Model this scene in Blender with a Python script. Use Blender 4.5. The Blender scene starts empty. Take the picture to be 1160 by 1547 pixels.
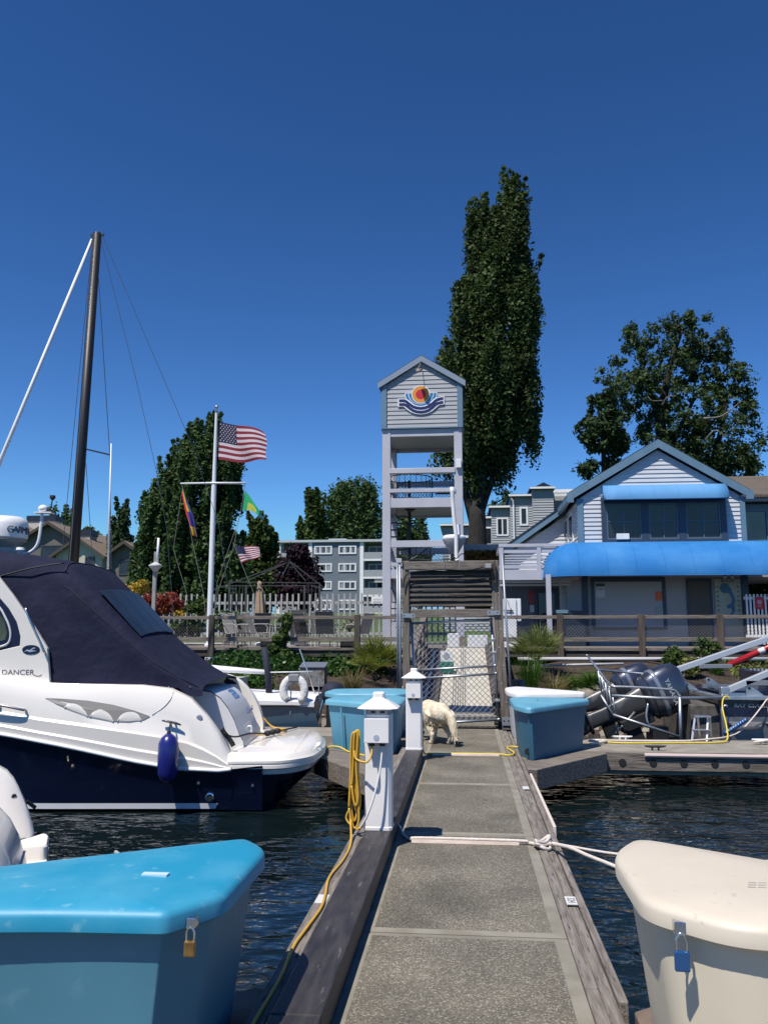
import bpy, bmesh, math, random
import numpy as np
from mathutils import Vector, Matrix

SC = bpy.context.scene
COL = SC.collection
R = math.radians
rnd = random.Random(11)

# ---------------------------------------------------------------- camera
PITCH, YAW, FPX = R(8.28), R(5.65), 1250.0
cam_d = bpy.data.cameras.new('camera')
cam = bpy.data.objects.new('camera', cam_d)
COL.objects.link(cam)
cam.location = (0, 0, 1.6)
cam.rotation_euler = (R(90) + PITCH, 0, YAW)
cam_d.sensor_fit = 'HORIZONTAL'
cam_d.sensor_width = 36.0
cam_d.lens = FPX / 1160 * 36.0
cam_d.clip_start = 0.05
cam_d.clip_end = 6000
SC.camera = cam

# ---------------------------------------------------------------- sky, sun, exposure
SUN = Vector((-0.30, -0.47, 1.0)).normalized()
w = bpy.data.worlds.new('World')
SC.world = w
w.use_nodes = True
nt = w.node_tree
bg = nt.nodes['Background']
sky = nt.nodes.new('ShaderNodeTexSky')
sky.sky_type = 'NISHITA'
sky.sun_disc = False
sky.sun_elevation = math.asin(SUN.z)
sky.sun_rotation = math.atan2(SUN.x, SUN.y)
sky.altitude = 0
sky.air_density = 1.0
sky.dust_density = 0.1
sky.ozone_density = 1.0
# clear northern summer sky: deepen the blue overhead, channel by channel
hs = nt.nodes.new('ShaderNodeHueSaturation')
hs.inputs['Saturation'].default_value = 1.35
nt.links.new(sky.outputs[0], hs.inputs['Color'])
sp_ = nt.nodes.new('ShaderNodeSeparateColor'); cb_ = nt.nodes.new('ShaderNodeCombineColor')
nt.links.new(hs.outputs[0], sp_.inputs[0])
for i_, (gm_, kk_) in enumerate(((0.97, 0.68), (1.27, 1.33), (1.55, 1.90))):
    m1 = nt.nodes.new('ShaderNodeMath'); m1.operation = 'MULTIPLY'; m1.inputs[1].default_value = 0.0923
    m2 = nt.nodes.new('ShaderNodeMath'); m2.operation = 'POWER'; m2.inputs[1].default_value = gm_
    m3 = nt.nodes.new('ShaderNodeMath'); m3.operation = 'MULTIPLY'; m3.inputs[1].default_value = kk_ / 0.0923
    nt.links.new(sp_.outputs[i_], m1.inputs[0]); nt.links.new(m1.outputs[0], m2.inputs[0]); nt.links.new(m2.outputs[0], m3.inputs[0])
    m4 = nt.nodes.new('ShaderNodeMath'); m4.operation = 'MINIMUM'; m4.inputs[1].default_value = (0.26, 0.50, 0.80)[i_] / 0.0923
    nt.links.new(m3.outputs[0], m4.inputs[0]); nt.links.new(m4.outputs[0], cb_.inputs[i_])
nt.links.new(cb_.outputs[0], bg.inputs[0])
bg.inputs[1].default_value = 0.075
sl = bpy.data.lights.new('sun', 'SUN')
sl.energy = 4.4
sl.angle = R(0.53)
sl.color = (1.0, 0.935, 0.85)
so = bpy.data.objects.new('sun', sl)
COL.objects.link(so)
so.rotation_euler = (-SUN).to_track_quat('-Z', 'Y').to_euler()
so.location = (-20, -30, 60)
SC.view_settings.view_transform = 'Standard'
SC.view_settings.look = 'None'
SC.view_settings.exposure = 0.42
SC.view_settings.gamma = 1.0
SC.cycles.max_bounces = 6
SC.cycles.diffuse_bounces = 3
SC.cycles.glossy_bounces = 3
SC.cycles.transmission_bounces = 4
SC.cycles.transparent_max_bounces = 12
SC.cycles.caustics_reflective = False
SC.cycles.caustics_refractive = False

# ---------------------------------------------------------------- survey helpers: where a sighted line meets a plane of the place
def _ray(px, py):
    d = Vector(((px - 580) / FPX, 1.0, -(py - 773.5) / FPX))
    c, s = math.cos(PITCH), math.sin(PITCH)
    d = Vector((d.x, d.y * c - d.z * s, d.y * s + d.z * c))
    c, s = math.cos(YAW), math.sin(YAW)
    return Vector((d.x * c - d.y * s, d.x * s + d.y * c, d.z))
EYE = Vector((0, 0, 1.6))
def U(px, py, y):            # on the upright plane at world y
    d = _ray(px, py); return EYE + d * (y / d.y)
def G(px, py, z):            # on the level plane at height z
    d = _ray(px, py); return EYE + d * ((z - 1.6) / d.z)

# ---------------------------------------------------------------- materials
MATS = {}
def mat(name, col, rough=0.6, metal=0.0, col2=None, scale=6.0, stretch=(1, 1, 1), mixr=(0.35, 0.65),
        bump=0.0, bscale=None, bdist=0.01, spec=0.5, coat=0.0, rvar=0.0, col3=None, s3=60.0, m3=(0.62, 0.72), detail=5.0):
    if name in MATS: return MATS[name]
    m = bpy.data.materials.new(name); m.use_nodes = True
    nt = m.node_tree; n = nt.nodes; L = nt.links.new
    b = n['Principled BSDF']
    b.inputs['Roughness'].default_value = rough
    b.inputs['Metallic'].default_value = metal
    b.inputs['Specular IOR Level'].default_value = spec
    b.inputs['Coat Weight'].default_value = coat
    b.inputs['Base Color'].default_value = (*col, 1)
    if col2 or bump or rvar:
        tc = n.new('ShaderNodeTexCoord'); mp = n.new('ShaderNodeMapping')
        mp.inputs['Scale'].default_value = stretch
        L(tc.outputs['Object'], mp.inputs['Vector'])
        if col2 or rvar:
            nz = n.new('ShaderNodeTexNoise'); nz.inputs['Scale'].default_value = scale; nz.inputs['Detail'].default_value = detail
            L(mp.outputs[0], nz.inputs['Vector'])
            mr = n.new('ShaderNodeMapRange'); mr.inputs[1].default_value = mixr[0]; mr.inputs[2].default_value = mixr[1]
            L(nz.outputs[0], mr.inputs[0])
        if col2:
            mx = n.new('ShaderNodeMix'); mx.data_type = 'RGBA'
            mx.inputs[6].default_value = (*col, 1); mx.inputs[7].default_value = (*col2, 1)
            L(mr.outputs[0], mx.inputs[0])
            out = mx.outputs[2]
            if col3:
                n3 = n.new('ShaderNodeTexNoise'); n3.inputs['Scale'].default_value = s3; n3.inputs['Detail'].default_value = 3
                L(mp.outputs[0], n3.inputs['Vector'])
                r3 = n.new('ShaderNodeMapRange'); r3.inputs[1].default_value = m3[0]; r3.inputs[2].default_value = m3[1]
                L(n3.outputs[0], r3.inputs[0])
                x3 = n.new('ShaderNodeMix'); x3.data_type = 'RGBA'
                L(r3.outputs[0], x3.inputs[0]); L(out, x3.inputs[6]); x3.inputs[7].default_value = (*col3, 1)
                out = x3.outputs[2]
            L(out, b.inputs['Base Color'])
        if rvar:
            rr = n.new('ShaderNodeMapRange'); rr.inputs[3].default_value = max(0.02, rough - rvar); rr.inputs[4].default_value = min(1, rough + rvar)
            L(nz.outputs[0], rr.inputs[0]); L(rr.outputs[0], b.inputs['Roughness'])
        if bump:
            nb = n.new('ShaderNodeTexNoise'); nb.inputs['Scale'].default_value = bscale or scale * 3; nb.inputs['Detail'].default_value = 4
            L(mp.outputs[0], nb.inputs['Vector'])
            bp = n.new('ShaderNodeBump'); bp.inputs['Strength'].default_value = bump; bp.inputs['Distance'].default_value = bdist
            L(nb.outputs[0], bp.inputs['Height']); L(bp.outputs[0], b.inputs['Normal'])
    MATS[name] = m
    return m

def leaf_mat(name, c1, c2, rough=0.6, trans=0.3, spec=0.2):
    if name in MATS: return MATS[name]
    m = bpy.data.materials.new(name); m.use_nodes = True
    nt = m.node_tree; n = nt.nodes; L = nt.links.new
    b = n['Principled BSDF']; out = n['Material Output']
    b.inputs['Roughness'].default_value = rough
    b.inputs['Specular IOR Level'].default_value = spec
    geo = n.new('ShaderNodeNewGeometry')
    mx = n.new('ShaderNodeMix'); mx.data_type = 'RGBA'
    mx.inputs[6].default_value = (*c1, 1); mx.inputs[7].default_value = (*c2, 1)
    L(geo.outputs['Random Per Island'], mx.inputs[0])
    tc = n.new('ShaderNodeTexCoord'); nz = n.new('ShaderNodeTexNoise'); nz.inputs['Scale'].default_value = 0.45
    L(tc.outputs['Object'], nz.inputs['Vector'])
    hv = n.new('ShaderNodeHueSaturation')
    mr = n.new('ShaderNodeMapRange'); mr.inputs[1].default_value = 0.3; mr.inputs[2].default_value = 0.7
    mr.inputs[3].default_value = 0.7; mr.inputs[4].default_value = 1.3
    L(nz.outputs[0], mr.inputs[0]); L(mr.outputs[0], hv.inputs['Value']); L(mx.outputs[2], hv.inputs['Color'])
    L(hv.outputs[0], b.inputs['Base Color'])
    tr = n.new('ShaderNodeBsdfTranslucent'); L(hv.outputs[0], tr.inputs[0])
    ms = n.new('ShaderNodeMixShader'); ms.inputs[0].default_value = trans
    L(b.outputs[0], ms.inputs[1]); L(tr.outputs[0], ms.inputs[2]); L(ms.outputs[0], out.inputs[0])
    MATS[name] = m
    return m

# ---------------------------------------------------------------- things
ORG = {}
def tag(o, label=None, cat=None, group=None, kind=None):
    if label: o['label'] = label
    if cat: o['category'] = cat
    if group: o['group'] = group
    if kind: o['kind'] = kind
    return o
def thing(name, label, cat, loc=(0, 0, 0), group=None, local=False, rz=0.0):
    o = bpy.data.objects.new(name, None); COL.objects.link(o)
    o.empty_display_size = 0.2
    o.location = loc; o.rotation_euler = (0, 0, rz)
    ORG[o.name] = Vector((0, 0, 0)) if local else Vector(loc)
    return tag(o, label, cat, group)
def dup(root, loc=None, rz=None, label=None):
    c = root.copy(); COL.objects.link(c)
    if loc is not None: c.location = loc
    if rz is not None: c.rotation_euler = (0, 0, rz)
    if label: c['label'] = label
    for ch in list(root.children):
        d = ch.copy(); COL.objects.link(d); d.parent = c
        for g in list(ch.children):
            e = g.copy(); COL.objects.link(e); e.parent = d
    return c

# a name listed here is one part per piece: MB.build makes each loose piece an object of its own
SEP = set('post corner_post rail_beam landing corner_board rail transom_step soffit_slat edge_board header_beam louvre_board strap_plate conduit side_timber white_frame folding_beam beam_link window_surround roof_frame gutter drain deck_rail eaves_board side_window low_panel drain_hole leg step_leg tread vent_slot plug ramp_deck side_mat wing_wall chine_step white_pipe deck_box spreader lamp_post balcony_panel junction_box hinge beam_foot stern_bracket arm_frame grab_handle dark_strap seam_rib balcony_rail bare_branch'.split())
class MB:
    def __init__(s): s.v = []; s.f = []; s.mi = []; s.m = 0
    def add(s, vs, fs):
        b = len(s.v); s.v.extend([tuple(v) for v in vs])
        for f in fs: s.f.append(tuple(i + b for i in f)); s.mi.append(s.m)
        return s
    def bx(s, x0, x1, y0, y1, z0, z1):
        if x0 > x1: x0, x1 = x1, x0
        if y0 > y1: y0, y1 = y1, y0
        if z0 > z1: z0, z1 = z1, z0
        return s.add([(x0, y0, z0), (x1, y0, z0), (x1, y1, z0), (x0, y1, z0), (x0, y0, z1), (x1, y0, z1), (x1, y1, z1), (x0, y1, z1)],
                     [(0, 3, 2, 1), (4, 5, 6, 7), (0, 1, 5, 4), (1, 2, 6, 5), (2, 3, 7, 6), (3, 0, 4, 7)])
    def bar(s, p, q, w, h, up=(0, 0, 1)):
        p, q = Vector(p), Vector(q); d = (q - p).normalized(); u = Vector(up)
        a = d.cross(u)
        if a.length < 1e-4: a = d.cross(Vector((0, 1, 0)))
        a.normalize(); b = a.cross(d).normalized(); a = a * w / 2; b = b * h / 2
        vs = [p - a - b, p + a - b, p + a + b, p - a + b, q - a - b, q + a - b, q + a + b, q - a + b]
        return s.add(vs, [(0, 1, 2, 3), (7, 6, 5, 4), (1, 0, 4, 5), (2, 1, 5, 6), (3, 2, 6, 7), (0, 3, 7, 4)])
    def loft(s, rings, cap0=True, cap1=True, closed=True):
        n = len(rings[0]); vs = [v for r in rings for v in r]; fs = []
        m = n if closed else n - 1
        for i in range(len(rings) - 1):
            for j in range(m):
                k = (j + 1) % n
                fs.append((i * n + j, i * n + k, (i + 1) * n + k, (i + 1) * n + j))
        if closed and cap0: fs.append(tuple(reversed(range(n))))
        if closed and cap1: fs.append(tuple(range((len(rings) - 1) * n, len(rings) * n)))
        return s.add(vs, fs)
    def tube(s, pts, r, n=8, smooth_pts=False):
        pts = [Vector(p) for p in pts]
        if smooth_pts: pts = spline(pts, smooth_pts)
        rs = r if isinstance(r, (list, tuple)) else None
        if rs and len(rs) != len(pts):
            rs = [rs[0] + (rs[-1] - rs[0]) * i / (len(pts) - 1) for i in range(len(pts))]
        rings = []; a = None
        for i, p in enumerate(pts):
            t = (pts[min(i + 1, len(pts) - 1)] - pts[max(i - 1, 0)])
            if t.length < 1e-9: t = Vector((0, 0, 1))
            t.normalize()
            if a is None:
                a = t.cross(Vector((0, 0, 1)))
                if a.length < 1e-3: a = t.cross(Vector((0, 1, 0)))
            else: a = a - t * a.dot(t)
            a.normalize(); b = t.cross(a)
            rr = rs[i] if rs else r
            rings.append([p + a * (rr * math.cos(2 * math.pi * k / n)) + b * (rr * math.sin(2 * math.pi * k / n)) for k in range(n)])
        return s.loft(rings)
    def lathe(s, prof, c=(0, 0, 0), n=20, axis='z', sx=1.0, sy=1.0):
        rings = []
        for r, z in prof:
            ring = []
            for k in range(n):
                x = r * math.cos(2 * math.pi * k / n) * sx; y = r * math.sin(2 * math.pi * k / n) * sy
                if axis == 'z': q = (c[0] + x, c[1] + y, c[2] + z)
                elif axis == 'y': q = (c[0] + x, c[1] + z, c[2] - y)
                else: q = (c[0] + z, c[1] + x, c[2] + y)
                ring.append(q)
            rings.append(ring)
        return s.loft(rings)
    def ell(s, c, rx, ry, rz, n=14, m=8):
        rings = []
        for i in range(m + 1):
            t = -math.pi / 2 + math.pi * i / m
            q = max(math.cos(t), 1e-3)
            rings.append([(c[0] + rx * q * math.cos(2 * math.pi * k / n), c[1] + ry * q * math.sin(2 * math.pi * k / n), c[2] + rz * math.sin(t)) for k in range(n)])
        return s.loft(rings)
    def prism(s, poly, a0, a1, axis='y'):
        def P(u, v, a): return (u, a, v) if axis == 'y' else ((u, v, a) if axis == 'z' else (a, u, v))
        n = len(poly)
        vs = [P(u, v, a0) for u, v in poly] + [P(u, v, a1) for u, v in poly]
        fs = [tuple(range(n)), tuple(reversed(range(n, 2 * n)))]
        for i in range(n):
            j = (i + 1) % n; fs.append((i, i + n, j + n, j))
        return s.add(vs, fs)
    def grid(s, fn, nu, nv):
        vs = [fn(i / nu, j / nv) for j in range(nv + 1) for i in range(nu + 1)]
        fs = [(j * (nu + 1) + i, j * (nu + 1) + i + 1, (j + 1) * (nu + 1) + i + 1, (j + 1) * (nu + 1) + i) for j in range(nv) for i in range(nu)]
        return s.add(vs, fs)
    def islands(s):
        p = list(range(len(s.v)))
        def find(a):
            while p[a] != a: p[a] = p[p[a]]; a = p[a]
            return a
        for f in s.f:
            r0 = find(f[0])
            for i in f[1:]: p[find(i)] = r0
        out = {}; ix = {}
        for f in s.f:
            k = find(f[0]); q = out.setdefault(k, MB()); mp = ix.setdefault(k, {})
            g = []
            for i in f:
                if i not in mp: mp[i] = len(q.v); q.v.append(s.v[i])
                g.append(mp[i])
            q.f.append(tuple(g)); q.mi.append(0)
        return list(out.values())
    def build(s, name, m, parent=None, label=None, cat=None, group=None, kind=None, org=None, smooth=False, bev=0, seg=2, solid=0, fix=True):
        if parent is not None and name in SEP and not isinstance(m, (list, tuple)):
            isl = s.islands()
            if len(isl) > 1:
                first = None
                for q in isl:
                    ob = q.build(name, m, parent, label, cat, group, kind, org, smooth, bev, seg, solid, fix)
                    first = first or ob
                return first
        me = bpy.data.meshes.new(name)
        o = bpy.data.objects.new(name, me); COL.objects.link(o)
        if parent is not None:
            off = ORG.get(parent.name, Vector((0, 0, 0))); o.parent = parent
        else:
            off = Vector(org) if org is not None else Vector((0, 0, 0)); o.location = off
        ORG[o.name] = off
        me.from_pydata([(x - off.x, y - off.y, z - off.z) for x, y, z in s.v], [], s.f)
        for mm in (m if isinstance(m, (list, tuple)) else [m]): me.materials.append(mm)
        if isinstance(m, (list, tuple)): me.polygons.foreach_set('material_index', s.mi)
        me.update()
        if fix:
            bm = bmesh.new(); bm.from_mesh(me); bmesh.ops.recalc_face_normals(bm, faces=bm.faces); bm.to_mesh(me); bm.free()
        if smooth:
            me.polygons.foreach_set('use_smooth', [True] * len(me.polygons))
            if smooth is not True: me.set_sharp_from_angle(angle=R(smooth))
        if bev:
            md = o.modifiers.new('bevel', 'BEVEL'); md.width = bev; md.segments = seg; md.limit_method = 'ANGLE'; md.angle_limit = R(40)
        if solid:
            md = o.modifiers.new('solid', 'SOLIDIFY'); md.thickness = solid; md.offset = 0
        return tag(o, label, cat, group, kind)

def spline(P, n=6, closed=False):
    P = [Vector(p) for p in P]; out = []
    for i in range(len(P) - 1):
        p0 = P[max(i - 1, 0)]; p1 = P[i]; p2 = P[i + 1]; p3 = P[min(i + 2, len(P) - 1)]
        for k in range(n):
            t = k / n
            out.append(0.5 * ((2 * p1) + (p2 - p0) * t + (2 * p0 - 5 * p1 + 4 * p2 - p3) * t * t + (3 * p1 - p0 - 3 * p2 + p3) * t ** 3))
    out.append(P[-1]); return out
def lerp(tbl, x):
    if x <= tbl[0][0]: return tbl[0][1]
    for (a, b), (c, d) in zip(tbl, tbl[1:]):
        if x <= c: return b + (d - b) * (x - a) / (c - a)
    return tbl[-1][1]
def rpoly(pts, rad, n=5):               # a polygon with rounded corners
    out = []; N = len(pts)
    for i in range(N):
        p = Vector(pts[i]); a = Vector(pts[i - 1]); b = Vector(pts[(i + 1) % N])
        r = rad[i] if isinstance(rad, (list, tuple)) else rad
        da = (a - p).normalized(); db = (b - p).normalized()
        A = p + da * r; B = p + db * r
        for k in range(n + 1):
            t = k / n; q = A * (1 - t) ** 2 + p * 2 * t * (1 - t) + B * t * t
            out.append((q.x, q.y))
    return out
def text(s, name, m, parent, size, loc, rot, ext=0.002, align='CENTER', label=None, shear=0.0, xs=1.0):
    cu = bpy.data.curves.new(name, 'FONT'); cu.body = s; cu.size = size; cu.align_x = align; cu.align_y = 'CENTER'; cu.extrude = ext; cu.shear = shear
    tmp = bpy.data.objects.new(name, cu); COL.objects.link(tmp)
    dg = bpy.context.evaluated_depsgraph_get(); me = bpy.data.meshes.new_from_object(tmp.evaluated_get(dg))
    bpy.data.objects.remove(tmp)
    o = bpy.data.objects.new(name, me); COL.objects.link(o)
    me.materials.clear(); me.materials.append(m)
    off = ORG.get(parent.name, Vector((0, 0, 0))); o.parent = parent
    o.location = Vector(loc) - off; o.rotation_euler = rot; o.scale = (xs, 1, 1)
    if label: o['label'] = label
    return o
FRONT = (R(90), 0, 0)

# leaves: many small quads, placed in clumps through a crown
def leaf_mesh(name, m, C, S, parent=None, up=0.3, seed=1, aspect=1.5, out=None, fold=True, **kw):
    g = np.random.default_rng(seed)
    C = np.asarray(C, float); N = len(C); S = np.asarray(S, float).reshape(-1, 1) * np.ones((N, 1))
    nrm = g.normal(size=(N, 3)); nrm /= np.linalg.norm(nrm, axis=1, keepdims=True)
    if out is not None: nrm += out
    nrm[:, 2] += up; nrm /= np.linalg.norm(nrm, axis=1, keepdims=True)
    t = g.normal(size=(N, 3)); a = np.cross(nrm, t); a /= np.linalg.norm(a, axis=1, keepdims=True)
    b = np.cross(nrm, a)
    a = a * S * aspect * 0.5; b = b * S * 0.5
    V = np.stack([C - a, C + b * 0.9, C + a, C - b * 0.9], axis=1).reshape(-1, 3)
    off = ORG.get(parent.name, Vector((0, 0, 0))) if parent is not None else Vector(kw.get('org') or (0, 0, 0))
    V = V - np.array(off)
    me = bpy.data.meshes.new(name)
    me.vertices.add(4 * N); me.vertices.foreach_set('co', V.astype(np.float32).ravel())
    me.loops.add(4 * N); me.loops.foreach_set('vertex_index', np.arange(4 * N, dtype=np.int32))
    me.polygons.add(N); me.polygons.foreach_set('loop_start', np.arange(0, 4 * N, 4, dtype=np.int32))
    me.update(calc_edges=True); me.validate()
    me.materials.append(m)
    o = bpy.data.objects.new(name, me); COL.objects.link(o)
    if parent is not None: o.parent = parent
    else: o.location = off
    ORG[o.name] = off
    return tag(o, kw.get('label'), kw.get('cat'), kw.get('group'), kw.get('kind'))

def chain(mb, x0, x1, z0, z1, y, step, r=.0022, clip=None):
    # two families of crossing wires clipped to a box; each wire bends over and under
    W = x1 - x0; H = z1 - z0
    for sgn in (1, -1):
        k = -H
        while k < W:
            a0 = max(0, -k); a1 = min(H, W - k)
            if a1 > a0 + .01:
                if sgn > 0: p = (x0 + k + a0, y - r, z0 + a0); q = (x0 + k + a1, y - r, z0 + a1)
                else: p = (x1 - k - a0, y + r, z0 + a0); q = (x1 - k - a1, y + r, z0 + a1)
                mb.tube([p, q], r, 4)
            k += step
# ================================================================= the setting
# water: one sheet, rippled
def water_mat():
    m = bpy.data.materials.new('water'); m.use_nodes = True
    n = m.node_tree.nodes; L = m.node_tree.links.new; b = n['Principled BSDF']
    b.inputs['Base Color'].default_value = (0.004, 0.009, 0.010, 1)
    b.inputs['Roughness'].default_value = 0.03
    b.inputs['IOR'].default_value = 1.333
    tc = n.new('ShaderNodeTexCoord')
    mp = n.new('ShaderNodeMapping'); mp.inputs['Scale'].default_value = (1.0, 1.7, 1.0); mp.inputs['Rotation'].default_value = (0, 0, R(12))
    L(tc.outputs['Object'], mp.inputs[0])
    a = n.new('ShaderNodeTexNoise'); a.inputs['Scale'].default_value = 1.9; a.inputs['Detail'].default_value = 1.5; a.inputs['Distortion'].default_value = 0.6
    c = n.new('ShaderNodeTexNoise'); c.inputs['Scale'].default_value = 6.0; c.inputs['Detail'].default_value = 1.5; c.inputs['Distortion'].default_value = 0.4
    L(mp.outputs[0], a.inputs[0]); L(mp.outputs[0], c.inputs[0])
    k = n.new('ShaderNodeMath'); k.operation = 'MULTIPLY_ADD'; k.inputs[1].default_value = 0.28
    L(c.outputs[0], k.inputs[0]); L(a.outputs[0], k.inputs[2])
    # calmer and rougher patches
    q = n.new('ShaderNodeTexNoise'); q.inputs['Scale'].default_value = 0.35; L(tc.outputs['Object'], q.inputs[0])
    mr = n.new('ShaderNodeMapRange'); mr.inputs[1].default_value = 0.35; mr.inputs[2].default_value = 0.65; mr.inputs[3].default_value = 0.22; mr.inputs[4].default_value = 1.0
    L(q.outputs[0], mr.inputs[0])
    bp = n.new('ShaderNodeBump'); bp.inputs['Distance'].default_value = 0.085
    L(mr.outputs[0], bp.inputs['Strength']); L(k.outputs[0], bp.inputs['Height']); L(bp.outputs[0], b.inputs['Normal'])
    return m
mb = MB(); mb.add([(-300, -200, -0.45), (300, -200, -0.45), (300, 20.5, -0.45), (-300, 20.5, -0.45)], [(0, 1, 2, 3)])
mb.build('water', water_mat(), kind='structure')

soil = mat('soil', (0.030, 0.020, 0.014), 0.95, col2=(0.065, 0.045, 0.032), scale=5, bump=0.9, bscale=24, bdist=0.05, col3=(0.12, 0.09, 0.065), s3=40)
grass_m = mat('lawn', (0.045, 0.085, 0.018), 0.9, col2=(0.09, 0.13, 0.03), scale=0.5, bump=0.6, bscale=40, bdist=0.04)
def bank_h(x, y):
    t = [(14.0, -2.2), (16.0, -0.95), (17.6, -0.42), (18.6, -0.05), (20.0, 0.42), (21.4, 0.78), (24, 0.95), (31, 1.05)]
    return lerp(t, y) + 0.06 * math.sin(x * 1.3 + y) + 0.05 * math.sin(x * 3.1 - y * 2.0)
mb = MB(); mb.grid(lambda u, v: (-60 + 120 * u, 14 + 17 * v, bank_h(-60 + 120 * u, 14 + 17 * v)), 240, 40)
mb.build('bank', soil, kind='structure', smooth=True)
def gnd(x, y):
    return lerp([(30.5, 1.05), (45, 1.1), (70, 2.2), (125, 4.4), (200, 6.0), (2500, 8.0)], y)
ys = [30.5, 34, 38, 45, 55, 70, 90, 125, 160, 200, 400, 900, 2500]
mb = MB(); xs_ = [-2000, -400, -120, -60, -30, -10, 0, 10, 30, 60, 120, 400, 2000]
vs = [(x, y, gnd(x, y)) for y in ys for x in xs_]
nx = len(xs_)
mb.add(vs, [(j * nx + i, j * nx + i + 1, (j + 1) * nx + i + 1, (j + 1) * nx + i) for j in range(len(ys) - 1) for i in range(nx - 1)])
mb.build('ground', grass_m, kind='structure', smooth=True)
# lake bed and shore sides so the water has a bottom edge
pav = mat('patio_concrete', (0.26, 0.25, 0.23), 0.85, col2=(0.34, 0.33, 0.31), scale=3, bump=0.15, bscale=60)
mb = MB(); mb.bx(-24, -2.9, 26.7, 31.5, 0.7, 1.21); mb.bx(-2.9, 12, 26.7, 31.5, 0.7, 1.205)
mb.build('patio_paving', pav, kind='structure')

# weathered timber kinds
wood_grey = mat('weathered_timber', (0.125, 0.108, 0.092), 0.85, col2=(0.235, 0.21, 0.185), scale=3.0, stretch=(14, 1.2, 14), bump=0.5, bscale=9, bdist=0.012, col3=(0.05, 0.042, 0.036), s3=5, m3=(0.6, 0.7))
wood_x = mat('weathered_board', (0.105, 0.088, 0.072), 0.88, col2=(0.225, 0.195, 0.165), scale=2.2, stretch=(1.0, 14, 14), bump=0.6, bscale=8, bdist=0.012, col3=(0.045, 0.036, 0.03), s3=4, m3=(0.58, 0.7))
wood_z = mat('weathered_post', (0.10, 0.083, 0.068), 0.88, col2=(0.21, 0.18, 0.15), scale=2.2, stretch=(14, 14, 1.0), bump=0.6, bscale=8, bdist=0.012, col3=(0.045, 0.036, 0.03), s3=4, m3=(0.58, 0.7))
wood_dark = mat('dark_old_timber', (0.03, 0.026, 0.022), 0.9, col2=(0.085, 0.072, 0.06), scale=2.2, stretch=(1.0, 14, 14), bump=0.8, bscale=8, bdist=0.015, col3=(0.20, 0.175, 0.15), s3=5, m3=(0.66, 0.76))
kerb_m = mat('black_stained_kerb', (0.022, 0.020, 0.021), 0.55, col2=(0.046, 0.042, 0.043), scale=2.5, stretch=(9, 1.4, 9), bump=0.25, bscale=10, bdist=0.004, col3=(0.17, 0.165, 0.165), s3=3.2, m3=(0.65, 0.76), rvar=0.12)
metal_g = mat('galvanised_steel', (0.50, 0.52, 0.54), 0.42, 0.85, col2=(0.38, 0.40, 0.42), scale=8)
alu = mat('aluminium', (0.62, 0.63, 0.65), 0.35, 0.9, col2=(0.5, 0.51, 0.53), scale=6)
black_m = mat('black_rubber', (0.012, 0.012, 0.013), 0.6)
white_p = mat('white_paint', (0.78, 0.78, 0.78), 0.4, col2=(0.70, 0.71, 0.72), scale=3)
white_dirty = mat('weathered_white_paint', (0.72, 0.71, 0.70), 0.5, col2=(0.55, 0.52, 0.48), scale=3, mixr=(0.5, 0.75))

# the walkway float: exposed-aggregate slabs with smooth margins
def agg():
    m = bpy.data.materials.new('exposed_aggregate'); m.use_nodes = True
    n = m.node_tree.nodes; L = m.node_tree.links.new; b = n['Principled BSDF']; b.inputs['Roughness'].default_value = 0.85
    tc = n.new('ShaderNodeTexCoord')
    v = n.new('ShaderNodeTexVoronoi'); v.inputs['Scale'].default_value = 150; L(tc.outputs['Object'], v.inputs[0])
    cr = n.new('ShaderNodeValToRGB'); e = cr.color_ramp.elements
    e[0].position = 0.0; e[0].color = (0.075, 0.068, 0.052, 1); e[1].position = 1.0; e[1].color = (0.30, 0.28, 0.23, 1)
    k = e.new(0.5); k.color = (0.122, 0.110, 0.084, 1); k = e.new(0.8); k.color = (0.158, 0.143, 0.110, 1)
    sp = n.new('ShaderNodeSeparateColor'); L(v.outputs['Color'], sp.inputs[0]); L(sp.outputs[0], cr.inputs[0])
    nz = n.new('ShaderNodeTexNoise'); nz.inputs['Scale'].default_value = 1.6; nz.inputs['Detail'].default_value = 6; L(tc.outputs['Object'], nz.inputs[0])
    mr = n.new('ShaderNodeMapRange'); mr.inputs[1].default_value = 0.3; mr.inputs[2].default_value = 0.7; mr.inputs[3].default_value = 0.68; mr.inputs[4].default_value = 1.36
    L(nz.outputs[0], mr.inputs[0])
    hv = n.new('ShaderNodeHueSaturation'); L(cr.outputs[0], hv.inputs['Color']); L(mr.outputs[0], hv.inputs['Value']); L(hv.outputs[0], b.inputs['Base Color'])
    bp = n.new('ShaderNodeBump'); bp.inputs['Strength'].default_value = 0.7; bp.inputs['Distance'].default_value = 0.004
    L(v.outputs['Distance'], bp.inputs['Height']); L(bp.outputs[0], b.inputs['Normal'])
    return m
agg_m = agg()
smooth_c = mat('smooth_concrete_margin', (0.19, 0.175, 0.135), 0.85, col2=(0.25, 0.235, 0.19), scale=5, bump=0.3, bscale=90, bdist=0.002)
mb = MB()
ybr = [0.6, 2.45, 4.725, 6.95, 9.17, 11.5, 14.35]
XL, XR = -0.58, 0.505
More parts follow.
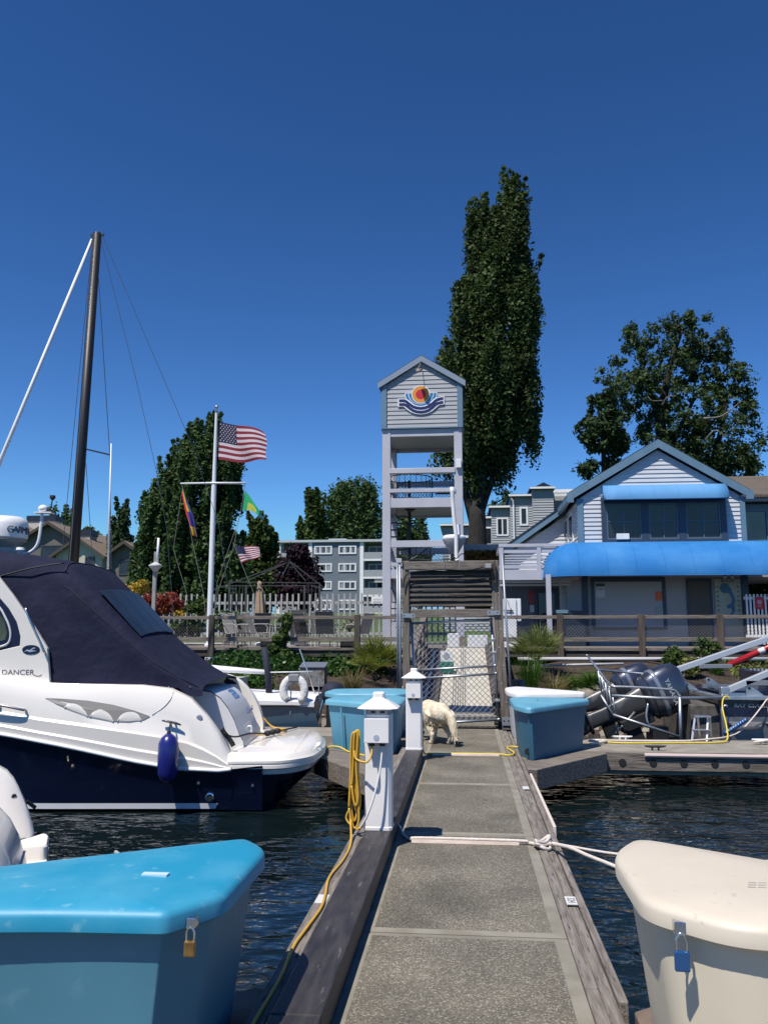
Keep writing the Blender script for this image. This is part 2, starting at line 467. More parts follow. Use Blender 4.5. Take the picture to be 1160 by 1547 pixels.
for a, b in zip(ybr, ybr[1:]):
    a += 0.006; b -= 0.006; mg = 0.055
    mb.m = 1
    P = [(XL, a), (XR, a), (XR, b), (XL, b)]; Q = [(XL + mg, a + mg), (XR - mg * 1.3, a + mg), (XR - mg * 1.3, b - mg), (XL + mg, b - mg)]
    zz = 0.0
    vs = [(x, y, zz - 0.006) for x, y in P] + [(x, y, zz) for x, y in Q] + [(x, y, -0.5) for x, y in P]
    mb.add(vs, [(0, 1, 5, 4), (1, 2, 6, 5), (2, 3, 7, 6), (3, 0, 4, 7), (8, 9, 1, 0), (9, 10, 2, 1), (10, 11, 3, 2), (11, 8, 0, 3)])
    mb.m = 0; mb.add([(x, y, zz) for x, y in Q], [(0, 1, 2, 3)])
walk = mb.build('walkway', [agg_m, smooth_c], kind='structure')
mb = MB()
for a, b in ((0.6, 3.4), (3.405, 6.0), (6.005, 8.6), (8.605, 10.95)): mb.bx(-0.782, -0.581, a, b, -0.16, 0.132)
kerb = mb.build('kerb', kerb_m, parent=walk, bev=0.008)
mb = MB(); mb.bx(-0.878, -0.786, 0.6, 3.05, -0.3, 0.09); mb.bx(-0.880, -0.786, 3.055, 6.45, -0.3, 0.096); mb.bx(-0.876, -0.786, 6.46, 14.4, -0.3, 0.088)
mb.bx(-0.785, -0.583, 10.96, 14.35, -0.3, -0.01)
mb.build('edge_board', wood_grey, parent=walk, bev=0.006)
mb = MB()
for (x0, x1, z, cuts) in ((0.509, 0.572, 0.0, (0.6, 4.1, 8.2, 14.2)), (0.576, 0.634, -0.012, (0.6, 5.55, 10.0, 14.2)), (0.640, 0.684, -0.004, (3.98, 6.3, 7.2, 14.0))):
    for a, b in zip(cuts, cuts[1:]): mb.bx(x0, x1, a + 0.004, b - 0.004, -0.26, z)
mb.build('edge_board', wood_grey, parent=walk, bev=0.007)
mb = MB(); mb.bx(0.688, 0.715, 7.25, 9.85, -0.15, 0.012)
mb.build('bumper_strip', mat('pale_bumper', (0.62, 0.54, 0.48), 0.6), parent=walk, bev=0.008)

# finger floats either side with triangular corner pieces
mb = MB()
def floatpoly(mb, poly, z0, z1): mb.prism(poly, z0, z1, 'z')
deck_c = mat('float_deck', (0.20, 0.18, 0.15), 0.85, col2=(0.28, 0.26, 0.22), scale=4, bump=0.4, bscale=80, bdist=0.003)
mb = MB(); mb.bx(0.69, 16, 11.84, 13.2, -0.30, -0.004)
fr = mb.build('finger_float', deck_c, kind='structure')
tb = MB(); tb.bx(1.84, 16, 11.76, 11.835, -0.24, -0.004); tb.build('fascia', wood_x, fr, bev=0.006)
tb = MB(); tb.tube([(2.35, 11.745, -0.035), (16, 11.745, -0.035)], 0.028, 8); tb.build('bumper_rail', mat('pinkish_bumper', (0.52, 0.42, 0.38), 0.5), fr)
tb = MB()
for i in range(34): tb.lathe([(0.001, -0.004), (0.05, -0.004), (0.05, 0.003), (0.001, 0.003)], (2.06 + 0.4 * i, 11.756, -0.135), 14, 'y')
tb.build('drain_hole', black_m, fr)
tb = MB(); tb.prism([(0.69, 10.2), (0.80, 10.2), (1.835, 11.62), (1.835, 11.832), (0.69, 11.832)], -0.24, 0.0, 'z'); tb.build('corner_knee', wood_x, fr, bev=0.008)
mb = MB(); mb.bx(-14, -0.872, 13.15, 14.3, -0.30, -0.004)
fl = mb.build('finger_float', deck_c, kind='structure')
tb = MB(); tb.prism([(-0.872, 9.3), (-0.95, 9.3), (-2.02, 11.1), (-2.02, 13.145), (-0.872, 13.145)], -0.24, 0.0, 'z'); tb.build('corner_knee', wood_x, fl, bev=0.008)
# the near cross float whose corner pieces carry the two big boxes
mb = MB(); mb.bx(0.69, 14, 1.4, 2.7, -0.3, -0.004)
fn = mb.build('finger_float', deck_c, kind='structure')
brownw = mat('brown_wood', (0.10, 0.065, 0.045), 0.85, col2=(0.19, 0.145, 0.115), scale=3, bump=0.5, bscale=30)
tb = MB(); tb.prism([(0.69, 3.90), (0.80, 3.98), (2.6, 2.705), (0.69, 2.705)], -0.24, -0.008, 'z'); tb.build('corner_knee', brownw, fn, bev=0.008)
mb = MB(); mb.bx(-14, -0.872, 1.4, 2.7, -0.3, -0.004)
fn2 = mb.build('finger_float', deck_c, kind='structure')
tb = MB(); tb.prism([(-0.872, 3.95), (-0.99, 3.98), (-2.7, 2.705), (-0.872, 2.705)], -0.24, -0.008, 'z'); tb.build('corner_knee', brownw, fn2, bev=0.008)

# boardwalk along the shore
mb = MB()
y = 21.95
while y < 26.6:
    for (a, b) in ((-40, -20), (-19.99, -8), (-7.99, -0.62), (0.56, 8), (8.01, 20), (20.01, 40)): mb.bx(a, b, y, y + 0.135, 1.13, 1.19)
    mb.bx(-0.61, 0.55, max(y, 22.2), max(y + 0.135, 22.21), 1.13, 1.19) if y > 22.05 else None
    y += 0.142
bw = mb.build('boardwalk', wood_x, kind='structure')
mb = MB(); mb.bx(-40, 40, 21.99, 22.06, 0.96, 1.125); mb.bx(-40, 40, 24.2, 24.35, 0.8, 1.125)
for x in range(-39, 40, 3): mb.bx(x, x + 0.2, 22.1, 22.3, 0.3, 1.125)
mb.build('joist', wood_dark, parent=bw)
# ================================================================= buildings
side_l = mat('pale_grey_siding', (0.54, 0.565, 0.60), 0.6, col2=(0.48, 0.505, 0.54), scale=1.2, stretch=(1, 1, 6))
side_t = mat('grey_siding', (0.36, 0.375, 0.39), 0.6, col2=(0.31, 0.325, 0.34), scale=1.2, stretch=(1, 1, 6))
side_d = mat('slate_siding', (0.17, 0.20, 0.245), 0.65, col2=(0.14, 0.17, 0.21), scale=1.2, stretch=(1, 1, 6))
trim_b = mat('slate_blue_trim', (0.10, 0.19, 0.27), 0.5, col2=(0.13, 0.22, 0.30), scale=2)
trim_dk = mat('dark_blue_trim', (0.030, 0.050, 0.085), 0.45)
trim_l = mat('lavender_grey_paint', (0.47, 0.47, 0.52), 0.5, col2=(0.41, 0.42, 0.46), scale=1.5)
paint_g = mat('grey_wall_paint', (0.33, 0.325, 0.345), 0.6, col2=(0.295, 0.29, 0.31), scale=1)
roof_b = mat('brown_shingle', (0.085, 0.068, 0.052), 0.9, col2=(0.135, 0.11, 0.085), scale=2.0, stretch=(1, 6, 6), bump=0.7, bscale=25, bdist=0.02)
roof_dk = mat('dark_metal_roof', (0.015, 0.02, 0.035), 0.45)
glass = mat('window_glass', (0.015, 0.02, 0.028), 0.04, col2=(0.03, 0.038, 0.048), scale=0.9)
awn = mat('blue_awning', (0.020, 0.155, 0.41), 0.75, spec=.2, col2=(0.06, 0.225, 0.49), scale=0.9, stretch=(1, 1, 1.5), mixr=(0.4, 0.8), bump=0.15, bscale=4, bdist=0.03)
awn2 = mat('pale_blue_awning', (0.085, 0.26, 0.49), 0.75, spec=.2, col2=(0.12, 0.29, 0.54), scale=1.2, mixr=(0.4, 0.8), bump=0.15, bscale=4, bdist=0.03)
def siding(mb, F, poly, pitch, lap=0.022, z0=None):
    zs = [p[1] for p in poly]; z = min(zs) if z0 is None else z0; zt = max(zs)
    def ext(zz):
        xs = []
        for i in range(len(poly)):
            (a, b), (c, d) = poly[i], poly[(i + 1) % len(poly)]
            if (b - zz) * (d - zz) <= 0 and b != d: xs.append(a + (c - a) * (zz - b) / (d - b))
        return (min(xs), max(xs)) if xs else None
    while z < zt - 1e-4:
        a, b = z + 1e-4, min(z + pitch, zt) - 1e-4
        e0, e1 = ext(a), ext(b)
        if e0 and e1:
            mb.add([F(e0[0], a, lap), F(e0[1], a, lap), F(e1[1], b, .003), F(e1[0], b, .003), F(e0[0], a, 0), F(e0[1], a, 0)], [(0, 1, 2, 3), (4, 5, 1, 0)])
        z += pitch
def FR(y): return lambda s, z, d: (s, y - d, z)          # wall facing the water
def LF(x): return lambda s, z, d: (x - d, s, z)          # wall facing left
def RT(x): return lambda s, z, d: (x + d, s, z)
def window(par, x0, x1, z0, z1, y, nx=2, nz=1, fm=None, fw=0.06, name='window', gm=None, proud=0.05):
    mb = MB()
    mb.bx(x0, x1, y - proud, y + .02, z0, z0 + fw); mb.bx(x0, x1, y - proud, y + .02, z1 - fw, z1); mb.bx(x0, x0 + fw, y - proud + .002, y + .02, z0 + fw, z1 - fw); mb.bx(x1 - fw, x1, y - proud + .002, y + .02, z0 + fw, z1 - fw)
    for i in range(1, nx):
        x = x0 + (x1 - x0) * i / nx; mb.bx(x - fw * .4, x + fw * .4, y - proud + .008, y + .02, z0 + fw, z1 - fw)
    for i in range(1, nz):
        z = z0 + (z1 - z0) * i / nz; mb.bx(x0 + fw, x1 - fw, y - proud + .012, y + .02, z - fw * .3, z + fw * .3)
    f = mb.build(name, fm or white_p, par)
    mb = MB(); mb.add([(x0 + fw * .5, y - proud * .45, z0 + fw * .5), (x1 - fw * .5, y - proud * .45, z0 + fw * .5), (x1 - fw * .5, y - proud * .45, z1 - fw * .5), (x0 + fw * .5, y - proud * .45, z1 - fw * .5)], [(0, 1, 2, 3)])
    mb.build('glass', gm or glass, f)
    return f

# ---------------------------------------------------------------- the tower
TY0, TY1 = 26.0, 28.55
TL, TR = -2.625, -.06
tw = thing('tower', 'pale grey open timber tower with a gabled top and a sun-and-waves emblem', 'tower', ((TL + TR) / 2, 26, 1.2))
mb = MB()
for x in (TL, TR - .26):
    for y in (TY0, TY1 - .26): mb.bx(x, x + .26, y, y + .26, 1.2 if not (x > -1 and y < 27) else 1.45, 8.1)
mb.build('corner_post', trim_l, tw, bev=.012)
mb = MB(); mb.bx(TR - .265, TR + .005, 25.995, 26.265, 1.19, 1.45); mb.build('post_base', mat('brown_post_base', (.20, .16, .11), .8), tw)
IX0, IX1 = TL + .262, TR - .262
mb = MB()
def ring(z0, z1, th=.09, name=None):
    mb.bx(IX0, IX1, TY0 + .02, TY0 + .02 + th, z0, z1); mb.bx(IX0, IX1, TY1 - .02 - th, TY1 - .02, z0, z1)
    mb.bx(TL + .02, TL + .02 + th, TY0 + .262, TY1 - .262, z0, z1); mb.bx(TR - .02 - th, TR - .02, TY0 + .262, TY1 - .262, z0, z1)
ring(7.86, 8.10); ring(6.63, 6.82); ring(6.01, 6.15); ring(5.54, 5.84); ring(4.27, 4.48); ring(3.66, 3.78); ring(3.28, 3.56)
mb.bx(IX0 - .03, IX1 + .03, TY0 - .035, TY0 + .015, 6.645, 6.805); mb.bx(IX0 - .03, IX1 + .03, TY0 - .035, TY0 + .015, 6.02, 6.14)
mb.build('rail_beam', trim_l, tw, bev=.006)
mb = MB()
for z in (5.60, 3.34): mb.bx(TL + .12, TR - .12, TY0 + .12, TY1 - .12, z, z + .14)
mb.bx(TL + .05, TR - .05, TY0 + .13, TY1 - .13, 7.99, 8.08)
mb.build('landing', mat('soffit_grey', (.30, .31, .33), .7), tw)
mb = MB(); fz = ((6.15, 6.63), (5.84, 6.01), (3.78, 4.27))
for (z0, z1) in fz:
    for yy in (TY0 + .14, TY1 - .14): mb = MB(); chain(mb, IX0, IX1, z0, z1, yy, .11, .004); mb.build('netting', mat('dark_mesh', (.05, .06, .08), .5, .5), tw)
# spiral stair, black
bk = mat('black_iron', (.010, .011, .014), .5)
scx, scy = -1.85, 27.35
mb = MB(); mb.tube([(scx, scy, 1.2), (scx, scy, 6.65)], .055, 10)
k = 0; z = 1.35
while z < 5.7:
    a = k * R(27) + 1.0; b = a + R(25)
    mb.add([(scx, scy, z), (scx + .72 * math.cos(a), scy + .72 * math.sin(a), z), (scx + .72 * math.cos(b), scy + .72 * math.sin(b), z), (scx, scy, z + .03), (scx + .72 * math.cos(a), scy + .72 * math.sin(a), z + .03), (scx + .72 * math.cos(b), scy + .72 * math.sin(b), z + .03)], [(0, 2, 1), (3, 4, 5), (0, 1, 4, 3), (1, 2, 5, 4), (2, 0, 3, 5)])
    mb.tube([(scx + .70 * math.cos(a), scy + .70 * math.sin(a), z), (scx + .70 * math.cos(a), scy + .70 * math.sin(a), z + .95)], .012, 5)
    k += 1; z += .2
mb.tube([(scx + .70 * math.cos(i * R(27) + 1), scy + .70 * math.sin(i * R(27) + 1), 1.35 + .2 * i + .95) for i in range(22)], .02, 6)
mb.build('spiral_stair', bk, tw)
mb = MB()
N_ = 26
mb.tube([(scx + .78 * math.cos(2 * math.pi * i / N_), scy + .78 * math.sin(2 * math.pi * i / N_), 6.72) for i in range(N_ + 1)], .018, 6); mb.tube([(scx + .78 * math.cos(2 * math.pi * i / N_), scy + .78 * math.sin(2 * math.pi * i / N_), 5.95) for i in range(N_ + 1)], .015, 6)
for i in range(N_): mb.tube([(scx + .78 * math.cos(2 * math.pi * i / N_), scy + .78 * math.sin(2 * math.pi * i / N_), 5.74), (scx + .78 * math.cos(2 * math.pi * i / N_), scy + .78 * math.sin(2 * math.pi * i / N_), 6.72)], .010, 5)
mb.bx(-1.0, TR - .3, 28.1, 28.15, 6.30, 6.52)
mb.build('stair_balustrade', bk, tw)
# boarded gable top
PK = ((TL + TR) / 2, 10.40)
F = FR(TY0 - .02)
mb = MB(); siding(mb, F, [(TL + .13, 8.13), (TR - .13, 8.13), (TR - .13, 9.52), (PK[0], 10.34), (TL + .13, 9.52)], .145, .022)
siding(mb, LF(TL - .02), [(TY0 + .1, 8.13), (TY1 - .1, 8.13), (TY1 - .1, 9.5), (TY0 + .1, 9.5)], 0.145, .03); siding(mb, RT(TR + .02), [(TY0 + .1, 8.13), (TY1 - .1, 8.13), (TY1 - .1, 9.5), (TY0 + .1, 9.5)], .145, .03)
mb.prism([(TL, 8.11), (TR, 8.11), (TR, 9.5), (PK[0], 10.33), (TL, 9.5)], TY0 - .015, TY1 + .01, 'y')
gb = mb.build('boarded_gable', side_t, tw)
mb = MB(); mb.bx(TL - .03, TL + .14, TY0 - .075, TY0 - .018, 8.105, 9.60); mb.bx(TR - .14, TR + .03, TY0 - .075, TY0 - .018, 8.105, 9.60); mb.bx(TL + .14, TR - .14, TY0 - .06, TY0 - .018, 8.105, 8.145)
mb.build('corner_board', trim_b, tw)
def gable_roof(par, xl, xr, pk, ze, y0, y1, fm, rm, ft=.16, ov=.0, name='roof'):
    # two slopes, with a fascia board along the front rake
    mb = MB()
    for (xe, s) in ((xl, -1), (xr, 1)):
        mb.add([(xe, y0, ze), (pk[0], y0, pk[1]), (pk[0], y1, pk[1]), (xe, y1, ze), (xe, y0, ze + .06), (pk[0], y0, pk[1] + .07), (pk[0], y1, pk[1] + .07), (xe, y1, ze + .06)], [(0, 1, 2, 3), (7, 6, 5, 4), (0, 4, 5, 1), (1, 5, 6, 2), (2, 6, 7, 3), (3, 7, 4, 0)])
    r = mb.build(name, rm, par)
    mb = MB()
    for xe in (xl, xr): mb.loft([[(xe, y0 - .03, ze - ft), (xe, y0 - .03, ze + .035), (xe, y0 + .03, ze + .035), (xe, y0 + .03, ze - ft)], [(pk[0], y0 - .03, pk[1] - ft), (pk[0], y0 - .03, pk[1] + .04), (pk[0], y0 + .03, pk[1] + .04), (pk[0], y0 + .03, pk[1] - ft)]])
    mb.build('rake_board', fm, r)
    return r
gable_roof(tw, TL - .14, TR + .13, (PK[0], 10.47), 9.60, TY0 - .11, TY1 + .15, mat('blue_grey_fascia', (.22, .27, .34), .5), roof_dk)
# emblem: orange sun with a red heart over two dark blue waves and pale blue ripples
EC = (-1.365, 9.05); YF = TY0 - .062
em = MB()
e_w = mat('emblem_white', (.75, .76, .78), .5); e_o = mat('emblem_orange', (.68, .27, .03), .5); e_r = mat('emblem_red', (.50, .015, .03), .5); e_b = mat('emblem_navy', (.004, .010, .085), .5); e_c = mat('emblem_sky', (.012, .17, .38), .5)
S_ = 0.02114      # metres per survey pixel on this wall
def E2(u, v): return (EC[0] + (u - 567 ) * S_ * 85 / 1160, EC[1] - (v - 460) * S_ * 85 / 1160)
def wave(v0): # centre line of a wave band, offset v0
    return [(u, v0 + 0 if False else v0 + lerp([(84, 0), (215, 0), (260, 22), (330, 85), (400, 135), (480, 165), (567, 176), (655, 165), (735, 135), (805, 80), (875, 18), (920, -8), (1052, -28)], u)) for u in (84, 215, 240, 265, 300, 330, 365, 400, 440, 480, 520, 567, 612, 655, 695, 735, 770, 805, 840, 875, 900, 922, 1052)]
def band(mat_, v0, hw, d, u0=84, u1=1052, name='wave_band', end=0):
    L_ = [(max(u0, min(u1, u)), v) for u, v in wave(v0)]
    mb = MB(); rr = []
    for i, (u, v) in enumerate(L_):
        a = L_[max(i - 1, 0)]; b = L_[min(i + 1, len(L_) - 1)]; t = Vector((b[0] - a[0], b[1] - a[1])); t = t.normalized() if t.length > 0 else Vector((1, 0)); n_ = Vector((-t.y, t.x))
        if i in (0, len(L_) - 1): n_ = Vector((0, 1))
        p = E2(u + n_.x * hw, v + n_.y * hw); q = E2(u - n_.x * hw, v - n_.y * hw)
        rr.append([(p[0], YF - d, p[1]), (q[0], YF - d, q[1]), (q[0], YF + .02, q[1]), (p[0], YF + .02, p[1])])
    mb.loft(rr); return mb
par_e = band(e_w, 513, 88, .012).build('emblem', e_w, tw)
def disc(u, v, r, d, m, nm):
    mb = MB(); n = 40; c = E2(u, v); rr = r * S_ * 85 / 1160
    mb.prism([(c[0] + rr * math.cos(2 * math.pi * i / n), c[1] + rr * math.sin(2 * math.pi * i / n)) for i in range(n)], YF - d, YF + .02); mb.build(nm, m, par_e)
def cup(r_, d, m, nm, top=325):   # half-round cup under the sun
    mb = MB(); n = 30; pts = [E2(567 - r_ + 0, top)] + [E2(567 + r_ * math.cos(math.pi - math.pi * i / n), 330 + r_ * .86 * math.sin(math.pi * i / n)) for i in range(n + 1)] + [E2(567 + r_, top)]
    mb.prism(pts, YF - d, YF + .02); mb.build(nm, m, par_e)
cup(338, .006, e_w, 'ripple_edge', 312); cup(322, .009, e_c, 'ripple', 322); cup(268, .0105, e_w, 'ripple_edge', 322); cup(254, .0135, e_c, 'ripple', 322)
disc(562, 348, 194, .017, e_w, 'sun_edge'); disc(562, 348, 178, .0195, e_o, 'sun_ring'); disc(562, 348, 103, .022, e_r, 'sun_heart')
band(e_b, 472, 27, .021, 108, 1030).build('wave', e_b, par_e); band(e_b, 554, 27, .021, 108, 1030).build('wave', e_b, par_e)
mb = MB(); mb.bar((PK[0] - .02, TY0 - .10, 10.26), (PK[0] - .10, TY0 - .42, 9.97), .02, .02); mb.bx(PK[0] - .17, PK[0] + .02, TY0 - .50, TY0 - .34, 9.90, 9.96); mb.lathe([(.09, -.09), (.05, .0), (.02, .02)], (PK[0] - .08, TY0 - .46, 9.95), 12)
mb.build('emblem_lamp', mat('lamp_brown', (.20, .17, .15), .6), tw)
mb = MB(); mb.bx(TR - .20, TR - .04, TY0 - .12, TY0 - .005, 6.78, 7.05); mb.build('wall_box', white_p, tw, bev=.01)

# ---------------------------------------------------------------- the clubhouse
ch_ = thing('clubhouse', 'grey boarded clubhouse with a blue gable trim and two blue awnings', 'building', (6, 26, 1.2))
CX0, CX1, CY = 3.52, 8.46, 26.0
CP = (5.99, 7.26)
mb = MB(); siding(mb, FR(CY - .01), [(CX0, 4.2), (CX1, 4.2), (CX1, 5.72), (CP[0], 7.24), (CX0, 5.72)], .135, .028)
mb.prism([(CX0, 3.3), (CX1, 3.3), (CX1, 5.72), (CP[0], 7.24), (CX0, 5.72)], CY, 36, 'y')
mb.build('wall', side_l, ch_)
mb = MB(); siding(mb, LF(CX0 - .01), [(CY + .1, 3.3), (36, 3.3), (36, 5.7), (CY + .1, 5.7)], .135, .035); mb.build('wall', side_l, ch_)
mb = MB(); mb.bx(CX0 - .05, CX0 + .13, CY - .07, CY + .04, 4.1, 5.72); mb.bx(CX1 - .10, CX1 + .05, CY - .07, CY + .04, 4.1, 5.72); mb.build('corner_board', trim_b, ch_)
gable_roof(ch_, 3.22, 8.66, (CP[0], 7.50), 5.86, CY - .16, 36.3, trim_b, roof_dk, .22)
mb = MB(); mb.bx(3.16, 3.36, CY - .20, CY - .13, 5.60, 5.90); mb.bx(8.52, 8.74, CY - .20, CY - .13, 5.62, 5.90); mb.bx(3.18, 3.30, CY - .12, 36, 5.66, 5.82); mb.build('eaves_board', trim_b, ch_)
# left side windows under the eaves (seen edge-on)
mb = MB()
for y in (27.0, 28.3, 29.6): mb.bx(CX0 - .08, CX0 + .02, y, y + .9, 4.5, 5.45)
f = mb.build('side_window', white_p, ch_)
for y in (27.0, 28.3, 29.6): mb = MB(); mb.bx(CX0 - .085, CX0 + .0, y + .08, y + .82, 4.58, 5.37); mb.build('glass', glass, f)
# upper windows: three pairs
mb = MB(); mb.bx(4.20, 7.93, CY - .125, CY + .01, 4.28, 4.42); mb.bx(4.20, 7.93, CY - .125, CY + .01, 5.55, 5.75)
for x0, x1 in ((4.20, 4.34), (5.40, 5.62), (6.50, 6.73), (7.76, 7.93)): mb.bx(x0, x1, CY - .12, CY + .01, 4.42, 5.55)
mb.build('window_surround', trim_dk, ch_)
steelb = mat('dull_blue_mullion', (.09, .13, .165), .4)
for x0, x1 in ((4.34, 5.40), (5.62, 6.50 + .0), (6.73, 7.76)): window(ch_, x0 + .003, x1 - .003, 4.425, 5.545, CY - .05, 2, 2, steelb, .045, proud=.055)
mb = MB(); mb.bx(4.62, 5.0, CY - .2, CY - .05, 4.42, 4.60); mb.build('window_unit', white_p, ch_, bev=.01)
# awnings: quarter-round bows with rounded ends
def awning(name, m, x0, x1, yw, yf, zt, zb, endw, pan, valance=0.0):
    # plan of the lower edge, from the wall round both ends; the crown sits on the wall
    n = 10
    low = [(x0, yw)] + [(x0 + endw - endw * math.cos(t), yw - (yw - yf) * math.sin(t) ** .8) for t in [math.pi / 2 * i / n for i in range(1, n + 1)]]
    low += [(x0 + endw + (x1 - x0 - 2 * endw) * i / pan, yf) for i in range(1, pan)] + [(x1 - endw + endw * math.sin(t), yw - (yw - yf) * math.cos(t) ** .8) for t in [math.pi / 2 * i / n for i in range(0, n)]] + [(x1, yw)]
    topx = lambda x: min(max(x, x0 + endw * .95), x1 - endw * .95)
    rr = []
    for (x, y) in low:
        tx = topx(x); col = []
        for i in range(13):
            th = math.pi / 2 * i / 12; s, c = math.sin(th), math.cos(th)
            col.append((tx + (x - tx) * s, yw + (y - yw) * s, zb + (zt - zb) * c))
        col.append((x, y, zb - .035)); rr.append(col)
    mb = MB(); mb.loft(rr, closed=False); o = mb.build(name, m, ch_, smooth=50, solid=.012)
    mb = MB()
    for j, (x, y) in enumerate(low):
        if j in (3, 6, 10, len(low) - 4, len(low) - 7, len(low) - 11) or (10 < j < len(low) - 11): mb.tube([(p[0], p[1] - .004, p[2] + .004) for p in rr[j]], .011, 5)
    mb.tube([(x, y, zb - .035) for x, y in low], .018, 6)
    mb.build('seam_rib', m, o); return o
awning('lower_awning', awn, 2.30, 10.0, 25.97, 24.55, 4.34, 3.27, 1.0, 7)
# the upper bow has flat ends
mb = MB(); rr = []
for x in [4.27 + (7.90 - 4.27) * i / 10 for i in range(11)]:
    rr.append([(x, 25.97 - .55 * math.sin(math.pi / 2 * i / 10), 5.62 + .50 * math.cos(math.pi / 2 * i / 10)) for i in range(11)] + [(x, 25.42, 5.59)])
mb.loft(rr, closed=False)
for x in (4.27, 7.90): mb.add([(x, 25.97 - .55 * math.sin(math.pi / 2 * i / 10), 5.62 + .50 * math.cos(math.pi / 2 * i / 10)) for i in range(11)] + [(x, 25.97, 5.62)], [tuple(range(12))])
ua = mb.build('upper_awning', awn2, ch_, smooth=50, solid=.01)
mb = MB()
for i in (2, 4, 6, 8): mb.tube([(p[0], p[1] - .004, p[2] + .003) for p in rr[i]], .008, 5)
mb.build('seam_rib', awn2, ua)
# ground floor
mb = MB(); mb.bx(3.10, 8.46, CY + .03, CY + .2, 1.19, 3.9); mb.build('wall', paint_g, ch_)
mb = MB(); mb.bx(3.55, 3.72, CY - .02, CY + .03, 1.19, 3.35); mb.bx(8.28, 8.47, CY - .03, CY + .03, 1.19, 3.35); mb.build('corner_board', trim_dk, ch_)
mb = MB(); mb.bx(3.82, 6.04, CY - .02, CY + .029, 3.14, 3.25); mb.bx(3.82, 3.92, CY - .02, CY + .029, 1.75, 3.14); mb.bx(5.94, 6.04, CY - .02, CY + .029, 1.75, 3.14); mb.bx(3.82, 6.04, CY - .05, CY + .029, 1.68, 1.75)
sh = mb.build('serving_hatch', trim_dk, ch_)
mb = MB(); mb.bx(3.925, 5.935, CY + .0, CY + .028, 1.755, 3.135)
mb.build('shutter', mat('shutter_grey', (.35, .345, .365), .5, bump=.1), sh)
mb = MB(); mb.bx(3.96, 4.23, CY - .012, CY - .002, 2.66, 3.08); nt_ = mb.build('notice', mat('notice_paper', (.52, .54, .58), .6), sh)
mb = MB(); mb.bx(3.96, 4.23, CY - .016, CY - .0125, 2.99, 3.08)
for z in (2.95, 2.91): mb.bx(3.98, 4.2, CY - .015, CY - .0125, z - .012, z)
mb.build('notice_header', mat('dark_ink', (.05, .055, .07), .6), nt_)
mb = MB(); mb.bx(5.73, 5.93, CY - .012, CY - .002, 2.55, 2.83); mb.build('orange_notice', mat('orange_paper', (.62, .15, .05), .6), sh)
mb = MB(); mb.bx(5.72, 5.93, CY - .03, CY - .002, 1.93, 2.36); mb.build('grey_plate', mat('plate_grey', (.30, .31, .33), .5), sh)
mb = MB(); mb.bx(6.66, 6.72, CY - .02, CY + .029, 1.19, 3.2); mb.bx(7.35, 7.41, CY - .02, CY + .029, 1.19, 3.2); mb.bx(6.72, 7.35, CY - .02, CY + .029, 3.14, 3.2); dr = mb.build('door_frame', trim_dk, ch_)
mb = MB(); mb.bx(6.725, 7.345, CY + .0, CY + .028, 1.2, 3.135); mb.build('door', mat('brown_door', (.085, .075, .065), .6), ch_)
mp_ = MB(); mp_.bx(7.49, 8.24, CY - .015, CY + .028, 1.80, 3.20); mpo = mp_.build('chart_poster', mat('chart_paper', (.40, .42, .36), .6, col2=(.34, .37, .31), scale=4), ch_)
mb = MB(); mb.bx(7.68, 8.05, CY - .019, CY - .0155, 3.10, 3.17); mb.build('chart_header', MATS['dark_ink'], mpo)
mb = MB(); mb.bx(7.71, 8.02, CY - .0205, CY - .0192, 3.12, 3.148); mb.build('printed_line', MATS['chart_paper'], mpo)
mb = MB()
lake = [(7.66, 3.0), (7.72, 3.07), (7.86, 3.06), (7.90, 2.98), (7.96, 2.92), (7.99, 2.80), (8.04, 2.70), (8.06, 2.55), (8.03, 2.40), (8.05, 2.28), (7.98, 2.12), (7.90, 2.06), (7.88, 2.14), (7.95, 2.22), (7.93, 2.32), (7.84, 2.30), (7.80, 2.38), (7.86, 2.44), (7.95, 2.46), (7.97, 2.58), (7.93, 2.70), (7.86, 2.78), (7.76, 2.76), (7.66, 2.82), (7.62, 2.92)]
mb.prism(lake, CY - .0185, CY - .0155); mb.build('lake_shape', mat('chart_blue', (.055, .16, .27), .6), mpo)
for z in [1.95 + .14 * i for i in range(8)]:
    for x in (7.53, 8.13): mb = MB(); mb.bx(x, x + .07, CY - .018, CY - .0155, z, z + .05); mb.build('chart_mark', mat('chart_olive', (.16, .18, .13), .6), mpo)
for x in (7.80, 8.02):
    mb = MB(); mb.lathe([(.02, -.02), (.055, .0), (.055, .012), (.02, .02)], (x, CY - .05, 3.27), 14, 'y'); mb.build('spot_lamp', mat('pale_metal', (.4, .4, .4), .4, .5), ch_)
# right wing: brown roof, glazed front
mb = MB(); mb.add([(8.3, 26.85, 5.92), (14, 26.85, 5.92), (14, 30.5, 7.18), (8.3, 30.5, 7.18), (8.3, 26.85, 5.84), (14, 26.85, 5.84), (14, 30.5, 7.1), (8.3, 30.5, 7.1)], [(0, 1, 2, 3), (7, 6, 5, 4), (0, 4, 5, 1), (1, 5, 6, 2), (2, 6, 7, 3), (3, 7, 4, 0)]); mb.build('wing_roof', roof_b, ch_)
mb = MB(); mb.bx(8.5, 14, 27.5, 36, 3.35, 5.85); mb.bx(8.5, 14, 26.95, 27.05, 5.72, 5.86); mb.build('wing_wall', paint_g, ch_)
mb = MB(); mb.bx(8.7, 14, 27.40, 27.49, 4.25, 4.42); mb.bx(8.7, 14, 27.40, 27.49, 5.45, 5.70)
for x in (8.70, 9.62, 9.80, 11.5): mb.bx(x, x + .14, 27.41, 27.49, 4.42, 5.45)
wf_ = mb.build('window', trim_b, ch_)
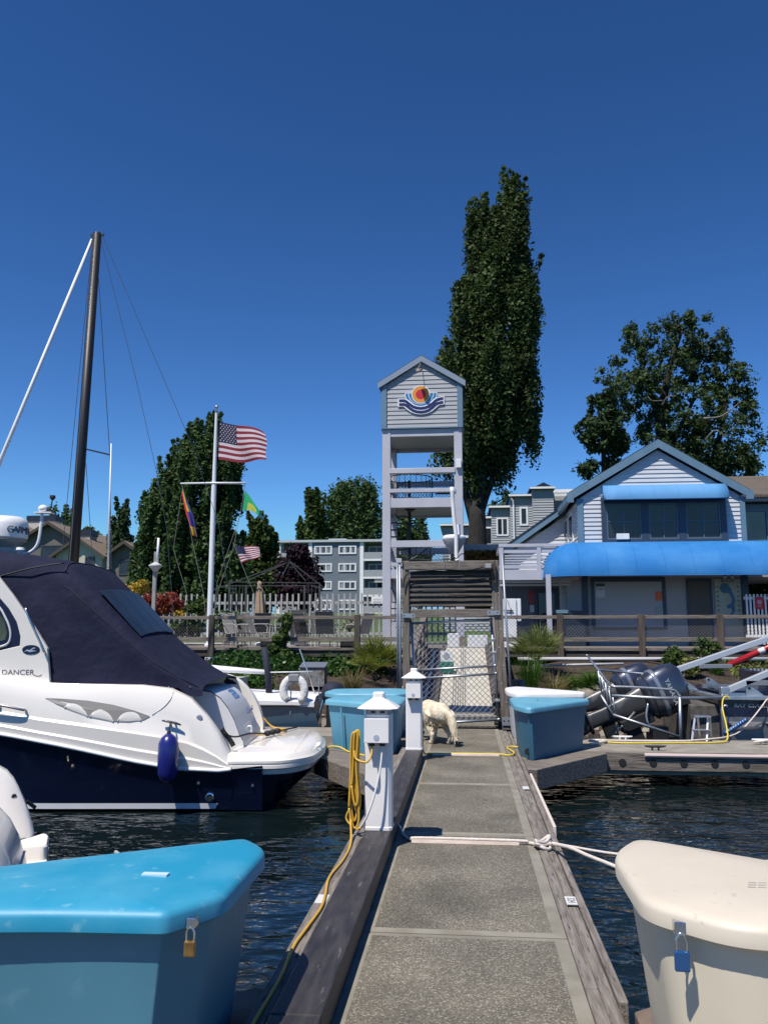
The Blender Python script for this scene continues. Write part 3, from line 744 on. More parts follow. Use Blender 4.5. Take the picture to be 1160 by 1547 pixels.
mb = MB(); mb.bx(8.75, 13.9, 27.45, 27.485, 4.40, 5.47); mb.build('glass', mat('painted_reflection_glass', (.02, .03, .03), .02, spec=1.0, col2=(.05, .085, .04), scale=1.6, mixr=(.45, .6)), wf_)  # green patches paint the reflected trees into the glass colour
# left lower wing with its own rake, upper balcony, shaded ground floor
mb = MB(); siding(mb, FR(29.0), [(1.0, 3.3), (3.6, 3.3), (3.6, 5.70), (1.0, 3.95)], .135, .035); mb.prism([(1.0, 3.3), (3.6, 3.3), (3.6, 5.7), (1.0, 3.95)], 29.01, 35, 'y'); mb.build('wing_wall', side_l, ch_)
mb = MB(); mb.loft([[(.55, 28.7, 3.72), (.55, 28.7, 3.95), (.55, 28.78, 3.95), (.55, 28.78, 3.72)], [(3.5, 28.7, 5.78), (3.5, 28.7, 6.0), (3.5, 28.78, 6.0), (3.5, 28.78, 5.78)]]); mb.build('rake_board', trim_b, ch_)
mb = MB(); mb.add([(.5, 28.68, 3.93), (3.5, 28.68, 5.99), (3.5, 35, 5.99), (.5, 35, 3.93), (.5, 28.68, 3.99), (3.5, 28.68, 6.05), (3.5, 35, 6.05), (.5, 35, 3.99)], [(0, 1, 2, 3), (7, 6, 5, 4), (0, 4, 5, 1), (1, 5, 6, 2), (2, 6, 7, 3), (3, 7, 4, 0)]); mb.build('wing_roof', roof_dk, ch_)
k_ = 25.5 / 24.6
def bz(z): return 1.6 + (z - 1.6) * k_
def bb(m_, x0, x1, y0, y1, z0, z1): m_.bx(x0 * k_, x1 * k_, y0 + .9, y1 + .9 if y1 < 26 else y1, bz(z0), bz(z1))
bal = MB(); bb(bal, .98, 3.25, 24.62, 24.70, 3.12, 3.42); bal.bx(1.03, 3.5, 25.62, 29, 3.40, 3.50)
bo = bal.build('balcony', trim_l, ch_, bev=.006)
mb = MB(); bb(mb, .98, 3.25, 24.63, 24.70, 3.46, 3.56); bb(mb, .98, 3.25, 24.6, 24.74, 4.10, 4.19); bb(mb, .98, 3.25, 24.645, 24.70, 3.92, 4.04)
for x in (.99, 2.09, 3.14): bb(mb, x, x + .12, 24.61, 24.735, 3.12, 4.095)
mb.bx(1.02, 1.10, 25.65, 29, bz(4.08), bz(4.16)); mb.bx(1.02, 1.10, 25.65, 29, bz(3.5), bz(3.58))
for i in range(4): bb(mb, 1.115, 2.085, 24.665, 24.69, 3.60 + .075 * i, 3.635 + .075 * i); bb(mb, 2.215, 3.135, 24.665, 24.69, 3.60 + .075 * i, 3.635 + .075 * i)
mb.build('balcony_rail', trim_l, bo, bev=.004)
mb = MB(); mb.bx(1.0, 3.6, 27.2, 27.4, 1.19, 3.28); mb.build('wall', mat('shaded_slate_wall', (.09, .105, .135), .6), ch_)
mb = MB(); siding(mb, FR(26.48), [(2.98, 1.19), (3.52, 1.19), (3.52, 3.25), (2.98, 3.25)], .135, .035); mb.bx(2.98, 3.52, 26.49, 27.2, 1.19, 3.25); mb.build('wall', side_l, ch_)
mb = MB(); mb.bx(2.15, 2.95, 27.17, 27.2, 1.2, 2.98); d2 = mb.build('door', trim_dk, ch_)
mb = MB(); mb.bx(2.28, 2.82, 27.155, 27.17, 1.3, 2.85); mb.build('glass', glass, d2)
mb = MB(); mb.bx(2.36, 2.50, 24.9, 25.04, 1.19, 3.3); mb.build('awning_post', trim_l, ch_)
mb = MB(); mb.bx(1.05, 3.2, 25.7, 25.76, 3.10, 3.17); mb.bx(1.05, 3.2, 26.0, 26.06, 3.02, 3.09); mb.build('soffit_slat', trim_l, ch_)
mb = MB(); mb.bx(2.02, 2.16, 27.165, 27.199, 2.50, 2.92); mb.build('red_sign', mat('sign_red_dim', (.30, .02, .035), .5), ch_)
mb = MB(); mb.bx(2.04, 2.17, 27.165, 27.199, 2.24, 2.47); mb.build('white_sign', mat('sign_white_dim', (.45, .46, .48), .5), ch_)
mb = MB(); mb.bx(2.60, 3.55, 25.2, 25.7, 2.12, 2.24); mb.bx(2.66, 3.5, 25.24, 25.66, 1.19, 2.12); ct = mb.build('counter', mat('counter_dark', (.02, .03, .045), .4), ch_)
mb = MB(); mb.bx(2.62, 3.0, 25.15, 25.2, 2.16, 2.26); mb.build('counter_edge', mat('counter_edge', (.12, .20, .26), .5), ct)
# flower trough and plants on the balcony end, left of the deck
ft = thing('flower_trough', 'balcony trough of reddish dry plants beside the tower', 'planter', (.45, 28.5, 3.9))
p, q = U(700, 848, 28.5), U(752, 832, 28.5)
mb = MB(); mb.bx(p.x - .3, q.x + .1, 28.3, 28.8, p.z - .5, p.z); mb.bx(p.x - .35, q.x + .15, 28.85, 28.95, p.z - .3, p.z + .62); mb.build('trough', paint_g, ft)
g = np.random.default_rng(3); n = 900; C_ = np.stack([g.uniform(p.x, q.x + .05, n), g.uniform(28.35, 28.75, n), p.z + g.random(n) ** 1.3 * (q.z - p.z)], 1)
leaf_mesh('plants', leaf_mat('dry_red_leaf', (.20, .085, .03), (.14, .12, .03)), C_, .09, ft, seed=3, aspect=2.2)

# ---------------------------------------------------------------- terraced flats behind (right of the tower)
fl_ = thing('terraced_flats', 'stepped row of grey boarded flats behind the poplar trunk', 'building', (2.3, 55.7, 1.2))
side_m = mat('mid_grey_siding', (.33, .35, .37), .65, col2=(.28, .30, .32), scale=1, stretch=(1, 1, 6))
K_ = 1.16
def kz(z): return 1.6 + (z - 1.6) * K_
def block(poly_x, zt, y, zb=1.0, depth=9, m=None, pitch=.17):
    poly_x = (poly_x[0] * K_, poly_x[1] * K_); zt = kz(zt); y = y * K_
    mb = MB(); siding(mb, FR(y), [(poly_x[0], zb), (poly_x[1], zb), (poly_x[1], zt), (poly_x[0], zt)], pitch, .04); mb.bx(poly_x[0], poly_x[1], y + .002, y + depth, zb, zt); mb.build('wall', m or side_m, fl_)
    mb = MB(); mb.bx(poly_x[0] - .15, poly_x[1] + .1, y - .25, y + depth, zt, zt + .16); rf = mb.build('roof', roof_dk, fl_)
    mb = MB(); mb.bx(poly_x[0] - .17, poly_x[1] + .1, y - .33, y - .25, zt + .0, zt + .13); mb.build('gutter', white_p, rf)
block((-1.4, .95), 8.05, 50.5); block((.55, 1.85), 8.35, 49.6); block((1.55, 2.72), 8.85, 48.7)
block((2.62, 4.0), 9.40, 48.0); block((3.86, 5.06), 9.75, 47.6)
mb = MB(); mb.prism([(3.78 * K_, kz(9.76)), (5.16 * K_, kz(9.76)), (4.5 * K_, kz(10.12))], 47.35 * K_, 65, 'y'); mb.build('roof', roof_dk, fl_)
mb = MB(); mb.bx(5.87, 8.7, 56.9, 66, 1, kz(9.55)); mb.build('wall', side_m, fl_); mb = MB(); mb.bx(5.88, 8.8, 56.5, 56.7, kz(9.5), kz(9.68)); mb.bx(5.9, 8.8, 57, 58, kz(9.8), kz(10.0)); mb.build('gutter', white_p, fl_)
window(fl_, 3.14 * K_, 3.62 * K_, kz(7.70), kz(8.80), 48.0 * K_ - .03, 1, 1, white_p, .12); window(fl_, 1.82 * K_, 2.52 * K_, kz(7.2), kz(8.28), 48.7 * K_ - .03, 2, 1, white_p, .10); window(fl_, .72 * K_, 1.62 * K_, kz(6.75), kz(7.85), 49.6 * K_ - .03, 2, 1, white_p, .10); window(fl_, -1.0 * K_, .4 * K_, kz(5.6), kz(7.4), 50.5 * K_ - .03, 2, 1, white_p, .10)
mb = MB(); mb.tube([(x * K_, y * K_, kz(z)) for x, y, z in [(2.66, 47.8, 9.3), (2.78, 47.85, 9.1), (2.80, 47.9, 8.9), (2.80, 47.9, 1.2)]], .06, 8); mb.build('downpipe', white_p, fl_)

# ---------------------------------------------------------------- blue-grey apartment block
ap = thing('apartment_block', 'blue-grey four-storey apartment block with white balconies behind the plum tree', 'building', (-20, 125, 4.4))
bl = mat('blue_grey_siding', (.125, .15, .185), .65, col2=(.145, .17, .205), scale=.6, stretch=(1, 1, 5))
AY = 125
mb = MB(); mb.bx(-23.9, -16.0, AY, AY + 14, 3, 15.3); mb.bx(-28.7, -23.9, AY + 2.2, AY + 14, 3, 15.3); mb.bx(-16.0, -9.5, AY + 2.2, AY + 14, 3, 15.3); mb.build('wall', bl, ap)
mb = MB(); mb.bx(-29.2, -9.2, AY - .4, AY + 15, 15.3, 15.65); mb.prism([(-21.6, 15.65), (-18.9, 15.65), (-18.9, 16.3), (-21.6, 16.3)], AY + 4, AY + 8, 'y'); mb.add([(-18.9, AY + 4, 15.65), (-17.2, AY + 4, 15.65), (-18.9, AY + 4, 16.3), (-18.9, AY + 8, 15.65), (-17.2, AY + 8, 15.65), (-18.9, AY + 8, 16.3)], [(0, 1, 2), (3, 5, 4), (1, 4, 5, 2)]); mb.build('roof', mat('pale_roof', (.42, .45, .48), .6), ap)
mb = MB()
for x in (-28.9, -24.0, -16.05): mb.bx(x, x + .55, AY - .1, AY + 2.4, 3, 15.3)
for i in range(4):
    z = 4.55 + 2.72 * i
    mb.bx(-15.5, -9.5, AY - .05, AY + .2, z - .32, z - .02); mb.bx(-28.4, -24.0, AY - .05, AY + .2, z - .32, z - .02)
mb.build('white_frame', white_p, ap)
for i in range(4):
    z = 4.55 + 2.72 * i
    mb = MB(); mb.bx(-15.5, -9.5, AY - .02, AY + .05, z + .0, z + 1.0); mb.build('balcony_panel', mat('balcony_grey', (.30, .32, .34), .5), ap)
    mb = MB(); mb.bx(-28.35, -24.0, AY - .02, AY + .05, z + .0, z + 1.0); mb.build('balcony_panel', MATS['balcony_grey'], ap)
    for x in (-23.1, -19.35): window(ap, x, x + 2.75, z + (.75 if i else .4), z + 2.05 - (.1 if not i else 0), AY, 3, 1, white_p, .20, proud=.12, gm=mat('curtained_glass', (.045, .055, .065), .08, col2=(.30, .31, .32), scale=1.3, stretch=(2, 1, .1), mixr=(.45, .55)))
    window(ap, -15.0, -11.2, z + .1, z + 2.1, AY + 2.2, 3, 1, white_p, .14); window(ap, -27.6, -25.2, z + .3, z + 2.1, AY + 2.2, 2, 1, white_p, .14)

# ---------------------------------------------------------------- brown-roofed houses on the far left
wallc = mat('cream_wall', (.50, .47, .41), .7, col2=(.44, .42, .37), scale=.8)
walld = mat('taupe_wall', (.14, .13, .12), .7, col2=(.11, .10, .10), scale=.8)
roofh = mat('tan_shingle', (.15, .12, .085), .9, col2=(.20, .16, .12), scale=2, stretch=(1, 5, 5), bump=.5, bscale=14, bdist=.03)
def house(pk, half, ze, zb, y, dep, label, wm, chim=None, wins=(), ax='y'):
    x, zp = pk
    t = thing('house', label, 'house', (x, y, zb), 'brown-roofed houses on the far left')
    mb = MB(); mb.prism([(x - half, zb), (x + half, zb), (x + half, ze), (x, zp), (x - half, ze)], y, y + dep, 'y'); mb.build('wall', wm, t)
    gable_roof(t, x - half - .5, x + half + .5, (x, zp + .1), ze - .28, y - .6, y + dep + .5, roof_dk if False else mat('brown_fascia', (.05, .042, .036), .7), roofh, .25)
    if chim:
        cx, w_, z1 = chim; mb = MB(); mb.bx(cx - w_, cx + w_, y + 2.5, y + 4, ze, z1 - .55); c = mb.build('chimney', wallc, t); mb = MB(); mb.bx(cx - w_ - .1, cx + w_ + .1, y + 2.4, y + 4.1, z1 - .55, z1); mb.build('chimney_cap', roof_dk, c)
    for (a, b, c, d) in wins: window(t, a, b, c, d, y, 1, 1, mat('dark_frame', (.06, .055, .05), .6), .1, proud=.08)
    return t
house((-45.5, 12.7), 3.6, 10.8, 2.5, 78, 14, 'brown-roofed house at the left edge behind the radar dome', walld, (-43.4, 1.45, 13.5), ((-44.5, -43.2, 8.4, 9.8),))
house((-38.4, 11.65), 2.9, 10.0, 2.5, 73, 16, 'brown-roofed house between the light mast and the black mast', walld, None, ((-39.2, -37.2, 7.3, 9.6),))
house((-35.0, 10.05), 2.2, 8.6, 2.3, 72, 13, 'cream-gabled house just right of the black mast', wallc, (-36.0, .75, 11.2), ((-34.4, -33.5, 7.2, 8.4),))
house((-31.0, 9.75), 2.0, 8.4, 2.3, 73, 13, 'small brown-roofed house beside the dark trees', walld, (-33.0, .95, 10.9), ((-31.6, -30.2, 6.8, 8.2),))
# ================================================================= things on the floats
# --- dock boxes
blue_body = mat('blue_moulded_plastic', (0.058, 0.185, 0.255), 0.5, col2=(0.068, 0.205, 0.285), scale=2.5, bump=0.06, bscale=120, bdist=0.002, col3=(.082, .22, .29), s3=11, m3=(.62, .74))
blue_lid = mat('blue_lid_plastic', (0.013, 0.245, 0.40), 0.5, col2=(0.06, 0.30, 0.44), scale=3.2, mixr=(0.40, 0.72), bump=0.10, bscale=150, bdist=0.002, rvar=0.1, col3=(.12, .35, .46), s3=14, m3=(.64, .76))
fade_body = mat('faded_blue_plastic', (0.075, 0.25, 0.37), 0.55, col2=(0.095, 0.29, 0.41), scale=2.5)
fade_lid = mat('faded_blue_lid', (0.10, 0.31, 0.43), 0.5, col2=(0.14, 0.36, 0.47), scale=3)
dk_body = mat('shade_darkened_blue_plastic', (0.030, 0.125, 0.195), 0.5, col2=(0.040, 0.145, 0.22), scale=2.5)  # blue darkened so the colour carries the shade on the front face
cream_body = mat('cream_moulded_plastic', (0.60, 0.54, 0.41), 0.5, col2=(0.66, 0.59, 0.46), scale=2, bump=0.06, bscale=120, bdist=0.002)
cream_lid = mat('cream_lid_plastic', (0.585, 0.525, 0.42), 0.42, col2=(0.52, 0.46, 0.37), scale=2.5, mixr=(0.45, 0.8), bump=0.06, bscale=150, bdist=0.002, rvar=0.08, col3=(.47, .42, .34), s3=22, m3=(.66, .74))
white_lid = mat('white_lid_plastic', (0.76, 0.76, 0.74), 0.4, col2=(0.70, 0.70, 0.68), scale=3)
steel = mat('bright_steel', (0.65, 0.65, 0.66), 0.25, 1.0)
brass = mat('worn_brass', (0.42, 0.26, 0.10), 0.4, 0.85, col2=(0.25, 0.15, 0.06), scale=30)
def dock_box(lid, rad, bm_, lm_, label, h=0.62, zb=0.002, group='dock boxes on the floats', inset=0.045, taper=0.12, ribs=(), crown=0.018):
    P = rpoly(lid, rad, 6)
    cx = sum(p[0] for p in lid) / len(lid); cy = sum(p[1] for p in lid) / len(lid)
    t = thing('dock_box', label, 'dock box', (cx, cy, zb), group)
    C2 = Vector((cx, cy))
    def off(d, z, tp=0.0):
        out = []; n = len(P)
        for i in range(n):
            a = Vector(P[i - 1]); b = Vector(P[(i + 1) % n]); q = Vector(P[i])
            tg = (b - a); tg = tg.normalized() if tg.length > 1e-6 else Vector((1, 0))
            nn = Vector((-tg.y, tg.x))
            if nn.dot(C2 - q) < 0: nn = -nn
            q = q + nn * d; q = q + (C2 - q) * tp
            out.append((q.x, q.y, z))
        return out
    mb = MB(); mb.loft([off(inset, zb, taper), off(inset, zb + 0.03, taper * 0.92), off(inset, h * 0.5, taper * 0.5), off(inset, h - 0.01, 0)])
    mb.build('box_body', bm_, t, smooth=35)
    mb = MB(); mb.loft([off(0.01, h - 0.03), off(0.0, h - 0.022), off(0.0, h + 0.022), off(0.006, h + 0.036), off(0.02, h + 0.046), off(0.02, h + 0.052, .06), off(0.02, h + 0.052 + crown * 0.5, 0.25), off(0.02, h + 0.052 + crown * .85, 0.5), off(0.02, h + 0.052 + crown, 0.8)])
    mb.build('lid', lm_, t, smooth=50)
    return t
def padlock(t, x, y, z, body_m, s=1.0):
    mb = MB(); mb.bx(x - 0.016 * s, x + 0.016 * s, y - 0.03, y + 0.012, z + 0.05 * s, z + 0.085 * s); mb.build('hasp', steel, t, bev=0.003)
    mb = MB(); mb.bx(x - 0.02 * s, x + 0.02 * s, y - 0.036, y - 0.018, z - 0.04 * s, z + 0.012 * s); l = mb.build('padlock', body_m, t, bev=0.005)
    mb = MB(); mb.tube([(x - 0.013 * s, y - 0.027, z + 0.01 * s), (x - 0.013 * s, y - 0.027, z + 0.04 * s), (x, y - 0.027, z + 0.056 * s), (x + 0.013 * s, y - 0.027, z + 0.04 * s), (x + 0.013 * s, y - 0.027, z + 0.01 * s)], 0.004 * s, 6, smooth_pts=4)
    mb.build('shackle', steel, l, smooth=True)
bxl = dock_box([(-0.875, 3.07), (-0.875, 3.72), (-1.02, 3.90), (-2.75, 2.80), (-2.60, 2.62), (-1.52, 2.84), (-1.02, 2.86)], [0.05, 0.1, 0.06, 0.08, 0.08, 0.25, 0.03], blue_body, blue_lid,
               'big blue dock box with a brass padlock, nearest the camera at the bottom left')
padlock(bxl, -0.955, 2.955, 0.545, brass, 1.0)
mb = MB(); mb.bx(-1.24, -1.14, 3.19, 3.225, 0.684, 0.6925); mb.build('worn_label', mat('worn_sticker', (0.45, 0.60, 0.68), 0.5), bxl)
bxr = dock_box([(0.60, 3.14), (0.60, 3.80), (0.76, 4.09), (2.45, 2.86), (2.35, 2.70), (1.50, 2.86), (0.84, 2.915)], [0.10, 0.16, 0.12, 0.08, 0.08, 0.2, 0.10], cream_body, cream_lid,
               'cream dock box with a blue padlock, nearest the camera at the bottom right', crown=0.03)
padlock(bxr, 0.70, 3.06, 0.53, mat('blue_padlock', (0.010, 0.065, 0.19), 0.35, coat=0.5), 1.25)
mb = MB()
for i in range(3):
    for j in range(3): mb.bx(0.985 + 0.035 * j + 0.01 * i, 1.012 + 0.035 * j + 0.01 * i, 3.22 + 0.028 * i, 3.229 + 0.028 * i, 0.69, 0.7012)
mb.build('faded_stencil', mat('faded_grey_ink', (0.36, 0.34, 0.30), 0.6), bxr)
b1 = dock_box([(0.595, 11.20), (0.60, 12.35), (0.80, 12.47), (1.69, 12.30), (1.70, 12.07), (0.80, 10.72), (0.72, 10.74)], [0.15, 0.1, 0.06, 0.08, 0.06, 0.07, 0.07], dk_body, fade_lid,
              'blue dock box with a paler lid, in front of the white-lidded box')
mb = MB(); mb.lathe([(0.001, -0.012), (0.045, -0.012), (0.045, 0.012), (0.001, 0.012)], (0.752, 10.935, 0.10), 14, 'y'); mb.build('vent_hole', black_m, b1)
b2 = dock_box([(0.60, 13.1), (0.60, 13.95), (0.80, 14.2), (1.78, 13.05), (1.74, 12.86), (0.84, 12.62), (0.72, 12.65)], [0.2, 0.15, 0.1, 0.08, 0.06, 0.08, 0.08], mat('grey_white_plastic', (0.55, 0.57, 0.58), 0.5), white_lid,
              'white-lidded dock box beside the right gate post, behind the blue one', h=0.66)
b3 = dock_box([(-0.875, 11.20), (-0.875, 12.30), (-1.02, 12.45), (-1.95, 12.30), (-2.0, 11.72), (-1.16, 11.02), (-0.98, 11.02)], [0.12, 0.12, 0.08, 0.08, 0.06, 0.07, 0.07], fade_body, fade_lid,
              'faded blue dock box just behind the nearer white power post')
b4 = dock_box([(-0.90, 13.0), (-0.90, 13.7), (-1.1, 13.95), (-2.2, 13.75), (-2.24, 13.10), (-2.0, 12.72), (-1.04, 12.70)], [0.12, 0.12, 0.08, 0.08, 0.08, 0.08, 0.08], fade_body, fade_lid,
              'faded blue dock box behind another blue box, on the float left of the gate', h=0.63)
for (t, pts) in ((b3, ((-1.70, 11.475), (-1.335, 11.2))), ):
    mb = MB()
    for (x, y) in pts: mb.bar((x + 0.005, y + 0.02, 0.05), (x - 0.025, y - 0.0, 0.58), 0.03, 0.012, up=(0.6, 0.75, 0))
    mb.build('seam_rib', fade_body, t)

# --- power posts
ped_m = mat('power_post_enamel', (0.80, 0.78, 0.755), 0.35, col2=(0.75, 0.73, 0.71), scale=4)
lens_m = mat('louvre_grey', (0.30, 0.33, 0.38), 0.4)
def oct_(c, hx, hy, ch, z): return [(c[0] + x, c[1] + y, z) for x, y in ((-hx + ch, -hy), (hx - ch, -hy), (hx, -hy + ch), (hx, hy - ch), (hx - ch, hy), (-hx + ch, hy), (-hx, hy - ch), (-hx, -hy + ch))]
def make_post(label):
    t = thing('power_post', label, 'power post', (0, 0, 0.133), 'white power posts on the kerb', local=True)
    z0 = 0
    mb = MB(); mb.loft([oct_((0, 0), .108, .10, .02, 0), oct_((0, 0), .108, .10, .02, .02), oct_((0, 0), .102, .095, .02, .024), oct_((0, 0), .102, .095, .02, .845)]); mb.build('column', ped_m, t)
    mb = MB(); mb.loft([oct_((0, 0), .092, .085, .02, .845), oct_((0, 0), .092, .085, .02, .90)])
    c = mb.build('louvre_collar', lens_m, t)
    mb = MB()
    for x in (-.035, .035): mb.bx(x - .018, x + .018, -.088, -.084, .856, .872)
    mb.build('vent_slot', black_m, c)
    mb = MB(); mb.loft([oct_((0, 0), .155, .15, .045, .885), oct_((0, 0), .158, .153, .046, .893), oct_((0, 0), .05, .05, .016, .962), oct_((0, 0), .045, .045, .014, .966), oct_((0, 0), .045, .045, .014, 1.0), oct_((0, 0), .036, .036, .012, 1.01)])
    mb.build('cap', ped_m, t, bev=.003)
    mb = MB(); mb.bx(-.088, .088, -.178, -.1, .652, .82)
    b = mb.build('socket_box', ped_m, t, bev=.006)
    mb = MB(); mb.bx(-.093, .093, -.187, -.179, .645, .825); mb.build('flap', ped_m, b, bev=.004)
    mb = MB(); mb.lathe([(.0005, 0), (.022, 0), (.022, .002), (.0005, .002)], (0, -.1895, .685), 18, 'y'); mb.build('badge', mat('badge_grey', (.38, .41, .50), .5), b)
    mb = MB()
    for x in (-.04, .04): mb.lathe([(.022, 0), (.022, .03), (.015, .034)], (x, -.14, .62), 12)
    mb.build('plug', black_m, b)
    return t
p1 = make_post('nearer white power post, with a coil of yellow cord hanging on it'); p1.location = (-0.685, 6.53, 0.132)
p2 = dup(p1, (-0.682, 10.82, 0.132), label='farther white power post, beside the dog near the gate')

# --- cords and hoses
yel = mat('yellow_cord', (0.62, 0.36, 0.035), 0.5, col2=(0.52, 0.30, 0.04), scale=9)
yel2 = mat('yellow_hose', (0.66, 0.50, 0.04), 0.5)
wcord = mat('white_cord', (0.66, 0.65, 0.63), 0.5)
mb = MB()
r = 0.0082
P = lambda px, py, y: U(px, py, y)
mb.tube([(-.725, 6.39, .775), (-.722, 6.36, .70), (-.74, 6.33, .655), P(551, 1152, 6.33), P(538, 1147, 6.36), P(535, 1135, 6.38)], r, 8, smooth_pts=6)
for k, (a, b, top, bot) in enumerate(((532, 538, 1107, 1240), (536, 543, 1104, 1226), (530, 541, 1108, 1251), (534, 540, 1106, 1217))):
    yy = 6.42 - 0.012 * k
    mb.tube([P(a - 3, bot - 30, yy), P(a - 1, (top + bot) / 2, yy), P(a + 1, top + 8, yy), P((a + b) / 2 + 1, top, yy), P(b, top + 10, yy), P(b - 2, (top + bot) / 2, yy - 0.01), P(b + 1, bot - 14, yy - 0.01), P((a + b) / 2 - 1, bot, yy - 0.01), P(a - 3, bot - 30, yy)], r, 8, smooth_pts=6)
mb.tube([P(533, 1215, 6.43), P(523, 1235, 6.44), P(531, 1248, 6.42), P(541, 1253, 6.41), P(548, 1247, 6.40), P(546, 1250, 6.36), P(538, 1254, 6.36)], r, 8, smooth_pts=6)
fl_pts = [P(536, 1112, 6.44), P(534, 1170, 6.44), P(529, 1222, 6.42), (-.875, 6.35, .18), (-.842, 6.10, .108)]
for (x, y) in ((-.836, 5.7), (-.862, 5.3), (-.828, 4.95), (-.815, 4.72), (-.835, 4.4), (-.848, 4.15), (-.83, 3.8), (-.84, 3.3), (-.83, 2.6), (-.84, 1.6)): fl_pts.append((x, y, .106 if x < -.79 else .142))
mb.tube(fl_pts, r, 8, smooth_pts=6)
mb.build('power_lead', yel, label='yellow cord coiled on the nearer power post and trailing along the edge board', cat='power cord', org=(-.84, 6.1, 0), smooth=True)
mb = MB()
mb.tube([(-.645, 6.39, .775), (-.647, 6.385, .70), (-.66, 6.37, .58), (-.70, 6.34, .40), (-.755, 6.33, .25), (-.81, 6.37, .155), (-.838, 6.45, .10), (-.83, 6.6, .0)], .0085, 8, smooth_pts=6)
mb.build('power_lead', wcord, label='white cord dropping from the nearer power post to its foot', cat='power cord', org=(-.645, 6.39, .775), smooth=True)
rope_w = mat('white_rope', (0.66, 0.60, 0.54), 0.85, col2=(0.52, 0.47, 0.41), scale=60, stretch=(1, 1, 1), bump=0.8, bscale=90, bdist=0.004)
mb = MB()
mb.tube([(-.60, 7.05, .055), (-.56, 6.98, .03), (-.52, 6.82, .014), (-.45, 6.68, .014), (-.38, 6.665, .03), (.36, 6.65, .03), (.44, 6.66, .016), (.54, 6.62, .014), (.60, 6.58, .03), P(860, 1281, 6.1), P(890, 1294, 5.8), P(930, 1310, 5.5), P(985, 1336, 5.2), (1.3, 4.3, .12), (1.36, 3.56, .0)], .012, 8, smooth_pts=6)
for k in range(3):
    a = [(.545 + .06 * math.cos(t) , 6.59 + .085 * math.sin(t + k), .018 + .018 * k + .014 * math.sin(2 * t + k)) for t in [i * math.pi / 6 for i in range(13)]]
    mb.tube(a, .013, 8)
mb.tube([P(833, 1274, 6.5), P(870, 1281, 6.45), P(925, 1290, 6.4), P(1000, 1297, 6.3), P(1075, 1301, 6.2), P(1165, 1302, 6.1), P(1300, 1300, 6.0), P(1500, 1290, 5.9), (4.9, 4.4, .22), (6.0, 3.1, .10), (6.1, 2.66, .004)], .010, 8, smooth_pts=5)
mb.build('mooring_rope', rope_w, label='white rope lying across the walkway, knotted at its right edge and leading over the water', cat='rope', org=(.545, 6.59, 0), smooth=True)
cover_m = mat('pale_cord_cover', (0.47, 0.40, 0.34), 0.75, col2=(0.36, 0.29, 0.24), scale=14, stretch=(.4, 3, 1), mixr=(.4, .7))
for (x0, x1, y, lb) in ((-.445, .375, 6.66, 'pale cord cover strip across the walkway in line with the nearer power post'), (-.47, .40, 11.24, 'pale cord cover strip across the walkway close to the dog')):
    mb = MB(); mb.prism([(y - .038, .001), (y + .038, .001), (y + .02, .024), (y - .02, .024)], x0, x1, 'x')
    mb.build('cord_cover', cover_m, label=lb, cat='cord cover', group='cord covers across the walkway', org=(0, y, 0), bev=.006)
mb = MB()
mb.tube([(-.60, 11.0, .40), (-.588, 11.02, .25), (-.59, 11.1, .10), (-.57, 11.22, .02), (-.50, 11.25, .013), (-.46, 11.24, .022), (.40, 11.24, .022), (.47, 11.22, .014), (.56, 11.25, .016), (.60, 11.45, .02), (.55, 11.75, .02), (.54, 11.95, .02), (.60, 12.02, .02), (.68, 11.98, .02), (.72, 12.0, .02)], .0105, 8, smooth_pts=6)
mb.tube([(-.60, 11.0, .40), (-.602, 11.03, .30), (-.604, 11.0, .16), (-.59, 10.98, .26), (-.60, 11.0, .40)], .0105, 8, smooth_pts=6)
mb.build('water_hose', yel2, label='yellow hose from the farther power post across the walkway to the right float', cat='hose', org=(0, 11.24, 0), smooth=True)
mb = MB()
mb.tube([(1.9, 12.75, .012), (2.3, 12.62, .012), (3.0, 12.72, .012), (3.55, 12.80, .012), (3.78, 12.95, .03), (3.86, 13.2, .2), (3.92, 13.55, .42), (3.99, 13.75, .55), (4.06, 13.8, .6), (4.11, 13.8, .56)], .0115, 8, smooth_pts=6)
mb.build('power_lead', yel2, label='yellow cord along the right float, rising into the dark blue boat', cat='power cord', org=(3.0, 12.72, 0), smooth=True)
mb = MB(); mb.tube([G(478, 1140, 0), (-1.9, 11.5, .05), (-1.75, 11.45, .06), (-1.62, 11.36, .02), (-1.5, 11.2, .012), (-1.3, 11.0, .01)], .0105, 8, smooth_pts=6)
mb.build('water_hose', yel2, label='yellow hose over the left float by the two faded blue boxes', cat='hose', org=(-1.8, 11.4, 0), smooth=True)
# dock tags
tagm = mat('dock_tag', (0.56, 0.56, 0.55), 0.6)
for (x, y, z, lb) in ((.60, 5.34, .001, 'small white tag on the right edge boards, nearer the camera'), (.585, 9.0, .001, 'small white tag on the right edge boards, farther off'), (-.84, 4.92, .094, 'small white tag on the left edge board under the yellow cord')):
    mb = MB(); mb.bx(x - .032, x + .032, y - .075, y + .075, z, z + .004)
    tt = mb.build('dock_tag', tagm, label=lb, cat='tag', group='white tags on the dock edge', org=(x, y, z))
    if y > 5 and y < 6: text('324', 'number', mat('dark_number', (.06, .06, .06), .6), tt, .062, (x, y, z + .0045), (0, 0, R(-90)), ext=.0005)

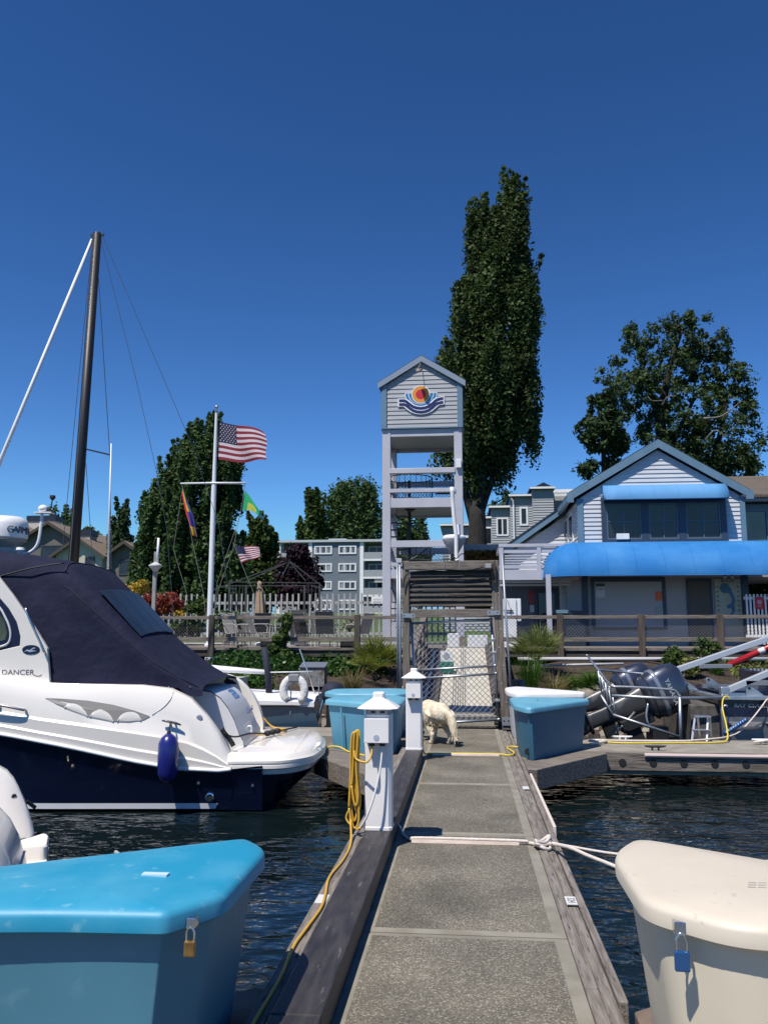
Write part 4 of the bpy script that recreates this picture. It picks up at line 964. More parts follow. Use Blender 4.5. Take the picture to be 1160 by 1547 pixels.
# --- cleats on the right float
galv = mat('cast_cleat', (0.45, 0.44, 0.42), 0.5, 0.7)
def cleat(x, y, z, s, m, label, group=None, parent=None):
    mb = MB(); mb.tube([(x - .12 * s, y, z + .045 * s), (x - .06 * s, y, z + .04 * s), (x + .06 * s, y, z + .04 * s), (x + .12 * s, y, z + .045 * s)], [.008 * s, .014 * s, .014 * s, .008 * s], 8)
    mb.bx(x - .045 * s, x - .025 * s, y - .012 * s, y + .012 * s, z, z + .04 * s); mb.bx(x + .025 * s, x + .045 * s, y - .012 * s, y + .012 * s, z, z + .04 * s)
    if parent is not None: return mb.build('cleat', m, parent, smooth=40)
    return mb.build('dock_cleat', m, label=label, cat='cleat', group=group, org=(x, y, z), smooth=40)
cleat(2.55, 12.0, 0, 1.2, black_m, 'dark dock cleat on the near edge of the right float', 'cleats on the right float')
cleat(2.30, 13.05, 0, 1.2, mat('white_cleat', (.7, .69, .66), .5), 'white dock cleat under the raised outboard motors', 'cleats on the right float')
cleat(4.25, 12.75, 0, 1.5, mat('white_cleat', (.7, .69, .66), .5), 'white dock cleat wrapped with pale rope, right float near the edge of the photo', 'cleats on the right float')

# --- the gate portal
pt = thing('gate_portal', 'weathered timber gateway with louvred top panel and chain-link gate', 'gateway', (-.25, 14.75, 0))
def lean(x0, x1, w, name, y0=14.68, y1=14.84, z0=-.06, z1=2.86):
    mb = MB(); mb.loft([[(x0 - w, y0, z0), (x0 + w, y0, z0), (x0 + w, y1, z0), (x0 - w, y1, z0)], [(x1 - w, y0, z1), (x1 + w, y0, z1), (x1 + w, y1, z1), (x1 - w, y1, z1)]])
    return mb.build(name, wood_z, pt, bev=.01)
lean(-1.055, -1.07, .06, 'post'); pr = lean(.655, .50, .068, 'post')
mb = MB()
for i in range(9):
    f = (i + .5) / 9.3; mb.lathe([(.001, -.004), (.011, -.004), (.011, .004), (.001, .004)], (.655 - .155 * f - .03 + .06 * (i % 2), 14.676, -.06 + 2.9 * f), 8, 'y')
mb.build('bolt_head', mat('pale_bolt', (.42, .38, .33), .6), pr)
mb = MB(); mb.bx(-1.08, -.36, 14.655, 14.80, 2.70, 2.845); mb.bx(-.355, -.12, 14.65, 14.80, 2.69, 2.85); mb.bx(-.115, .50, 14.655, 14.80, 2.70, 2.855)
mb.build('header_beam', wood_x, pt, bev=.008)
mb = MB()
for i in range(7):
    z = 2.055 + i * .092
    mb.loft([[(-.995, 14.70, z), (-.995, 14.74, z - .012), (-.995, 14.79, z + .075), (-.995, 14.755, z + .082)], [(.455, 14.70, z + .004), (.455, 14.74, z - .008), (.455, 14.79, z + .079), (.455, 14.755, z + .086)]])
mb.build('louvre_board', wood_dark, pt, bev=.004)
mb = MB(); mb.bx(-.985, .49, 14.69, 14.80, 1.86, 2.005); mb.build('lower_beam', wood_x, pt, bev=.008)
mb = MB(); mb.bx(-1.12, -.90, 14.64, 14.648, 1.855, 1.93); mb.bx(.36, .58, 14.64, 14.648, 1.90, 1.975); mb.bx(.585, .725, 14.66, 14.672, .02, .16); mb.bx(-1.13, -.98, 14.65, 14.668, .02, .16)
st = mb.build('strap_plate', mat('zinc_plate', (.34, .37, .39), .5, .6), pt)
mb = MB()
for x, z in ((-1.09, 1.89), (-.93, 1.89), (.40, 1.94), (.54, 1.94), (.615, .10), (.69, .10)): mb.lathe([(.001, -.006), (.013, -.006), (.013, .002), (.001, .002)], (x, 14.644 if z > 1 else 14.66, z), 8, 'y')
mb.build('bolt_head', black_m, st)
mb = MB()
mb.tube([(-1.16, 14.66, .2), (-1.17, 14.66, 2.85)], .025, 8); mb.tube([(-1.21, 14.67, .6), (-1.215, 14.67, 2.78)], .017, 8)
mb.tube([(.765, 14.68, -.02), (.64, 14.68, 2.95)], .02, 8)
mb.build('conduit', mat('grey_conduit', (.28, .31, .34), .45, .5), pt, smooth=True)
mb = MB(); mb.tube([(-1.10, 14.63, 2.38), (-1.085, 14.62, 2.54), (-1.02, 14.62, 2.63), (-.9, 14.62, 2.665), (-.4, 14.62, 2.70), (0, 14.62, 2.685), (.30, 14.62, 2.735)], .014, 8, smooth_pts=5)
mb.build('black_cable', black_m, pt, smooth=True)
mb = MB(); mb.bx(-1.23, -1.13, 14.62, 14.70, 2.82, 2.90); mb.build('junction_box', mat('grey_plastic', (.42, .44, .45), .5), pt, bev=.008)
mb = MB(); mb.bx(.33, .45, 14.50, 14.62, 2.70, 2.79)
fd = mb.build('floodlight', mat('floodlight_case', (.20, .18, .16), .6), pt, bev=.012)
mb = MB(); mb.bx(.345, .435, 14.494, 14.499, 2.715, 2.775); mb.build('glass', mat('lamp_glass', (.32, .33, .34), .15), fd)
mb = MB(); mb.bx(.455, .52, 14.6, 14.655, 2.46, 2.80); mb.build('bracket', wood_dark, pt)
# gate leaf
gate = MB()
def gx(z, side): return (lerp([(0, -.72), (1.75, -.975)], z) if False else lerp([(0, -.90), (1.8, -.98)], z)) if side == 0 else lerp([(.08, .525), (1.83, .43)], z)
yG = 14.86
gate.tube([(-.975, yG, 1.757), (.43, yG, 1.825)], .023, 8); gate.tube([(-.915, yG, .935), (.49, yG, 1.02)], .021, 8); gate.tube([(-.905, yG, .79), (.50, yG, .885)], .021, 8)
gate.tube([(-.88, yG, .0), (.53, yG, .10)], .023, 8); gate.tube([(-.88, yG, .0), (-.98, yG, 1.757)], .023, 8); gate.tube([(.53, yG, .10), (.43, yG, 1.825)], .023, 8)
for x, z in ((.43, 1.825), (.485, 1.02), (.497, .885), (.53, .10)): gate.ell((x, yG, z), .034, .034, .034, 8, 6)
gf = gate.build('gate_frame', metal_g, pt, smooth=True)
mb = MB(); chain(mb, -.93, .47, .06, 1.76, yG + .01, .098, .0046)
mb.build('chain_link', metal_g, pt)
mb = MB(); mb.bx(.45, .54, 14.84, 14.92, .0, .07); mb.build('drop_wheel', black_m, pt, bev=.02)
for z in (.42, 1.25, 1.47):
    mb = MB(); x = gx(z, 1); mb.bx(x - .03, x + .05, yG - .03, yG + .03, z - .02, z + .02); mb.build('hinge', metal_g, pt, bev=.006)

# marina lamp on the gateway
lp = thing('marina_lamp', 'white lamp pole with an upturned cone shade above the gateway', 'lamp', (-.2, 14.76, 2.86))
mb = MB(); mb.tube([(-.145, 14.78, 2.86), (-.165, 14.80, 2.95), (-.165, 14.80, 3.3), (-.20, 14.80, 3.65), (-.232, 14.80, 4.20)], .036, 12, smooth_pts=5); mb.build('pole', white_dirty, lp, smooth=True)
mb = MB(); mb.lathe([(.06, -.06), (.08, -.05), (.205, .17), (.21, .20)], (-.205, 15.05, 3.08), 24); mb.build('lamp_shade', mat('shade_grey', (.35, .36, .38), .5), lp, smooth=40)
mb = MB(); mb.lathe([(.212, .20), (.212, .235), (.17, .27), (.02, .275)], (-.205, 15.05, 3.08), 24); mb.lathe([(.03, 0), (.03, .25)], (-.12, 15.05, 3.30), 10); mb.bx(-.19, -.13, 14.82, 15.02, 3.12, 3.16); mb.build('shade_rim', white_p, lp, smooth=40)
mb = MB(); mb.tube([(-.26, 14.72, 2.88), (-.22, 14.70, 2.92), (-.16, 14.72, 2.90), (-.10, 14.70, 2.96), (-.04, 14.72, 2.98), (.0, 14.74, 2.90)], .010, 6, smooth_pts=5)
mb.tube([(-1.0, 14.74, 2.89), (-.6, 14.74, 2.875), (-.26, 14.72, 2.88)], .008, 6); mb.build('cable', black_m, lp, smooth=True)

# --- ramp up to the boardwalk
ramp_m = mat('ramp_panel', (0.50, 0.47, 0.40), 0.7, col2=(0.42, 0.39, 0.33), scale=2, bump=0.2, bscale=60, bdist=0.003)
rp = thing('access_ramp', 'pale ramp climbing from the gate to the boardwalk', 'ramp', (-.08, 15.2, .05))
RY0, RZ0, RY1, RZ1 = 15.35, .12, 22.1, 1.20
def rz(y): return RZ0 + (RZ1 - RZ0) * (y - RY0) / (RY1 - RY0)
def rslab(mb, x0, x1, y0, y1, lift, th): mb.add([(x0, y0, rz(y0) + lift - th), (x1, y0, rz(y0) + lift - th), (x1, y1, rz(y1) + lift - th), (x0, y1, rz(y1) + lift - th), (x0, y0, rz(y0) + lift), (x1, y0, rz(y0) + lift), (x1, y1, rz(y1) + lift), (x0, y1, rz(y1) + lift)],
     [(0, 3, 2, 1), (4, 5, 6, 7), (0, 1, 5, 4), (1, 2, 6, 5), (2, 3, 7, 6), (3, 0, 4, 7)])
mb = MB()
for a, b in ((15.35, 16.9), (16.905, 18.6), (18.605, 20.3), (20.305, 22.08)): rslab(mb, -.56, .46, a, b, 0, .06)
mb.build('ramp_deck', ramp_m, rp)
mb = MB(); mb.add([(-.60, 14.95, -.02), (.52, 14.95, -.02), (.50, 15.5, .155), (-.6, 15.5, .155), (-.60, 14.95, -.05), (.52, 14.95, -.05), (.50, 15.5, .11), (-.6, 15.5, .11)], [(0, 1, 2, 3), (7, 6, 5, 4), (0, 4, 5, 1), (1, 5, 6, 2), (2, 6, 7, 3), (3, 7, 4, 0)])
mb.build('threshold_plate', smooth_c, rp)
mb = MB(); rslab(mb, .465, .60, 15.4, 22.0, .10, .22); rslab(mb, -.64, -.565, 15.6, 22.0, .08, .2); mb.build('side_timber', wood_dark, rp)
mb = MB()
for i in range(6): rslab(mb, -.30 + .048 * i, -.28 + .048 * i, 16.0, 19.0 if i < 3 else 21.8, .012, .01)
mb.build('grip_strip', mat('grip_strip', (.19, .185, .17), .7), rp)
mb = MB(); mb.bx(-1.12, -.69, 15.6, 15.62, .0, .1)
for (y0, y1) in ((15.5, 18.2), (18.25, 21.6)): rslab(mb, -.98, -.66, y0, y1, .02, .03)
nv = mb.build('side_mat', mat('navy_mat', (.012, .016, .032), .7), rp)
mb = MB()
for (y0, y1) in ((15.7, 17.6), (17.9, 21.4)): rslab(mb, -.84, -.79, y0, y1, .06, .03)
mb.build('white_pipe', white_dirty, nv)
# old timber handrails beside the ramp
def ramp_rail(xs, label):
    t = thing('ramp_railing', label, 'railing', (xs[0], 18, .3), 'timber railings of the ramp')
    mb = MB()
    for y in (15.6, 17.2, 18.8, 20.4, 21.8): mb.bx(xs[0] - .05, xs[0] + .05, y - .05, y + .05, rz(y) - .3, rz(y) + .95)
    mb.build('post', wood_z, t)
    mb = MB(); mb.bar((xs[0], 15.5, rz(15.5) + .97), (xs[0], 21.9, rz(21.9) + .97), .14, .05); mb.bar((xs[0], 15.5, rz(15.5) + .5), (xs[0], 21.9, rz(21.9) + .5), .05, .12); mb.bar((xs[0], 15.5, rz(15.5) + .15), (xs[0], 21.9, rz(21.9) + .15), .05, .12)
    mb.build('rail', wood_z, t)
ramp_rail((-1.06,), 'old timber railing on the left side of the ramp')
ramp_rail((.66,), 'old timber railing on the right side of the ramp')
# green bin with white notice on the ramp, white panels at the head of the ramp
bn = thing('notice_bin', 'green box with a white notice board on the ramp behind the gate', 'bin', (-.46, 18.9, rz(18.9)))
mb = MB(); z = rz(18.9); mb.bx(-.62, -.30, 18.8, 19.0, z + .01, z + .26); mb.build('green_box', mat('green_plastic', (.01, .13, .085), .5), bn, bev=.01)
mb = MB(); mb.bx(-.60, -.32, 18.98, 19.0, z + .262, z + .50); wb = mb.build('notice_board', white_p, bn)
mb = MB(); mb.lathe([(.06, 0), (.075, 0), (.075, .002), (.06, .002)], (-.46, 18.976, z + .38), 24, 'y'); mb.prism([(-.49, z + .40), (-.43, z + .40), (-.46, z + .46)], 18.974, 18.978); mb.build('round_emblem', mat('grey_print', (.35, .36, .38), .6), wb)
for (a, b, lb) in (((676, 984), (693.5, 957), 'narrow white panel at the head of the ramp, left of the tower post'), ((706, 981), (736, 959.5), 'wider white panel at the head of the ramp, right of the tower post')):
    p, q = U(*a, 22.6), U(*b, 22.6)
    mb = MB(); mb.bx(p.x, q.x, 22.6, 22.66, 1.20, q.z); mb.build('barrier_board', white_p, label=lb, cat='board', group='white panels at the ramp head', org=(p.x, 22.6, 1.2), bev=.008)

# --- the dog
def skin(name, m, J, E_, parent=None, sub=2, root=0, **kw):
    me = bpy.data.meshes.new(name); bm = bmesh.new(); lay = bm.verts.layers.skin.verify()
    off = ORG.get(parent.name, Vector((0, 0, 0))) if parent is not None else Vector(kw.get('org') or (0, 0, 0))
    vs = []
    for i, (x, y, z, rx, ry) in enumerate(J):
        v = bm.verts.new((x - off.x, y - off.y, z - off.z)); v[lay].radius = (rx, ry); v[lay].use_root = (i == root); vs.append(v)
    for a, b in E_: bm.edges.new((vs[a], vs[b]))
    bm.to_mesh(me); bm.free()
    o = bpy.data.objects.new(name, me); COL.objects.link(o)
    if parent is not None: o.parent = parent
    else: o.location = off
    ORG[o.name] = off
    sk = o.modifiers.new('skin', 'SKIN'); sk.use_smooth_shade = True; sk.branch_smoothing = .5
    sb = o.modifiers.new('sub', 'SUBSURF'); sb.levels = sub; sb.render_levels = sub
    rm = o.modifiers.new('fuse', 'REMESH'); rm.mode = 'VOXEL'; rm.voxel_size = 0.011; rm.use_smooth_shade = True
    sm = o.modifiers.new('relax', 'SMOOTH'); sm.factor = .5; sm.iterations = 6
    me.materials.append(m)
    return tag(o, kw.get('label'), kw.get('cat'), kw.get('group'))
fur = mat('cream_fur', (0.60, 0.50, 0.35), 0.9, col2=(0.78, 0.70, 0.55), scale=18, stretch=(1, 1, .35), bump=1.0, bscale=60, bdist=0.02, spec=0.1)
h = Vector((-.40, .92, 0)).normalized(); rt = Vector((.92, .40, 0)).normalized(); up = Vector((0, 0, 1))
H0 = Vector((-.385, 12.27, 0))
def DP(f, s_, z): p = H0 + h * f + rt * s_; return Vector((p.x, p.y, z))
def dring(f, z, w_, hh, s0=0.0, n=16):        # a cross-section of the trunk, square to the spine
    return [tuple(DP(f, s0 + w_ * math.cos(2 * math.pi * k / n), z + hh * math.sin(2 * math.pi * k / n))) for k in range(n)]
db = MB()
db.loft([dring(f, z, w_, hh) for f, z, w_, hh in ((-.155, .43, .02, .03), (-.14, .43, .08, .09), (-.09, .43, .125, .13), (.0, .435, .15, .155), (.12, .44, .145, .15), (.25, .435, .14, .15), (.40, .425, .15, .17), (.52, .43, .145, .17), (.62, .44, .11, .14), (.72, .435, .085, .10), (.80, .40, .075, .085), (.88, .35, .08, .08), (.95, .31, .06, .06), (1.02, .285, .04, .04), (1.06, .28, .02, .02))])
def leg(pts, rs): db.tube([DP(*p) for p in pts], rs, 10, smooth_pts=False)
for sd, f0 in ((1, 0.0), (-1, .12)):
    leg([(f0 + .0, .09 * sd, .44), (f0 + .06, .105 * sd, .33), (f0 + .07, .11 * sd, .24), (f0 - .02, .11 * sd, .165), (f0 - .045, .11 * sd, .14), (f0 - .03, .11 * sd, .06), (f0 - .015, .11 * sd, .03)], [.12, .105, .07, .042, .036, .03, .032])
    leg([(f0 - .03, .11 * sd, .028), (f0 + .03, .11 * sd, .026), (f0 + .06, .11 * sd, .022)], [.03, .034, .022])
for sd, f0 in ((1, .50), (-1, .58)):
    leg([(f0 + .0, .09 * sd, .42), (f0 - .02, .10 * sd, .30), (f0 - .01, .10 * sd, .20), (f0 + .01, .10 * sd, .10), (f0 + .01, .10 * sd, .03)], [.09, .065, .045, .034, .034])
    leg([(f0, .10 * sd, .028), (f0 + .05, .10 * sd, .026), (f0 + .07, .10 * sd, .022)], [.032, .034, .022])
leg([(-.06, .0, .50), (-.15, .03, .47), (-.21, .06, .40), (-.245, .08, .30), (-.27, .09, .20), (-.30, .10, .12), (-.35, .10, .085)], [.05, .055, .062, .066, .058, .038, .012])
dog = db.build('dog', fur, label='cream long-haired dog seen from behind, sniffing beside the farther power post', cat='dog', org=(-.385, 12.3, 0))
rm = dog.modifiers.new('fuse', 'REMESH'); rm.mode = 'VOXEL'; rm.voxel_size = 0.010; rm.use_smooth_shade = True
sm = dog.modifiers.new('relax', 'SMOOTH'); sm.factor = .5; sm.iterations = 8
g = np.random.default_rng(5); hair = MB()
def fringe(A, B, r0, n, l):
    A, B = DP(*A), DP(*B)
    for i in range(n):
        p = A.lerp(B, g.random()); d = Vector(g.normal(size=3)).normalized(); p = p + d * r0
        q = p + Vector((d.x * .02, d.y * .02, -l * (.7 + .5 * g.random()))); wv = Vector((g.normal(), g.normal(), 0)).normalized() * .006
        hair.add([p - wv, p + wv, q], [(0, 1, 2)])
fringe((-.15, .03, .47), (-.245, .08, .30), .052, 150, .05); fringe((-.245, .08, .30), (-.32, .10, .10), .045, 170, .05)
for sd, f0 in ((1, 0.0), (-1, .12)): fringe((f0 - .05, .10 * sd, .36), (f0 + .0, .11 * sd, .22), .07, 90, .05)
fringe((.15, 0, .36), (.5, 0, .34), .10, 120, .05)
hair.build('long_coat', fur, dog, fix=False)
for s in (.05, -.05):
    mb = MB(); p = H0 + h * .80 + rt * s * 1.5; mb.ell((p.x, p.y, .36), .02, .035, .06, 10, 6); mb.build('ear', mat('ear_fur', (.50, .37, .22), .9), dog, smooth=True)
# ================================================================= boats
gel = mat('white_gelcoat', (0.80, 0.76, 0.69), 0.22, col2=(0.76, 0.72, 0.65), scale=1.5, coat=0.3)
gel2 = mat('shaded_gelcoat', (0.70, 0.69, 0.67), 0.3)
navy = mat('navy_hull', (0.004, 0.006, 0.022), 0.10, coat=0.8)
canvas = mat('navy_canvas', (0.010, 0.012, 0.031), 0.85, col2=(0.014, 0.017, 0.040), scale=4, bump=0.55, bscale=5.0, bdist=0.05, spec=0.2)
black_l = mat('black_line', (0.01, 0.01, 0.012), 0.7)
chrome = mat('chrome', (0.75, 0.75, 0.77), 0.12, 1.0)
class Boat:
    # local frame: u forward from the stern, s to port, z up from the waterline
    def __init__(b, O, ang, name, label, cat, group=None):
        b.t = thing(name, label, cat, (O[0], O[1], -0.45), group, local=True, rz=ang)   # local +x = forward, +y = starboard... mirrored below
    def p(b, u, s, z): return (u, -s, z)
# the bow points to the left of the picture: +x local is turned by 180 deg + 5.6 deg, so port (towards the camera) is local +y
A0 = math.pi + math.atan(.098)
B = thing('cabin_cruiser', 'white and navy cabin cruiser under a dark blue canvas, moored on the left', 'motor boat', (-1.95, 11.05, -.45), local=True, rz=A0)
rub = [(0, .62), (.2, .60), (.52, .53), (1.05, .475), (1.54, .50), (2.04, .585), (2.81, .75), (3.58, .89), (4.6, 1.02), (6, 1.14), (8.3, 1.28)]
gun = [(.86, .50), (.96, .66), (1.08, .89), (1.24, 1.10), (1.42, 1.28), (1.66, 1.39), (2.0, 1.43), (3.1, 1.45), (3.68, 1.55), (5, 1.75), (8.3, 1.95)]
gun_s = [(.86, .62), (.92, .86), (.98, 1.02), (1.06, 1.16), (1.2, 1.32), (1.36, 1.43), (1.66, 1.47), (2.0, 1.47), (3.1, 1.47), (3.68, 1.55), (5, 1.75), (8.3, 1.95)]
def beam(u): return lerp([(0, 1.30), (.4, 1.34), (3, 1.38), (4.5, 1.34), (6, 1.12), (7.2, .72), (8.3, .03)], u)
us = [.55, .8, 1.05, 1.3, 1.54, 1.8, 2.04, 2.4, 2.81, 3.2, 3.58, 4.1, 4.6, 5.3, 6, 6.6, 7.2, 7.8, 8.3]
rings = []
for u in us:
    b = beam(u); z = lerp(rub, u); f = min(1, b / 1.3); zk = lerp([(0, -.45), (5, -.42), (7, -.1), (8.3, 1.0)], u); wl = lerp([(0, .90), (4, .88), (6, .72), (8.3, .3)], u)
    zc = lerp([(0, -.05), (4, 0), (6, .2), (8.3, 1.1)], u)
    half = [(b * wl * .02, zk), (b * wl * .97, zc), (b * (wl + .03), zc + .06), (b * (wl + .06), (zc + z) * .5 + .03), (b * .985, z - .03), (b, z)]
    rings.append([(u, s, zz) for s, zz in half] + [(u, -s, zz) for s, zz in reversed(half)])
mb = MB(); mb.loft(rings, closed=True); mb.build('hull', navy, B, smooth=40)
# boot stripe set along the waterline
mb = MB()
for sg in (1, -1):
    vs = []; n = 24
    for i in range(n + 1):
        u = 1.06 + 5.0 * i / n; b = beam(u); wl = lerp([(0, .90), (4, .88), (6, .72), (8.3, .3)], u); zc = lerp([(0, -.05), (4, 0), (6, .2), (8.3, 1.1)], u); z = lerp(rub, u)
        z1 = zc + .06; z2 = (zc + z) * .5 + .03; s1 = b * (wl + .03); s2 = b * (wl + .06)
        for zz in (.035, .098):
            s = s1 + (s2 - s1) * max(0, (zz - z1)) / max(.01, z2 - z1) + .006
            vs.append((u + (.03 if (i == 0 and zz < .05) else 0), sg * s, zz))
    mb.add(vs, [(2 * i, 2 * i + 1, 2 * i + 3, 2 * i + 2) for i in range(n)])
mb.build('boot_stripe', white_p, B)
# white topsides with moulded creases; the after end sweeps down like a fin
mb = MB()
us2 = [.90, .93, .96, 1.0, 1.04, 1.08, 1.16, 1.24, 1.32, 1.42, 1.54, 1.66, 1.82, 2.0, 2.2, 2.4, 2.65, 2.9, 3.15, 3.4, 3.68, 4.1, 4.6, 5.3, 6, 6.7, 7.4, 8.0, 8.3]
for sg in (1, -1):
    rr = []
    for u in us2:
        b = beam(u); z0 = lerp(rub, u); z1 = max(lerp(gun if sg > 0 else gun_s, u), z0 + .03); H_ = z1 - z0; f = min(1, max(0, (u - .9) / .7)); k = min(1, b / 1.2)
        rows = [(b, z0 + .012), (b + .012, z0 + H_ * .14), (b - .004, z0 + H_ * .17), (b + .004, z0 + H_ * .36), (b - .018, z0 + H_ * .40), (b - .03, z0 + H_ * .68), (b - .075, z0 + H_ * .93), (b - .11, z1), (b - .2 * k, z1 + .005), (b - .235 * k, z1 - .02), (b - .24 * k, z0 + .05)]
        rr.append([(u, sg * max(s, .004), zz) for s, zz in rows])
    mb.loft(rr, closed=True)
top = mb.build('topside', gel, B, smooth=32)
# foredeck and cockpit sole
mb = MB()
vs = []
for u in us2[10:]: b = max(beam(u) - .2, .01); z = max(lerp(gun, u), .6) - .01; vs.append([(u, s * b, z + .10 * (1 - s * s)) for s in (-1, -.5, 0, .5, 1)])
mb.loft([v for v in vs if v[0][0] > 3.2], closed=False); mb.bx(.6, 3.4, -1.1, 1.1, .50, .57); mb.build('deck', gel, B, smooth=40)
# rub rail
mb = MB()
for sg in (1, -1): mb.tube([(u, sg * (beam(u) + .012), lerp(rub, u)) for u in us2], .022, 8)
mb.build('rub_rail', white_p, B, smooth=True)
# swim platform: rounded plan
def plat(d, z): return [(u, s, z) for u, s in rpoly([(.95, 1.345 - d), (.30, 1.31 - d), (.0 + d, .95 - d), (-.10 + d, 0), (.0 + d, -.95 + d), (.30, -1.31 + d), (.95, -1.345 + d)], [.01, .2, .22, .4, .22, .2, .01], 7)]
mb = MB(); mb.loft([plat(.10, .40), plat(.05, .42), plat(.035, .47), plat(.0, .49), plat(.0, .525), plat(.012, .53), plat(.012, .545), plat(.0, .55), plat(.0, .575), plat(.03, .60), plat(.05, .635), plat(.09, .655)])
sp = mb.build('swim_platform', gel, B, smooth=38)
mb = MB(); mb.loft([[(.9, 1.20, -.2), (.9, -1.20, -.2), (.9, -1.33, .42), (.9, 1.33, .42)], [(.54, 1.10, -.1), (.54, -1.10, -.1), (.54, -1.30, .42), (.54, 1.30, .42)], [(.25, .98, .22), (.25, -.98, .22), (.25, -1.20, .415), (.25, 1.20, .415)], [(.06, .72, .36), (.06, -.72, .36), (.06, -.84, .41), (.06, .84, .41)]]); mb.build('platform_underside', navy, sp, smooth=40)
mb = MB(); mb.tube([(.00, .28, .632), (-.045, .30, .65), (-.05, .41, .652), (-.045, .52, .65), (.0, .54, .632)], .018, 8, smooth_pts=5); mb.build('grab_handle', gel, sp, smooth=True)
# transom: engine cover with a curved back, step, door panel
prof = [(.86, .60), (.88, .72), (.93, .80), (1.0, .97), (1.08, 1.11), (1.18, 1.23), (1.30, 1.31), (1.45, 1.33), (1.9, 1.30)]
mb = MB()
mb.loft([[(u, s * (1 - .10 * (z - .6)), z + (-.05 if abs(s) > .9 else 0) + .02 * math.cos(s)) for u, z in prof] for s in (.72, .70, .62, .3, 0, -.3, -.55, -.66, -.70)], closed=False)
mb.add([(u, -.70 * (1 - .1 * (z - .6)), z) for u, z in prof] + [(1.9, -.70, .58)], [tuple(range(len(prof) + 1))])
mb.add([(u, .72 * (1 - .1 * (z - .6)), z) for u, z in prof] + [(1.9, .72, .58)], [tuple(range(len(prof) + 1))])
ec = mb.build('engine_cover', mat('grey_gelcoat', (.60, .60, .61), .3), B, smooth=45)
mb = MB(); mb.tube([(.955, .70, .835), (.95, .2, .86), (.95, -.4, .86), (.955, -.66, .835)], .006, 6); mb.build('seam', gel, ec)
mb = MB(); mb.tube([(.98, .03, .80), (.90, .03, .83), (.885, .02, .76), (.90, .03, .68), (.93, .03, .665)], .014, 8, smooth_pts=4); mb.build('grab_handle', white_p, ec, smooth=True)
mb = MB(); mb.prism([(1.245, 1.36), (1.33, 1.43), (1.335, 1.44), (1.25, 1.37)], -.34, -.02, 'y'); 
mb2 = MB(); mb2.add([(1.118, -.02, 1.185), (1.118, -.36, 1.185), (1.222, -.34, 1.292), (1.222, -.02, 1.292)], [(0, 1, 2, 3)]); mb2.build('solar_vent', mat('blue_vent', (.03, .12, .36), .2, col2=(.35, .45, .6), scale=26, mixr=(.5, .6)), ec)
mb = MB()
cu = [(.2, 1.03), (.16, .98), (.24, .97), (.28, 1.0), (.31, 1.045), (.30, .975), (.36, .985), (.40, 1.0), (.42, .98), (.46, 1.005), (.50, .985), (.54, 1.01), (.58, .985), (.66, 1.03), (.68, 1.03)]
mb.tube([(1.0 + (z - 1.0) * .5 - .012, -s - .05, z) for s, z in cu], .006, 6, smooth_pts=4); mb.build('script_name', mat('script_blue', (.10, .11, .22), .5), ec)
mb = MB(); mb.bx(1.5, 1.54, .73, 1.12, .58, 1.30); mb.build('transom_door', mat('door_grey', (.50, .50, .51), .4), B, bev=.01)
mb = MB(); mb.bx(.62, .86, -1.05, .68, .57, .66); mb.bx(.55, .7, .12, .60, .57, .61); mb.build('transom_step', gel, B, bev=.02)
# canvas: one taut cover, its back sloping to the transom
def ztop(u): return lerp([(1.30, 1.41), (1.42, 1.44), (1.7, 1.60), (2.1, 1.93), (2.65, 2.50), (3.0, 2.86), (3.12, 2.92), (3.4, 2.95), (3.9, 3.04), (4.6, 3.10), (5.2, 3.04), (6.0, 2.3)], u)
def csec(u, th, d=0.0):
    W = lerp([(1.3, 1.13), (3.1, 1.0), (5, 1.0), (6, .9)], u); Wb = 1.135
    z0 = 1.395 if u > 1.5 else 1.30; zt = max(ztop(u), z0 + .02)
    c, s = math.cos(th), math.sin(th)
    e = .22
    k = abs(s) ** e; ww = Wb + (W - Wb) * min(1, k * (zt - z0) / 1.5)
    x = ww * (1 if c >= 0 else -1) * abs(c) ** e; z = z0 + (zt - z0) * k + (.05 * (1 - (x / ww) ** 2) if s > .5 else 0)
    wr = .014 * math.sin(5.1 * z + 7 * u + 2 * math.sin(3 * u)) * (1 if abs(c) > .6 else .5) + .010 * math.sin(11 * z - 9 * u)
    return (u, x + (wr if abs(c) > .5 else 0) + d * (1 if c > 0 else -1) * (abs(c) > .5), z + (wr * .8 if s > .6 else 0) + d * (s > .6))
cu_ = [1.30, 1.36, 1.45, 1.6, 1.75, 1.9, 2.1, 2.3, 2.5, 2.7, 2.85, 3.0, 3.08, 3.16, 3.3, 3.5, 3.7, 3.9, 4.2, 4.6, 5.0, 5.2, 5.5, 5.8, 6.0]
ths = [math.pi * i / 44 for i in range(45)]
mb = MB(); mb.loft([[csec(u, t) for t in ths] for u in cu_], closed=False)
cv = mb.build('canvas_cover', canvas, B, smooth=50)
mb = MB(); th = math.acos(.985)
seam = [csec(u, math.pi * 5.5 / 44, .004) for u in (1.36, 1.6, 1.9, 2.1, 2.3, 2.5, 2.7, 2.85, 3.0, 3.08)]
mb.tube(seam, .005, 6); mb.tube([csec(3.1, t, .004) for t in ths[11:-4]], .009, 6)
mb.tube([(u, s_, csec(u, math.pi / 2)[2] * 0 + z) for u, s_, z in [(3.1, .98, 2.90), (3.5, 1.01, 2.83), (3.9, 1.02, 2.72)]], .010, 6, smooth_pts=5)
mb.build('canvas_piping', mat('black_piping', (.006, .007, .014), .6), cv, smooth=True)
mb = MB(); 
for i in range(7): p = csec(1.45 + .26 * i, .012, .006); mb.ell((p[0], p[1], 1.41), .009, .005, .009, 8, 5)
for i in range(5): p = (3.2 + .02 * (i == 4), 1.16, 1.47 + .09 * i); mb.ell(p, .009, .006, .009, 8, 5)
mb.build('snap', chrome, cv)
